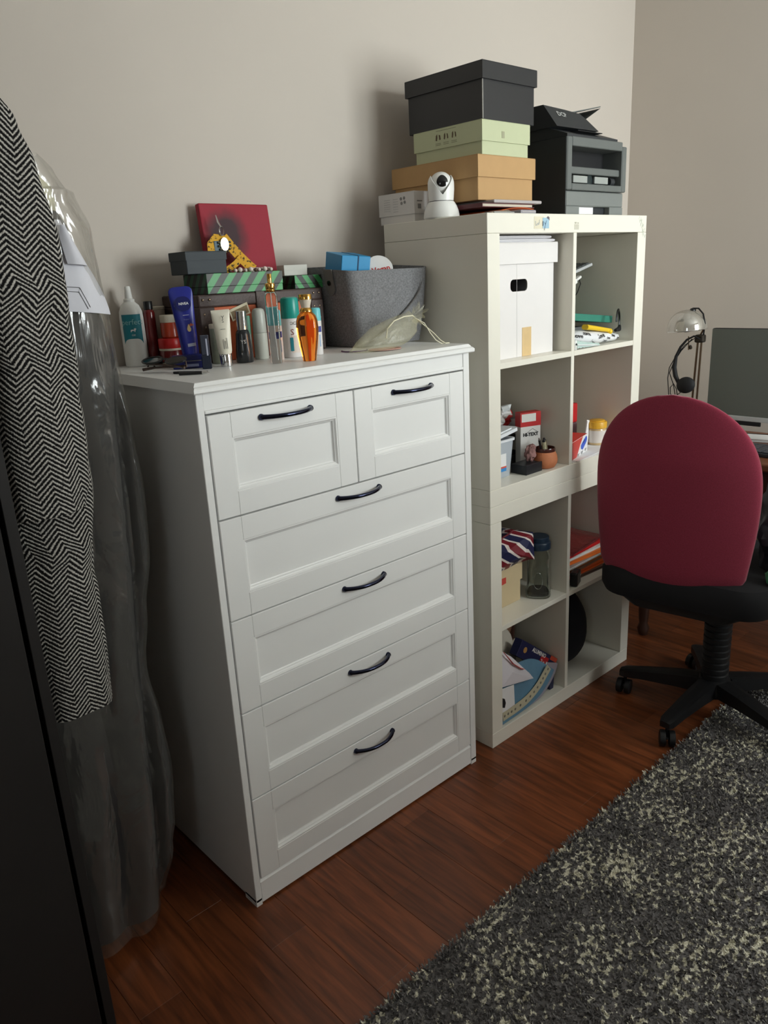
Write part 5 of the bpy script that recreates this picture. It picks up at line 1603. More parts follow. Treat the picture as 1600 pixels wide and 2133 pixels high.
obj('body', blob((1.160, -0.430, ZM + 0.052), 0.018, 0.016, 0.024, 0.35, 2.5, 5, None), M('dusty_pink_cloth', (146, 108, 104), 0.85, var=0.25), t, True)
obj('fold', blob((1.168, -0.432, ZM + 0.070), 0.013, 0.012, 0.010, 0.4, 2.5, 15, None, 16, 12), M('dusty_pink_cloth', (146, 108, 104), 0.85, var=0.25), t, True)
t = thing('desk_organiser', 'low black desk organiser box between the tub and the clay pot', 'organiser', (1.155, -0.43, ZM), 0)
obj('body', G().box(1.1, 1.176, -0.462, -0.402, ZM, ZM + 0.028, 0.002), bt, t)
obj('rim', G().box(1.098, 1.177, -0.464, -0.460, ZM + 0.0, ZM + 0.030, 0.001), bt, t)

# ================================================================ cell: middle right
t = thing('paper_sheet', 'flat white sheets lying on the floor of the middle right cell', 'paper', (1.45, -0.40, ZM), 0)
obj('sheet', G().box(1.312, 1.60, -0.485, -0.25, ZM, ZM + 0.0012), paper, t)
obj('sheet', G().box(-0.14, 0.14, -0.1, 0.1, 0, 0.001).xf(T(1.455, -0.375, ZM + 0.0014) @ R3(0, 0, 0.12)), paper, t)
ZM2 = ZM + 0.0026
t = thing('carton', 'white and red stapler carton with a blue stapler picture', 'box', (1.478, -0.428, ZM2), math.radians(16))
sw, sd, sh = 0.16, 0.075, 0.058
obj('body', G().box(-sw, 0, 0, sd, 0, sh, 0.0008), M('white_gloss_card2', (236, 236, 238), 0.35), t, False, True)
obj('red_top', G().box(-sw + 0.001, -0.001, 0.001, sd - 0.001, sh - 0.0002, sh + 0.0004), M('coral_red_print', (206, 62, 52), 0.4), t, False, True)
cr = M('coral_red_print', (206, 62, 52), 0.4)
obj('red_panel', G().prism([(-sw, 0.001), (-0.112, 0.001), (-0.096, 0.018), (-0.076, 0.038), (-0.05, 0.0575), (-sw, 0.0575)], 0, 0.0004, frame((0, 0, 0), (1, 0, 0), (0, 0, 1))), cr, t, False, True)
bl = M('royal_blue_print', (28, 84, 206), 0.35)
sp_ = obj('stapler_picture', G().prism([(-0.07, 0.02), (-0.052, 0.014), (-0.016, 0.032), (-0.008, 0.04), (-0.010, 0.05), (-0.018, 0.053), (-0.034, 0.047), (-0.062, 0.036), (-0.072, 0.03)], 0.0004, 0.0009, frame((0, 0, 0), (1, 0, 0), (0, 0, 1))), bl, t, False, True)
obj('picture_shade', G().prism([(-0.048, 0.034), (-0.030, 0.042), (-0.026, 0.045), (-0.032, 0.046), (-0.05, 0.038)], 0.0009, 0.0012, frame((0, 0, 0), (1, 0, 0), (0, 0, 1))), M('navy_print', (20, 40, 110), 0.4), sp_, False, True)
g = G()
for xx, zz, ww in ((-0.105, 0.007, 0.02), (-0.07, 0.008, 0.024), (-0.03, 0.010, 0.02)):
    for k in range(3):
        g.box(xx, xx + ww * (1 - 0.15 * k), -0.0006, -0.0002, zz - 0.003 * k, zz - 0.003 * k + 0.0016)
obj('small_print', g, ink_g, t, False, True, kind='stuff')
t = thing('blister_pack', 'red topped clear blister pack standing behind the stapler carton', 'pack', (1.50, -0.325, ZM2), math.radians(-4))
obj('card', G().box(-0.09, 0.065, 0, 0.028, 0.073, 0.140, 0.003), M('blister_red', (190, 38, 40), 0.35), t, False, True)
obj('blister', G().box(-0.09, 0.065, 0, 0.028, 0, 0.072, 0.003), M('mauve_clear_plastic', (124, 96, 104), 0.2, coat=0.4), t, False, True)
obj('print_line', G().box(0.0, 0.03, -0.0006, -0.0001, 0.118, 0.124), M('pale_red_print', (226, 150, 146), 0.5), t, False, True)
obj('print_line', G().box(-0.02, 0.035, -0.0006, -0.0001, 0.101, 0.104), M('pale_red_print', (226, 150, 146), 0.5), t, False, True)
obj('content', G().sphere((0.03, 0.002, 0.026), 0.017, 14, 10, sy=0.4), M('slate_blue_plastic', (66, 70, 92), 0.4), t, True, True)
t = thing('leaflet', 'white folded card leaning by the yellow lidded jar', 'leaflet', (1.535, -0.385, ZM2), 0, rot=(0, math.radians(14), math.radians(8)))
obj('page', G().box(-0.014, 0.010, -0.001, 0.001, 0.003, 0.084), paper, t, False, True)
obj('page', G().box(-0.014, 0.012, 0.0015, 0.003, 0.003, 0.088), card_w, t, False, True)
t = thing('jar', 'clear jar with white label and yellow screw lid, half behind the chair', 'jar', (1.585, -0.395, ZM2), face(1.585, -0.395))
obj('body', G().lathe([(0.03, 0), (0.032, 0.002), (0.032, 0.052), (0.0295, 0.057)], 32), M('honey_glass', (204, 176, 130), 0.15, coat=0.4), t, True, True)
obj('label', patch(0.0323, 0.008, 0.05, -140, 110, 30), M('white_label', (222, 214, 206), 0.6), t, True, True)
obj('lid', G().lathe([(0.0315, 0.057), (0.0335, 0.058), (0.0335, 0.076), (0.032, 0.079), (0.026, 0.08), (0.026, 0.083), (0.024, 0.084)], 32), M('mustard_lid', (226, 172, 50), 0.4), t, True, True)
t = thing('glass_mug', 'small steel and clear mug with looped handle beside the divider', 'mug', (1.384, -0.345, ZM2), 0)
obj('body', G().lathe([(0.022, 0), (0.0235, 0.002), (0.0235, 0.094), (0.0215, 0.094), (0.021, 0.004), (0.0, 0.004)], 24, c=(1.384, -0.345, ZM2), caps=False), M('pale_tin_lid', (228, 226, 224), 0.4), t, True)
obj('band', G().lathe([(0.0238, 0.074), (0.0242, 0.075), (0.0242, 0.095), (0.0215, 0.0955)], 24, c=(1.384, -0.345, ZM2)), chrome, t, True)
obj('handle', G().tube([(1.402, -0.358, ZM2 + 0.078), (1.413, -0.369, ZM2 + 0.074), (1.4165, -0.372, ZM2 + 0.058), (1.413, -0.369, ZM2 + 0.042), (1.402, -0.358, ZM2 + 0.034)], 0.0035, 8), wht, t, True)

# ================================================================ lower unit, upper left cell
ZL = 0.403 + 0.0003
beige = M('beige_card', (216, 196, 156), 0.65, var=0.04)
t = thing('shoe_box', 'beige shoe box with a red label in the lower unit', 'box', (1.05, -0.29, ZL), 0)
l = lidbox(t, 0.954, 1.146, -0.405, -0.13, ZL, ZL + 0.134, 0.060, 0.004, beige)
lb = obj('label_patch', G().prism([(-0.045, -0.014), (0.032, -0.009), (0.032, 0.011), (-0.045, 0.014)], 0, 0.0005, frame((1.035, -0.4091, ZL + 0.092), (1, 0, 0), (0, 0, 1))), M('label_red', (206, 78, 66), 0.5), l)
t = thing('gift_bag', 'navy bag with red and white flag stripes slumped on the beige shoe box', 'bag', (1.05, -0.33, ZL + 0.135), 0)
fg, nt, b = nodes_mat('navy_flag_cloth')
uvn = nt.nodes.new('ShaderNodeTexCoord')
mp = nt.nodes.new('ShaderNodeMapping')
mp.inputs['Rotation'].default_value = (0.3, 0.85, 0.4)
nt.links.new(uvn.outputs['Object'], mp.inputs['Vector'])
spx = nt.nodes.new('ShaderNodeSeparateXYZ')
nt.links.new(mp.outputs[0], spx.inputs[0])
fr1 = math_node(nt, 'FRACT', math_node(nt, 'DIVIDE', math_node(nt, 'ADD', spx.outputs[0], math_node(nt, 'MULTIPLY', math_node(nt, 'PINGPONG', spx.outputs[1], 0.05), 0.6)), 0.062))
d1 = math_node(nt, 'ABSOLUTE', math_node(nt, 'SUBTRACT', fr1, 0.5))
c1_ = mix_col(nt, math_node(nt, 'LESS_THAN', d1, 0.27), lin((38, 40, 76)), lin((226, 216, 208)))
c2_ = mix_col(nt, math_node(nt, 'LESS_THAN', d1, 0.15), c1_, lin((120, 28, 40)))
nt.links.new(c2_, b.inputs['Base Color'])
b.inputs['Roughness'].default_value = 0.4
ft_m = fg
zb = ZL + 0.1345
P_ = dict(a=(0.958, -0.415, zb), b=(1.118, -0.418, zb + 0.004), c=(1.16, -0.45, zb + 0.012), d=(1.166, -0.44, zb + 0.10), e=(1.10, -0.40, zb + 0.112), f=(0.956, -0.42, zb + 0.10), g=(0.958, -0.20, zb), h=(1.13, -0.20, zb), i=(1.12, -0.22, zb + 0.10), j=(0.956, -0.22, zb + 0.11), k=(1.02, -0.448, zb + 0.075), l=(1.09, -0.462, zb + 0.05))
V_ = {k: Vector(v) for k, v in P_.items()}
g = G()
vb = {k: g.bm.verts.new(v) for k, v in V_.items()}
for fc in ('abl', 'alk', 'akf', 'blc', 'cld', 'dlk', 'dke', 'ekf', 'bch', 'chid', 'edi', 'eijf', 'ghba', 'gjih', 'gafj'):
    g.bm.faces.new([vb[q] for q in fc])
bmesh.ops.subdivide_edges(g.bm, edges=g.bm.edges[:], cuts=2, use_grid_fill=True)
for v in g.bm.verts:
    n_ = 0.004 * nz(v.co.x * 30, v.co.y * 30, v.co.z * 30)
    v.co.y += n_
    v.co.z = max(zb + 0.0003, v.co.z + n_)
    v.co.x = max(0.953, v.co.x)
obj('cloth', g, ft_m, t)
obj('tie_string', G().tube([(0.96, -0.425, zb + 0.10), (1.0, -0.43, zb + 0.113), (1.06, -0.425, zb + 0.118), (1.10, -0.41, zb + 0.116)], 0.003, 6), M('maroon_cord', (110, 34, 44), 0.6), t, True)
t = thing('file_box', 'plain navy blue file box at the back of the lower unit', 'box', (1.07, -0.17, ZL + 0.135), 0)
nb = M('navy_blue_card', (36, 52, 120), 0.5)
lidbox(t, 0.96, 1.17, -0.185, -0.13, ZL + 0.1345, ZL + 0.30, 0.03, 0.002, nb)
lower_glass = glass_mat('jar_glass', (236, 242, 240), 0.03)
x, y = 1.2155, -0.424
t = thing('storage_jar', 'tall clear glass jar with dark blue lid in the lower unit', 'jar', (x, y, ZL), face(x, y))
def sqr(h, z, p=4.0, n=40):
    out = []
    for i in range(n):
        a = 2 * PI * i / n
        c_, s_ = math.cos(a), math.sin(a)
        k = (abs(c_) ** p + abs(s_) ** p) ** (-1 / p)
        out.append(Vector((h * k * c_, h * k * s_, z)))
    return out
ot = [(0.039, 0), (0.0415, 0.004), (0.0415, 0.022), (0.0365, 0.03), (0.036, 0.10), (0.0355, 0.125), (0.0385, 0.132), (0.038, 0.14), (0.034, 0.15), (0.0325, 0.165)]
g = G()
rr = [sqr(h, z, 3.2 if z < 0.12 else 2.0) for h, z in ot] + [sqr(h - 0.0035, max(z, 0.008), 3.2 if z < 0.12 else 2.0) for h, z in reversed(ot)]
g.loft(rr, True, True)
obj('body', g, lower_glass, t, True, True)
obj('lid', G().lathe([(0.034, 0.1655), (0.0395, 0.166), (0.0395, 0.186), (0.038, 0.189), (0.0345, 0.191), (0.034, 0.204), (0.032, 0.206)], 40), M('dark_blue_lid', (26, 44, 62), 0.35), t, True, True)
g = G()
ptsl = [(0.014 * math.cos(a), -0.0362, 0.062 + 0.028 * math.sin(a)) for a in [2 * PI * i / 28 for i in range(29)]]
g.tube(ptsl, 0.0013, 6)
obj('embossed_oval', g, lower_glass, t, True, True)
obj('salt_layer', G().loft([sqr(0.034, 0.0085, 3.0), sqr(0.0345, 0.02, 3.0)]), M('dark_grains', (70, 66, 62), 0.8, var=0.4, scale=300), t, False, True)

# lower unit, upper right cell: a fanned stack of folders
zc = ZL
cols = [('brown_grey_folder', (104, 82, 70), 'brown grey folder at the bottom of the fanned folder stack'),
        ('orange_folder_deep', (214, 92, 38), 'deep orange folder second from the bottom of the stack'),
        ('brown_envelope', (140, 106, 84), 'brown envelope above the deep orange folder in the stack'),
        ('amber_folder', (232, 140, 62), 'amber orange folder in the middle of the stack, above a brown envelope'),
        ('grey_wallet', (176, 170, 166), 'grey white document wallet between two orange folders'),
        ('orange_folder_light', (236, 126, 54), 'light orange folder right under the white paper sheaf'),
        ('white_sheaf', (236, 232, 228), 'white paper sheaf with bright edge below the red folder'),
        ('red_folder', (206, 38, 40), 'bright red folder on top of the fanned stack')]
rs = random.Random(11)
for k, (mn, rgb, lab) in enumerate(cols):
    th = 0.0135 if k in (1, 3, 5, 7) else 0.0105
    a = math.radians(-3 + 3.0 * ((k * 37) % 5) / 2)
    dx, dy = 0.006 * ((k * 7) % 3 - 1), 0.010 * ((k * 5) % 4) / 2
    t = thing('folder', lab, 'folder', (1.46 + dx, -0.30 + dy, zc), a)
    mm = M(mn, rgb, 0.45, var=0.06)
    g = G()
    hx, hy = 0.128, 0.150
    n_ = 12
    def top(u, v, z0):
        return Vector((-hx + 2 * hx * u, -hy + 2 * hy * v, z0 + 0.0035 * math.sin(PI * u) * (1 - v)))
    ra_ = [top(i / n_, 0, th - 0.001) for i in range(n_ + 1)]
    g.grid(n_, 4, lambda u, v: Vector((-hx + 2 * hx * u, -hy + 2 * hy * v, th - 0.0022 + 0.0018 * math.sin(PI * u))))
    obj('cover', g.thick(0.0008), mm, t, True, True)
    obj('back_cover', G().box(-hx, hx, -hy, hy, 0, 0.0012), mm, t, False, True)
    obj('papers', G().box(-hx + 0.006, hx - 0.004, -hy + 0.004, hy - 0.004, 0.0013, th - 0.0035), paper if k in (4, 6) else mm, t, False, True)
    zc += th + 0.0002
t = thing('document_wallet', 'clear reddish plastic wallet lying loose on the red folder', 'wallet', (1.47, -0.29, zc), 0, rot=(0, 0, math.radians(8)))
g = G()
g.grid(14, 8, lambda u, v: Vector((-0.13 + 0.26 * u, -0.15 + 0.28 * v, 0.001 + 0.05 * (v ** 2) * (0.5 + 0.5 * math.sin(PI * u)) + 0.008 * abs(nz(u * 3, v * 3, 7)))))
obj('film', g.thick(0.0006), film_mat('red_clear_film', (150, 60, 60), 0.55, 0.3, 20, 0.3, sheer=0.05), t, True, True)
obj('elastic', G().tube([(-0.13, -0.151, 0.006), (0, -0.152, 0.009), (0.13, -0.15, 0.007)], 0.0018, 6), M('maroon_cord', (110, 34, 44), 0.6), t, True, True)
t = thing('phone_charger', 'black charger block lying before the folder stack beside the divider', 'charger', (1.368, -0.466, ZL), math.radians(20))
obj('body', G().box(-0.03, 0.024, -0.014, 0.012, 0, 0.05, 0.006, 2), blk, t, False, True)
obj('metal_edge', G().box(0.006, 0.022, -0.0146, -0.0138, 0.030, 0.033), chrome, t, False, True)

# lower unit, bottom left cell
ZF = 0.0503
t = thing('cloth_bag', 'stuffed off white cotton bag in the bottom left cell', 'bag', (1.06, -0.32, ZF), 0)
owc = M('off_white_cotton', (206, 198, 184), 0.9, var=0.06)
obj('body', blob((1.062, -0.325, ZF + 0.142), 0.105, 0.088, 0.150, 0.12, 1.8, 3.0, ZF, 32, 22), owc, t, True)
obj('hem', G().tube([(0.99, -0.405, ZF + 0.175), (1.05, -0.414, ZF + 0.165), (1.10, -0.405, ZF + 0.185), (1.14, -0.385, ZF + 0.205)], [0.004, 0.008, 0.007, 0.003], 8), owc, t, True)
t = thing('slipper', 'tan leather slipper with dark brown heel loop above the off white cotton bag', 'slipper', (1.17, -0.21, ZF), 0)
tanl = M('tan_leather', (146, 108, 82), 0.6, var=0.25, scale=40)
brs = M('brown_sole', (92, 60, 50), 0.6)
sm_ = T(1.205, -0.285, ZF + 0.16) @ R3(0, math.radians(-62), math.radians(20))
obj('sole', G().loft([[Vector((0.12 * math.cos(a), 0.040 * math.sin(a) * (1 - 0.2 * math.cos(a)), zz)) for a in [2 * PI * i / 28 for i in range(28)]] for zz in (0.0, 0.010)]).xf(sm_), brs, t, True)
obj('upper', blob((0.05, 0, 0.026), 0.066, 0.036, 0.024, 0.22, 2.0, 9, 0.0105).xf(sm_), tanl, t, True)
obj('heel_loop', G().tube([(-0.035, -0.036, 0.012), (-0.075, -0.034, 0.035), (-0.105, -0.012, 0.044), (-0.105, 0.014, 0.044), (-0.07, 0.034, 0.03), (-0.035, 0.036, 0.012)], 0.007, 8, flat=1.3).xf(sm_), M('dark_brown_strap', (66, 32, 30), 0.4), t, True)
t = thing('foil_carton', 'long navy carton with white and red print leaning in the bottom left cell', 'box', (1.277, -0.462, ZF + 0.104), 0, rot=(0, math.radians(37), 0))
nv = M('navy_gloss_card', (32, 36, 72), 0.4)
obj('body', G().box(-0.240, -0.001, 0.0, 0.030, -0.056, 0, 0.001), nv, t, False, True)
wp = M('white_print', (222, 218, 214), 0.5)
obj('red_print', G().box(-0.102, -0.052, -0.0006, -0.0001, -0.054, -0.013), M('carton_red', (184, 40, 42), 0.4), t, False, True)
obj('orange_end', G().box(-0.045, -0.0005, -0.0007, 0.0305, -0.014, 0.0005), M('red_orange_print', (196, 76, 52), 0.5), t, False, True)
lettering('lettering', 'ALUMINIO', 0.019, wp, t, frame((-0.122, -0.0007, -0.0125), (1, 0, 0), (0, 0, 1)), bold=0.0006, local=True)
lettering('lettering', '2 x 1', 0.020, wp, t, frame((-0.077, -0.0009, -0.034), (1, 0, 0), (0, 0, 1)), bold=0.0005, local=True)
obj('round_print', G().lathe([(0.010, 0), (0.010, 0.0005)], 20, mat=frame((-0.205, -0.0002, -0.026), (1, 0, 0), (0, 0, 1))), M('ochre_print', (170, 128, 72), 0.5), t, False, True)
obj('side_panel', G().prism([(1.222, 0.092), (1.262, 0.070), (1.257, 0.0008), (1.238, 0.0008)], 0.432, 0.461, Matrix(((1, 0, 0, 0), (0, 0, -1, 0), (0, 1, 0, ZF), (0, 0, 0, 1)))), nv, t)
def curve(pts, u):
    k = u * (len(pts) - 1)
    i = min(int(k), len(pts) - 2)
    f = k - i
    p0, p1, p2, p3 = pts[max(i - 1, 0)], pts[i], pts[i + 1], pts[min(i + 2, len(pts) - 1)]
    return [0.5 * (2 * p1[c] + (p2[c] - p0[c]) * f + (2 * p0[c] - 5 * p1[c] + 4 * p2[c] - p3[c]) * f * f + (3 * p1[c] - p0[c] - 3 * p2[c] + p3[c]) * f ** 3) for c in range(2)]
t = thing('magazine', 'curved blue magazine with a pale ruler strip in the bottom left cell', 'magazine', (1.09, -0.475, ZF), 0)
bluec = M('dusty_blue_cover', (102, 142, 168), 0.5, var=0.1)
lo_ = [(0.955, 0.0035), (0.995, 0.005), (1.05, 0.007), (1.103, 0.012), (1.16, 0.028), (1.206, 0.059), (1.232, 0.088)]
up_ = [(0.955, 0.178), (0.98, 0.178), (1.02, 0.18), (1.06, 0.18), (1.116, 0.17), (1.16, 0.148), (1.192, 0.124)]
def mag(u, v, off=0.0):
    a, b_ = curve(lo_, u), curve(up_, u)
    return Vector((a[0] + (b_[0] - a[0]) * v, -0.4815 + 0.014 * v + off, ZF + a[1] + (b_[1] - a[1]) * v))
g = G()
g.grid(24, 8, mag)
obj('cover', g.thick(0.002), bluec, t, True)
mid_ = [(0.955, 0.034), (0.985, 0.035), (1.02, 0.036), (1.074, 0.042), (1.115, 0.055), (1.149, 0.073), (1.174, 0.094), (1.198, 0.114)]
def strip(u, v):
    c0 = curve(mid_, u)
    c1 = curve(mid_, min(1, u + 0.02)) if u < 0.98 else c0
    cm = curve(mid_, max(0, u - 0.02))
    tx, tz = c1[0] - cm[0], c1[1] - cm[1]
    l_ = math.hypot(tx, tz)
    k = (v - 0.5) * 0.030
    return Vector((c0[0] - tz / l_ * k, -0.4858 + 0.0022 * v, ZF + c0[1] + tx / l_ * k))
g = G()
g.grid(24, 2, strip)
st_ = obj('ruler_strip', g.thick(0.001), M('cream_strip', (196, 190, 162), 0.6), t, True)
for k in range(13):
    c0 = strip(0.05 + 0.9 * k / 12, 0.5)
    obj('strip_mark', G().sphere((c0.x, c0.y - 0.0006, c0.z), 0.0046, 8, 6, sy=0.2), M('grey_strip_mark', (128, 124, 112), 0.6), st_)
t = thing('magazine', 'pale lilac booklet tucked behind the blue magazine', 'magazine', (1.16, -0.468, ZF), 0)
lo2 = [(1.05, 0.002), (1.11, 0.003), (1.165, 0.008), (1.21, 0.032), (1.245, 0.064), (1.262, 0.098)]
g = G()
g.grid(18, 4, lambda u, v: Vector((curve(lo2, u)[0] - 0.05 * v, -0.4745 + 0.006 * v, ZF + curve(lo2, u)[1] + 0.035 * v * (1 - 0.4 * u))))
obj('cover', g.thick(0.001), M('lilac_grey_cover', (160, 154, 164), 0.5), t, True)
g = G()
g.grid(18, 4, lambda u, v: Vector((curve(lo2, u)[0] - 0.052 * v - 0.002, -0.472 + 0.006 * v, ZF + curve(lo2, u)[1] + 0.001 + 0.035 * v * (1 - 0.4 * u))))
obj('pages', g.thick(0.001), paper, t, True)
t = thing('paper_bag', 'white paper bag with red handles slumped over the blue magazine', 'bag', (1.02, -0.485, ZF + 0.11), 0)
pb = M('lilac_white_paper', (224, 220, 226), 0.6, var=0.03)
vv_ = [Vector(q) for q in ((0.951, -0.4855, ZF + 0.142), (1.03, -0.4875, ZF + 0.126), (1.108, -0.4885, ZF + 0.110), (1.088, -0.486, ZF + 0.137), (1.056, -0.484, ZF + 0.170), (1.007, -0.476, ZF + 0.224), (0.951, -0.470, ZF + 0.268))]
cen = Vector((1.0, -0.4872, ZF + 0.175))
g = G()
c_v = g.bm.verts.new(cen)
rim_ = [g.bm.verts.new(v) for v in vv_]
for i in range(len(rim_)):
    g.bm.faces.new((c_v, rim_[i], rim_[(i + 1) % len(rim_)]))
obj('paper', g.thick(0.003), pb, t)
obj('handle', G().tube([(0.962, -0.483, ZF + 0.258), (0.985, -0.4855, ZF + 0.228), (1.003, -0.4870, ZF + 0.204), (1.04, -0.4895, ZF + 0.173), (1.058, -0.4890, ZF + 0.164)], [0.002, 0.004, 0.005, 0.004, 0.002], 7, flat=0.4), M('coral_red_print', (206, 62, 52), 0.4), t, True)
t = thing('paper_sheet', 'white sheet with a black blot standing at the left of the bottom left cell', 'paper', (0.985, -0.484, ZF), 0)
g = G()
g.face([Vector((0.950, -0.4842, ZF + 0.0505)), Vector((0.972, -0.4842, ZF + 0.0505)), Vector((1.014, -0.4842, ZF + 0.053)), Vector((1.010, -0.4842, ZF + 0.127)), Vector((0.950, -0.4842, ZF + 0.136))])
obj('sheet', g.thick(0.0008), paper, t)
obj('blot_print', G().prism([(0.951, 0.070), (0.963, 0.064), (0.968, 0.08), (0.963, 0.096), (0.951, 0.104)], 0.4852, 0.4858, Matrix(((1, 0, 0, 0), (0, 0, -1, 0), (0, 1, 0, ZF), (0, 0, 0, 1)))), ink, t)
# bottom right cell
t = thing('cushion', 'plump black cushion leaning on the divider in the bottom right cell', 'cushion', (1.42, -0.32, ZF), 0)
g = G()
g.sphere((0, 0, 0), 1, 36, 24)
for v in g.bm.verts:
    p = v.co
    k = 1 + 0.05 * nz(p.x * 2, p.y * 2, p.z * 2)
    xx = 1.412 + 0.108 * p.x * k * (1 - 0.25 * p.z)
    yy = -0.31 + 0.16 * math.copysign(abs(p.y) ** 0.8, p.y)
    zz = ZF + 0.158 + 0.158 * math.copysign(abs(p.z) ** 0.85, p.z) * k
    v.co = Vector((max(1.3015, xx), yy, max(ZF + 0.0002, zz)))
obj('cover', g, M('black_cushion_cloth', (24, 26, 32), 0.9, var=0.1), t, True)
pts = [(1.412 + 0.1 * math.cos(a) * 1.0, -0.47, ZF + 0.158 + 0.13 * math.sin(a)) for a in [math.radians(-60 + 10 * i) for i in range(13)]]
obj('piping', G().tube([(max(1.31, 1.52 - 0.0002 * i * i), -0.31 - 0.012 * i, ZF + 0.15 - 0.001 * i) for i in range(10)], 0.002, 6), M('black_cushion_cloth', (24, 26, 32), 0.9, var=0.1), t, True)

# ================================================================ desk in the corner
deskw = M('brown_desk_wood', (112, 68, 44), 0.4, var=0.2, scale=12)
deskd = M('dark_desk_wood', (66, 42, 32), 0.45, var=0.2, scale=14)
TX0, TX1, TY0, TY1, TZ = 1.875, 2.375, -1.70, -0.37, 0.775
t = thing('desk', 'brown wooden desk with turned legs against the right wall', 'desk', ((TX0 + TX1) / 2, (TY0 + TY1) / 2, 0))
obj('top', G().box(TX0, TX1, TY0, TY1, TZ - 0.028, TZ, 0.006, 2), deskw, t)
g = G().box(TX0 + 0.03, TX0 + 0.048, TY0 + 0.04, TY1 - 0.04, TZ - 0.15, TZ - 0.0285)
obj('front_apron', g, deskd, t)
obj('side_apron', G().box(TX0 + 0.048, TX1 - 0.05, TY1 - 0.058, TY1 - 0.04, TZ - 0.15, TZ - 0.0285), deskd, t)
obj('side_apron', G().box(TX0 + 0.048, TX1 - 0.05, TY0 + 0.04, TY0 + 0.058, TZ - 0.15, TZ - 0.0285), deskd, t)
obj('back_apron', G().box(TX1 - 0.05, TX1 - 0.032, TY0 + 0.04, TY1 - 0.04, TZ - 0.15, TZ - 0.0285), deskd, t)
lp_ = [(0.016, 0), (0.02, 0.01), (0.024, 0.03), (0.016, 0.05), (0.019, 0.07), (0.025, 0.2), (0.027, 0.33), (0.02, 0.38), (0.03, 0.41), (0.03, 0.43), (0.02, 0.46), (0.026, 0.49), (0.026, 0.51), (0.024, 0.53)]
for lx in (TX0 + 0.045, TX1 - 0.045):
    for ly in (TY0 + 0.055, TY1 - 0.055):
        g = G().lathe(lp_, 20, c=(lx, ly, 0)).box(lx - 0.027, lx + 0.027, ly - 0.027, ly + 0.027, 0.53, TZ - 0.0285, 0.002)
        obj('leg', g, deskd, t, True)

scr, nt, b = nodes_mat('matt_dark_screen')
b.inputs['Base Color'].default_value = lin((96, 102, 96))
b.inputs['Roughness'].default_value = 0.32
b.inputs['Specular IOR Level'].default_value = 0.6
t = thing('monitor', 'dark computer monitor with pale lower bezel on the desk', 'monitor', (2.13, -0.805, TZ), 0)
obj('back_shell', G().box(2.105, 2.13, -1.075, -0.536, 0.876, 1.195, 0.004, 2), blk_m, t)
obj('screen', G().box(2.1, 2.1048, -1.072, -0.539, 0.886, 1.193), scr, t)
obj('lower_bezel', G().box(2.098, 2.1049, -1.075, -0.536, 0.868, 0.885, 0.001), M('silver_plastic', (190, 192, 192), 0.35), t)
obj('neck', G().box(2.135, 2.16, -0.84, -0.77, TZ + 0.012, 1.0, 0.004), blk_m, t)
obj('foot', G().box(2.12, 2.28, -0.94, -0.77, TZ, TZ + 0.012, 0.005, 2), M('silver_plastic', (190, 192, 192), 0.35), t)
obj('cable_clip', G().box(2.098, 2.104, -0.74, -0.64, 0.852, 0.867, 0.002), blk_m, t)

# desk lamp with glassy dome
t = thing('desk_lamp', 'desk lamp with shiny dome shade on thin rods, left of the monitor', 'lamp', (2.1, -0.485, TZ), 0)
brz = M('bronze_metal', (120, 104, 84), 0.35, 1.0)
obj('base', G().lathe([(0.075, 0), (0.078, 0.004), (0.075, 0.014), (0.02, 0.02)], 36, c=(2.1, -0.46, TZ)), brz, t, True)
for dy in (-0.010, 0.010):
    obj('rod', G().tube([(2.1, -0.485 + dy, TZ + 0.018), (2.1, -0.494 + dy * 0.7, 1.155)], 0.004, 8), brz, t, True)
obj('joint', G().box(2.085, 2.115, -0.512, -0.478, 1.143, 1.172, 0.006, 2).tube([(2.08, -0.472, 1.128), (2.08, -0.466, 1.126)], 0.008, 8), M('dark_bronze', (70, 64, 58), 0.4, 0.8), t)
dc = Vector((2.1, -0.443, 1.186))
dm = T(*dc) @ R3(math.radians(-5), 0, 0)
dome_m = film_mat('smoked_chrome_dome', (176, 172, 160), 0.40, 0.08, 10, 0.05, sheer=0.33)
g = G()
prof_ = [(0.071, 0.0), (0.0705, 0.016), (0.066, 0.033), (0.056, 0.051), (0.041, 0.065), (0.022, 0.073), (0.006, 0.075)]
g.lathe(prof_, 44, caps=False, mat=dm)
obj('shade', g, dome_m, t, True)
obj('shade_rim', G().tube([dm @ Vector((0.071 * math.cos(a), 0.071 * math.sin(a), 0)) for a in [2 * PI * i / 44 for i in range(45)]], 0.0016, 6), chrome, t, True)
obj('bulb', G().sphere(dm @ Vector((0, 0, 0.018)), 0.026, 20, 14).lathe([(0.012, 0.04), (0.014, 0.05), (0.014, 0.07)], 16, mat=dm), M('pearl_bulb', (214, 206, 200), 0.2, coat=0.5), t, True)
obj('shade_cap', G().lathe([(0.012, 0.072), (0.012, 0.079), (0.006, 0.085)], 16, mat=dm @ T(0, -0.022, -0.006)), M('black_plastic', (22, 22, 24), 0.35), t, True)
obj('flex', G().tube([dm @ Vector((0, -0.022, 0.078)), dm @ Vector((0, -0.045, 0.076)), dm @ Vector((0, -0.062, 0.055)), dm @ Vector((0, -0.068, 0.02)), (2.1, -0.506, 1.168)], 0.003, 7), blk, t, True)
obj('arm', G().tube([(2.1, -0.494, 1.17), (2.1, -0.505, 1.19), (2.1, -0.50, 1.225), dm @ Vector((0, -0.022, 0.072))], 0.0035, 8), brz, t, True)
obj('counter_rod', G().tube([(2.095, -0.452, 1.165), (2.095, -0.455, 1.115)], 0.0022, 6), brz, t, True)

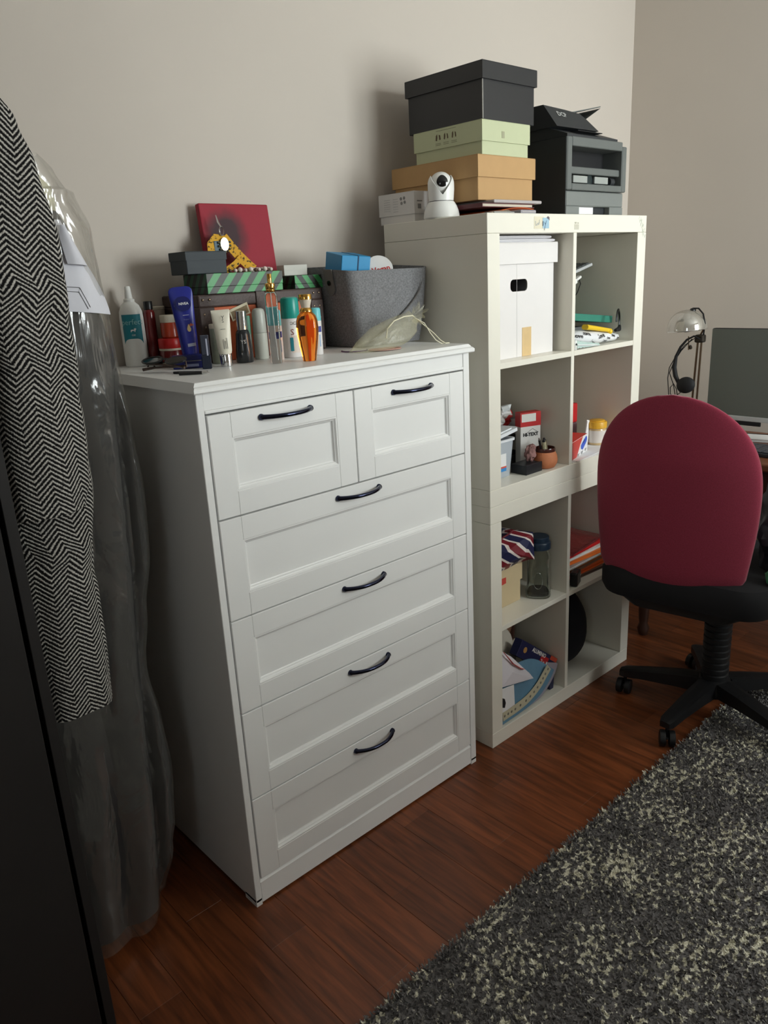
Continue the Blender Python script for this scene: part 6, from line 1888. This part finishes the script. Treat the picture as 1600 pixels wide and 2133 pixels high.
t = thing('headset', 'black headset with cables hanging from the lamp joint', 'headset', (2.075, -0.44, 1.0), 0)
hb = [(2.078, -0.505, 1.157), (2.075, -0.483, 1.168), (2.072, -0.458, 1.155), (2.07, -0.436, 1.128), (2.069, -0.421, 1.092), (2.069, -0.416, 1.052), (2.069, -0.423, 1.02), (2.069, -0.44, 0.99), (2.069, -0.455, 0.975)]
obj('headband', G().tube(hb, [0.003, 0.0035, 0.004, 0.0045, 0.006, 0.0085, 0.0085, 0.007, 0.005], 10), blk_m, t, True)
obj('ear_cup', G().sphere((2.068, -0.466, 0.988), 0.036, 24, 16, sx=0.5, sz=0.85, mat=R3(math.radians(-15), 0, 0)), blk_m, t, True)
obj('boom_arm', G().tube([(2.065, -0.428, 1.02), (2.062, -0.436, 0.985), (2.06, -0.449, 0.962)], 0.0022, 6), blk, t, True)
for pts in ([(2.076, -0.485, 1.160), (2.07, -0.452, 1.135), (2.068, -0.418, 1.09), (2.066, -0.398, 1.05), (2.066, -0.394, 1.01), (2.068, -0.40, 0.95), (2.07, -0.405, 0.86), (2.07, -0.41, TZ + 0.003)],
            [(2.078, -0.475, 1.158), (2.07, -0.440, 1.115), (2.068, -0.413, 1.07), (2.066, -0.40, 1.03), (2.068, -0.418, 0.985), (2.068, -0.426, 0.95), (2.07, -0.42, 0.89), (2.07, -0.43, TZ + 0.003)],
            [(2.068, -0.455, 0.965), (2.066, -0.43, 0.945), (2.066, -0.408, 0.95), (2.068, -0.405, 0.975), (2.068, -0.418, 0.99), (2.069, -0.43, 0.97), (2.07, -0.445, 0.9), (2.07, -0.45, TZ + 0.003)]):
    obj('cable', G().tube(pts, 0.0017, 6), blk, t, True)

t = thing('keyboard', 'black computer keyboard lying on the desk before the monitor', 'keyboard', (2.03, -0.89, TZ), math.radians(-2))
obj('body', G().box(-0.07, 0.07, -0.22, 0.22, 0, 0.014, 0.003, 2), M('charcoal_plastic', (44, 46, 50), 0.4), t, False, True)
kb2 = M('charcoal_key', (66, 68, 74), 0.45)
for r_ in range(5):
    for c_ in range(14):
        obj('key', G().box(-0.062 + r_ * 0.025, -0.062 + r_ * 0.025 + 0.021, -0.212 + c_ * 0.0303, -0.212 + c_ * 0.0303 + 0.0265, 0.014, 0.0185, 0.0012), kb2, t, False, True)
t = thing('notebook', 'thin white notebook lying on the desk behind the keyboard', 'notebook', (2.235, -0.69, TZ), 0)
g = G().box(-0.045, 0.045, -0.062, 0.062, 0, 0.0012).box(-0.045, 0.045, -0.062, 0.062, 0.0095, 0.0108)
obj('cover', g.xf(T(2.235, -0.69, TZ + 0.0003) @ R3(0, 0, math.radians(12))), paper, t)
obj('pages', G().box(-0.043, 0.043, -0.060, 0.060, 0.0013, 0.0094).xf(T(2.235, -0.69, TZ + 0.0003) @ R3(0, 0, math.radians(12))), card_w, t)
t = thing('paper_sheet', 'white paper corner lying on the desk left of the keyboard', 'paper', (2.17, -0.57, TZ), math.radians(12))
obj('sheet', G().box(-0.09, 0.06, -0.06, 0.08, 0, 0.0012), paper, t, False, True)
obj('sheet', G().box(-0.07, 0.05, -0.05, 0.06, 0.0014, 0.0024).xf(R3(0, 0, 0.25)), paper, t, False, True)
t = thing('cable', 'two thin dark cables running across the desk under the monitor', 'cable', (2.28, -0.75, TZ), 0)
for k in range(2):
    obj('lead', G().tube([(2.28 + 0.03 * k, -0.45 - 0.05 * k, TZ + 0.0035), (2.30, -0.6, TZ + 0.0035), (2.285 + 0.04 * k, -0.75, TZ + 0.0035), (2.31, -0.9, TZ + 0.0035), (2.30 + 0.03 * k, -1.1, TZ + 0.0035)], 0.0032, 7), blk, t, True)

# ================================================================ office chair
CHX, CHY, CHR = 1.57, -0.875, math.radians(8)
chm = thing('office_chair', 'office chair with tall magenta fabric back and black five star base', 'chair', (CHX, CHY, 0), CHR)
mg, nt, b = nodes_mat('magenta_fabric')
tc = nt.nodes.new('ShaderNodeTexCoord')
n = nt.nodes.new('ShaderNodeTexNoise')
n.inputs['Scale'].default_value = 340
nt.links.new(tc.outputs['Object'], n.inputs['Vector'])
nt.links.new(mix_col(nt, n.outputs['Fac'], lin((122, 36, 54)), lin((158, 54, 78))), b.inputs['Base Color'])
b.inputs['Roughness'].default_value = 0.85
b.inputs['Sheen Weight'].default_value = 0.25
b.inputs['Specular IOR Level'].default_value = 0.2
blackf = M('black_chair_fabric', (24, 24, 27), 0.9, var=0.1)
blackp = M('black_chair_plastic', (20, 20, 22), 0.5)
LY = 0.072
def wid(t_):
    if t_ < 0.10:
        return 0.222 - 0.045 * (1 - t_ / 0.10) ** 2.2
    if t_ < 0.50:
        return 0.222 + 0.020 * math.sin((t_ - 0.10) / 0.40 * PI / 2)
    k = (t_ - 0.50) / 0.50
    return 0.242 * max(0.0, 1 - k ** 2.5) ** 0.52
NB = 64
rings = []
zb0, zb1 = 0.50, 1.078
for i in range(35):
    t_ = i / 34
    t_ = 1 - (1 - t_) ** 1.35
    w_ = max(0.004, wid(t_))
    z0 = zb0 + (zb1 - zb0) * t_
    th = 0.030 * min(1, (0.25 + 2.2 * (1 - t_))) * min(1, 0.45 + 7 * t_)
    ring = []
    for j in range(NB):
        a = 2 * PI * j / NB
        yy = w_ * math.copysign(abs(math.cos(a)) ** 0.85, math.cos(a))
        sx_ = th * math.copysign(abs(math.sin(a)) ** 0.6, math.sin(a))
        bul = -0.034 * (1 - (yy / 0.245) ** 2)
        lean = -0.165 - 0.028 * t_ + 0.03 * math.sin(PI * t_) * 0.4
        drop = -0.028 * (1 - (yy / 0.24) ** 2) * max(0, 1 - t_ * 3)
        ring.append(Vector((lean + bul + sx_, yy + LY + 0.038, z0 + drop)))
    rings.append(ring)
obj('backrest', G().loft(rings), mg, chm, True, True)
g = G()
rings = []
for zz, ins in ((0.425, 0.03), (0.432, 0.008), (0.455, 0.0), (0.50, 0.0), (0.522, 0.010), (0.530, 0.03)):
    rings.append([Vector((p.x, p.y + LY, p.z)) for p in rrect(-0.225 + ins, 0.27 - ins, -0.262 + ins, 0.262 - ins, 0.09, zz, 8)])
obj('seat', g.loft(rings), blackf, chm, True, True)
rings = []
for zz, xx, w_ in ((0.375, -0.02, 0.10), (0.40, -0.05, 0.16), (0.424, -0.08, 0.20)):
    rings.append([Vector((p.x, p.y + LY, zz)) for p in rrect(-0.2 if zz > 0.38 else -0.12, 0.16, -w_, w_, 0.05, zz, 6)])
obj('seat_mechanism', G().loft(rings), blackp, chm, True, True)
obj('back_support', G().tube([(-0.05, LY, 0.405), (-0.15, LY, 0.415), (-0.185, LY, 0.46), (-0.185, LY, 0.60)], [0.02, 0.02, 0.014, 0.01], 10, flat=1.6), blackp, chm, True, True)
g = G()
prc = [(0.042, 0.118)]
for k in range(11):
    z_ = 0.125 + k * 0.022
    prc += [(0.0425, z_), (0.0425, z_ + 0.012), (0.0385, z_ + 0.015), (0.0385, z_ + 0.019)]
prc.append((0.036, 0.38))
obj('column', G().lathe(prc, 28), blackp, chm, True, True)
obj('hub', G().lathe([(0.03, 0.06), (0.055, 0.065), (0.058, 0.085), (0.05, 0.118), (0.042, 0.122)], 28), blackp, chm, True, True)
for k, dg in enumerate((178, 108, 36, -37, -111)):
    a = math.radians(dg) - CHR
    rm_ = R3(0, 0, a)
    rings = []
    for r_, hw, z0, z1 in ((0.045, 0.030, 0.068, 0.118), (0.12, 0.027, 0.07, 0.112), (0.22, 0.023, 0.068, 0.099), (0.285, 0.022, 0.064, 0.088), (0.303, 0.016, 0.064, 0.082)):
        rings.append([rm_ @ Vector((r_, hw * c_, z0 if s_ < 0 else z1)) if abs(c_) > 0.5 else rm_ @ Vector((r_, hw * c_, z1 + 0.002)) for c_, s_ in ((-1, -1), (1, -1), (1, 0.8), (0.45, 1), (-0.45, 1), (-1, 0.8))])
    lg = obj('leg', G().loft(rings), blackp, chm, False, True)
    ca = a + math.radians(35 + 50 * k)
    cm_ = rm_ @ T(0.285, 0, 0) @ R3(0, 0, math.radians(35 + 50 * k))
    g = G()
    for s in (-1, 1):
        g2 = cm_ @ T(0.012, s * 0.014, 0.0265) @ R3(math.radians(90), 0, 0)
        g.lathe([(0.018, -0.010), (0.0255, -0.008), (0.0265, 0), (0.0255, 0.008), (0.018, 0.010)], 22, mat=g2)
    g.tube([cm_ @ Vector((0.012, -0.014, 0.0265)), cm_ @ Vector((0.012, 0.014, 0.0265))], 0.005, 8)
    g.tube([cm_ @ Vector((0, 0, 0.026)), cm_ @ Vector((0, 0, 0.066))], 0.006, 8)
    obj('castor', g, blackp, lg, True, True)

# jacket and green cloth on the seat
jk = M('black_shell_fabric', (40, 42, 50), 0.38, var=0.15)
t = thing('jacket', 'puffy black jacket heaped on the right side of the magenta chair seat', 'jacket', (1.64, -1.04, 0.53), 0)
g = blob((1.64, -1.035, 0.655), 0.115, 0.085, 0.165, 0.32, 1.9, 6.0, 0.532, 40, 28)
obj('body', g, jk, t, True)
obj('sleeve', blob((1.60, -1.095, 0.615), 0.075, 0.05, 0.10, 0.35, 2.2, 16.0, 0.533, 28, 20), jk, t, True)
obj('hood', blob((1.635, -1.06, 0.80), 0.075, 0.06, 0.045, 0.4, 2.2, 26.0, None, 28, 20), jk, t, True)
t = thing('cloth', 'small green cloth tucked at the right rear corner of the chair seat', 'cloth', (1.47, -1.065, 0.53), 0)
grm = M('green_cloth', (60, 122, 84), 0.85, var=0.3)
obj('body', blob((1.475, -1.062, 0.55), 0.03, 0.022, 0.026, 0.35, 2.2, 31.0, 0.5305, 20, 14), grm, t, True)
obj('fold', blob((1.483, -1.066, 0.575), 0.016, 0.014, 0.02, 0.35, 2.2, 33.0, None, 16, 12), M('pale_green_cloth', (146, 176, 150), 0.85), t, True)

# ================================================================ coat and garment bag hanging on the wardrobe side
hk = M('hook_steel', (150, 150, 152), 0.25, 1.0)
for yy in (-0.46, -0.28):
    obj('hook', G().box(-0.3848, -0.3818, yy - 0.012, yy + 0.012, 1.83, 1.90, 0.001).tube([(-0.382, yy, 1.875), (-0.355, yy, 1.872), (-0.33, yy, 1.876), (-0.318, yy, 1.893)], 0.005, 8), hk, wd)
hb_m = herringbone_mat()
coat = thing('coat', 'black and white herringbone wool coat hanging at the left edge', 'coat', (-0.31, -0.4, 0.68), 0)
def interp(tab, z):
    tab = sorted(tab)
    if z <= tab[0][0]:
        return tab[0][1]
    for (a, va), (b_, vb_) in zip(tab, tab[1:]):
        if z <= b_:
            f = (z - a) / (b_ - a)
            f = f * f * (3 - 2 * f)
            return va + (vb_ - va) * f
    return tab[-1][1]
def coat_part(name, tab, ztop, zbot, yc, hy, seed, xl=-0.379, nrow=70, n=64, crease=None, uo=0.0):
    g = G()
    lay = None
    rows = []
    for i in range(nrow + 1):
        z = ztop + (zbot - ztop) * i / nrow
        xr = interp(tab, z)
        xc, hx = (xl + xr) / 2, (xr - xl) / 2
        ring, us, acc, prev = [], [], 0.0, None
        for j in range(n + 1):
            a = -PI / 2 - PI + 2 * PI * j / n
            ca, sa = math.cos(a), math.sin(a)
            px = xc + hx * math.copysign(abs(ca) ** 0.75, ca)
            py = yc + hy * math.copysign(abs(sa) ** 0.75, sa)
            k = nz(math.cos(a) * 1.6 + seed, math.sin(a) * 1.6, z * 3.0)
            d = 0.008 * k
            if crease:
                for (cz, amp) in crease:
                    d += -amp * math.exp(-((z - cz + 0.03 * math.cos(a)) / 0.018) ** 2)
            px += d * ca
            py += d * sa
            px = max(-0.3815, px)
            zz = z + (0.012 * ca if i == nrow else 0.0) * 0
            p = Vector((px, py, zz))
            if prev is not None:
                acc += (p - prev).length
            prev = p
            ring.append(p)
            us.append(acc)
        rows.append((ring, us, z))
    lay = g.bm.loops.layers.uv.verify()
    vs = [[g.bm.verts.new(p) for p in r[0][:-1]] for r in rows]
    for i in range(nrow):
        for j in range(n):
            j2 = (j + 1) % n
            f = g.bm.faces.new((vs[i][j], vs[i][j2], vs[i + 1][j2], vs[i + 1][j]))
            for l, (ii, jj) in zip(f.loops, ((i, j), (i, j + 1), (i + 1, j + 1), (i + 1, j))):
                l[lay].uv = (rows[ii][1][jj] + uo, rows[ii][2])
    g.bm.faces.new(vs[0])
    g.bm.faces.new(list(reversed(vs[-1])))
    return obj(name, g, hb_m, coat, True)
body_t = [(1.80, -0.345), (1.76, -0.30), (1.7, -0.262), (1.55, -0.235), (1.3, -0.232), (1.18, -0.215), (1.12, -0.213), (0.983, -0.232), (0.839, -0.238), (0.69, -0.245)]
coat_part('body', body_t, 1.80, 0.695, -0.478, 0.058, 3.0, crease=[(0.98, 0.004)])
slv_t = [(1.78, -0.335), (1.74, -0.285), (1.69, -0.258), (1.632, -0.240), (1.524, -0.224), (1.378, -0.225), (1.205, -0.229), (1.13, -0.236), (1.085, -0.250)]
coat_part('sleeve', slv_t, 1.78, 1.085, -0.515, 0.055, 11.0, crease=[(1.42, 0.005), (1.30, 0.004)], uo=0.011)
obj('hanger', G().tube([(-0.335, -0.24, 1.74), (-0.335, -0.38, 1.80), (-0.335, -0.44, 1.815), (-0.335, -0.50, 1.79), (-0.335, -0.53, 1.76)], 0.009, 8), M('hanger_wood', (150, 106, 66), 0.4), coat, True)
obj('hanger_hook', G().tube([(-0.335, -0.455, 1.815), (-0.335, -0.456, 1.85), (-0.335, -0.444, 1.872), (-0.335, -0.452, 1.886), (-0.335, -0.463, 1.886), (-0.335, -0.468, 1.876)], 0.0025, 6), hk, coat, True)
vent = G()
for k in range(20):
    zz = 0.70 + 0.018 * k
    vent.sphere((-0.268 + 0.0009 * k, -0.531 + 0.0006 * k, zz), 0.0022, 6, 4, sz=2.2, sy=0.5)
obj('vent_stitching', vent, M('pale_stitch', (120, 118, 112), 0.9), coat, True, kind='stuff')

gb = thing('garment_bag', 'dark garment in a clear plastic dry cleaning bag, left of the chest', 'garment', (-0.2, -0.28, 0.03), 0)
bag_t = [(1.68, -0.150), (1.66, -0.125), (1.62, -0.100), (1.547, -0.074), (1.443, -0.068), (1.362, -0.062), (1.268, -0.055), (1.19, -0.052), (1.048, -0.043), (0.9, -0.052), (0.78, -0.08), (0.635, -0.097), (0.507, -0.082), (0.378, -0.074), (0.252, -0.085), (0.18, -0.102), (0.078, -0.135), (0.03, -0.165)]
def bag_ring(z, ins, amp, seed, n=96):
    xr = interp(bag_t, z) - ins
    xl = -0.376 + ins * 0.2
    if z > 1.60:
        xl = -0.376 + (z - 1.60) * 1.9
    xc, hx = (xl + xr) / 2, (xr - xl) / 2
    yc, hy = -0.25, 0.155 - ins - (0.05 if z > 1.62 else 0)
    ring = []
    for j in range(n):
        a = 2 * PI * j / n
        ca, sa = math.cos(a), math.sin(a)
        px = xc + hx * math.copysign(abs(ca) ** 0.6, ca)
        py = yc + hy * math.copysign(abs(sa) ** 0.6, sa)
        if sa < 0:
            cr_x = -0.085 - 0.075 * max(0.0, (1.3 - z)) / 1.2
            fold = math.exp(-((px - cr_x) / 0.014) ** 2) * 0.038 * min(1, max(0, (1.38 - z) / 0.2))
            fold += math.exp(-((px - cr_x + 0.10) / 0.02) ** 2) * 0.018 * min(1, max(0, (1.3 - z) / 0.2))
            py += fold * (-sa)
        k = nz(px * 16 + seed, py * 16, z * 5.5) + 0.6 * nz(px * 34 + seed, py * 34, z * 13) + 0.35 * nz(px * 70, py * 70 + seed, z * 30)
        px += amp * k * ca * 0.6
        py += amp * k * (abs(sa) ** 0.5) * math.copysign(1, sa)
        ring.append(Vector((max(-0.3835, min(px, 0.004)), py, z)))
    return ring
dg = M('dark_grey_suit', (46, 44, 45), 0.85, var=0.2, scale=9)
obj('garment', G().loft([bag_ring(0.06 + (1.585 - 0.06) * i / 60, 0.005 + (0.035 * max(0, (i - 50) / 10)) , 0.0035, 1.0, 96) for i in range(61)]), dg, gb, True)
obj('shoulder_pad', blob((-0.185, -0.30, 1.602), 0.05, 0.075, 0.058, 0.15, 2.0, 3.0, None), M('ivory_foam', (196, 192, 168), 0.9), gb, True)
film = film_mat('clear_garment_film', (190, 188, 178), 0.91, 0.11, 10, 0.6)
obj('plastic_film', G().loft([bag_ring(0.03 + (1.68 - 0.03) * i / 150, 0.0, 0.0045, 1.0, 110) for i in range(151)], True, False), film, gb, True)
# printed paper cape over the shoulder, under the film
g = G()
def cape(u, v):
    xl_ = -0.235 + 0.060 * v ** 1.3
    xr_ = -0.075 - 0.070 * v ** 1.5
    px = xl_ + (xr_ - xl_) * u
    z = 1.395 + 0.17 * v + 0.020 * (1 - u) * (1 - v)
    return Vector((px, -0.4055 + 0.05 * max(0, (u - 0.55) / 0.45) ** 2 + 0.022 * v * v - 0.004 * math.sin(PI * u), z))
g.grid(18, 14, cape)
cp = obj('paper_cape', g.thick(0.0008), M('lilac_white_sheet', (214, 214, 222), 0.7, var=0.03), gb, True, label='white printed paper cape under the film')
g = G()
for loop in ([(0.30, 0.05), (0.28, 0.22), (0.52, 0.22), (0.60, 0.04)], [(0.30, 0.05), (0.28, 0.22), (0.52, 0.22), (0.54, 0.27), (0.31, 0.27), (0.28, 0.22)], [(0.54, 0.27), (0.63, 0.06)]):
    g.tube([cape(a, b_) + Vector((0, -0.0008, 0)) for a, b_ in loop], 0.0006, 5)
obj('line_print', g, ink_g, cp)
g = G()
g.grid(10, 8, lambda u, v: cape(0.42 + 0.42 * u - 0.1 * v, 0.52 + 0.42 * v) + Vector((0, -0.006 - 0.006 * math.sin(PI * u), 0.0)))
obj('paper_flap', g.thick(0.0008), M('lilac_white_sheet', (214, 214, 222), 0.7, var=0.03), cp, True)
obj('hanger_hook', G().tube([(-0.20, -0.28, 1.62), (-0.24, -0.28, 1.72), (-0.30, -0.28, 1.82), (-0.325, -0.275, 1.862), (-0.33, -0.283, 1.885), (-0.33, -0.293, 1.88)], 0.003, 7), hk, gb, True)

# ================================================================ unseen clothes airer, added to shade the lower chest and floor
t = thing('shade_airer', 'unseen clothes airer with a draped charcoal blanket, added to shade the lower chest', 'airer', (1.2, -2.05, 0), 0)
bl_m = M('shade_blanket', (70, 70, 74), 0.95, var=0.12)
for xx in (0.66, 1.74):
    obj('leg', G().tube([(xx, -2.22, 0.008), (xx, -2.05, 1.20)], 0.008, 8), hk, t, True)
    obj('leg', G().tube([(xx + 0.02, -1.88, 0.008), (xx + 0.02, -2.05, 1.20)], 0.008, 8), hk, t, True)
obj('top_rail', G().tube([(0.62, -2.05, 1.208), (1.80, -2.05, 1.208)], 0.008, 8), hk, t, True)
def bkt(u, v):
    s_ = (v - 0.5) * 2
    x_ = 0.70 + 1.0 * u
    wv = 0.012 * math.sin(u * 23) * abs(s_)
    return Vector((x_, -2.05 - 0.012 * math.copysign(min(1, abs(s_) * 6), s_) - 0.02 * s_ + wv, 1.220 - 0.54 * max(0, abs(s_) - 0.04)))
g = G()
g.grid(60, 26, bkt)
obj('blanket', g.thick(0.004), bl_m, t, True)
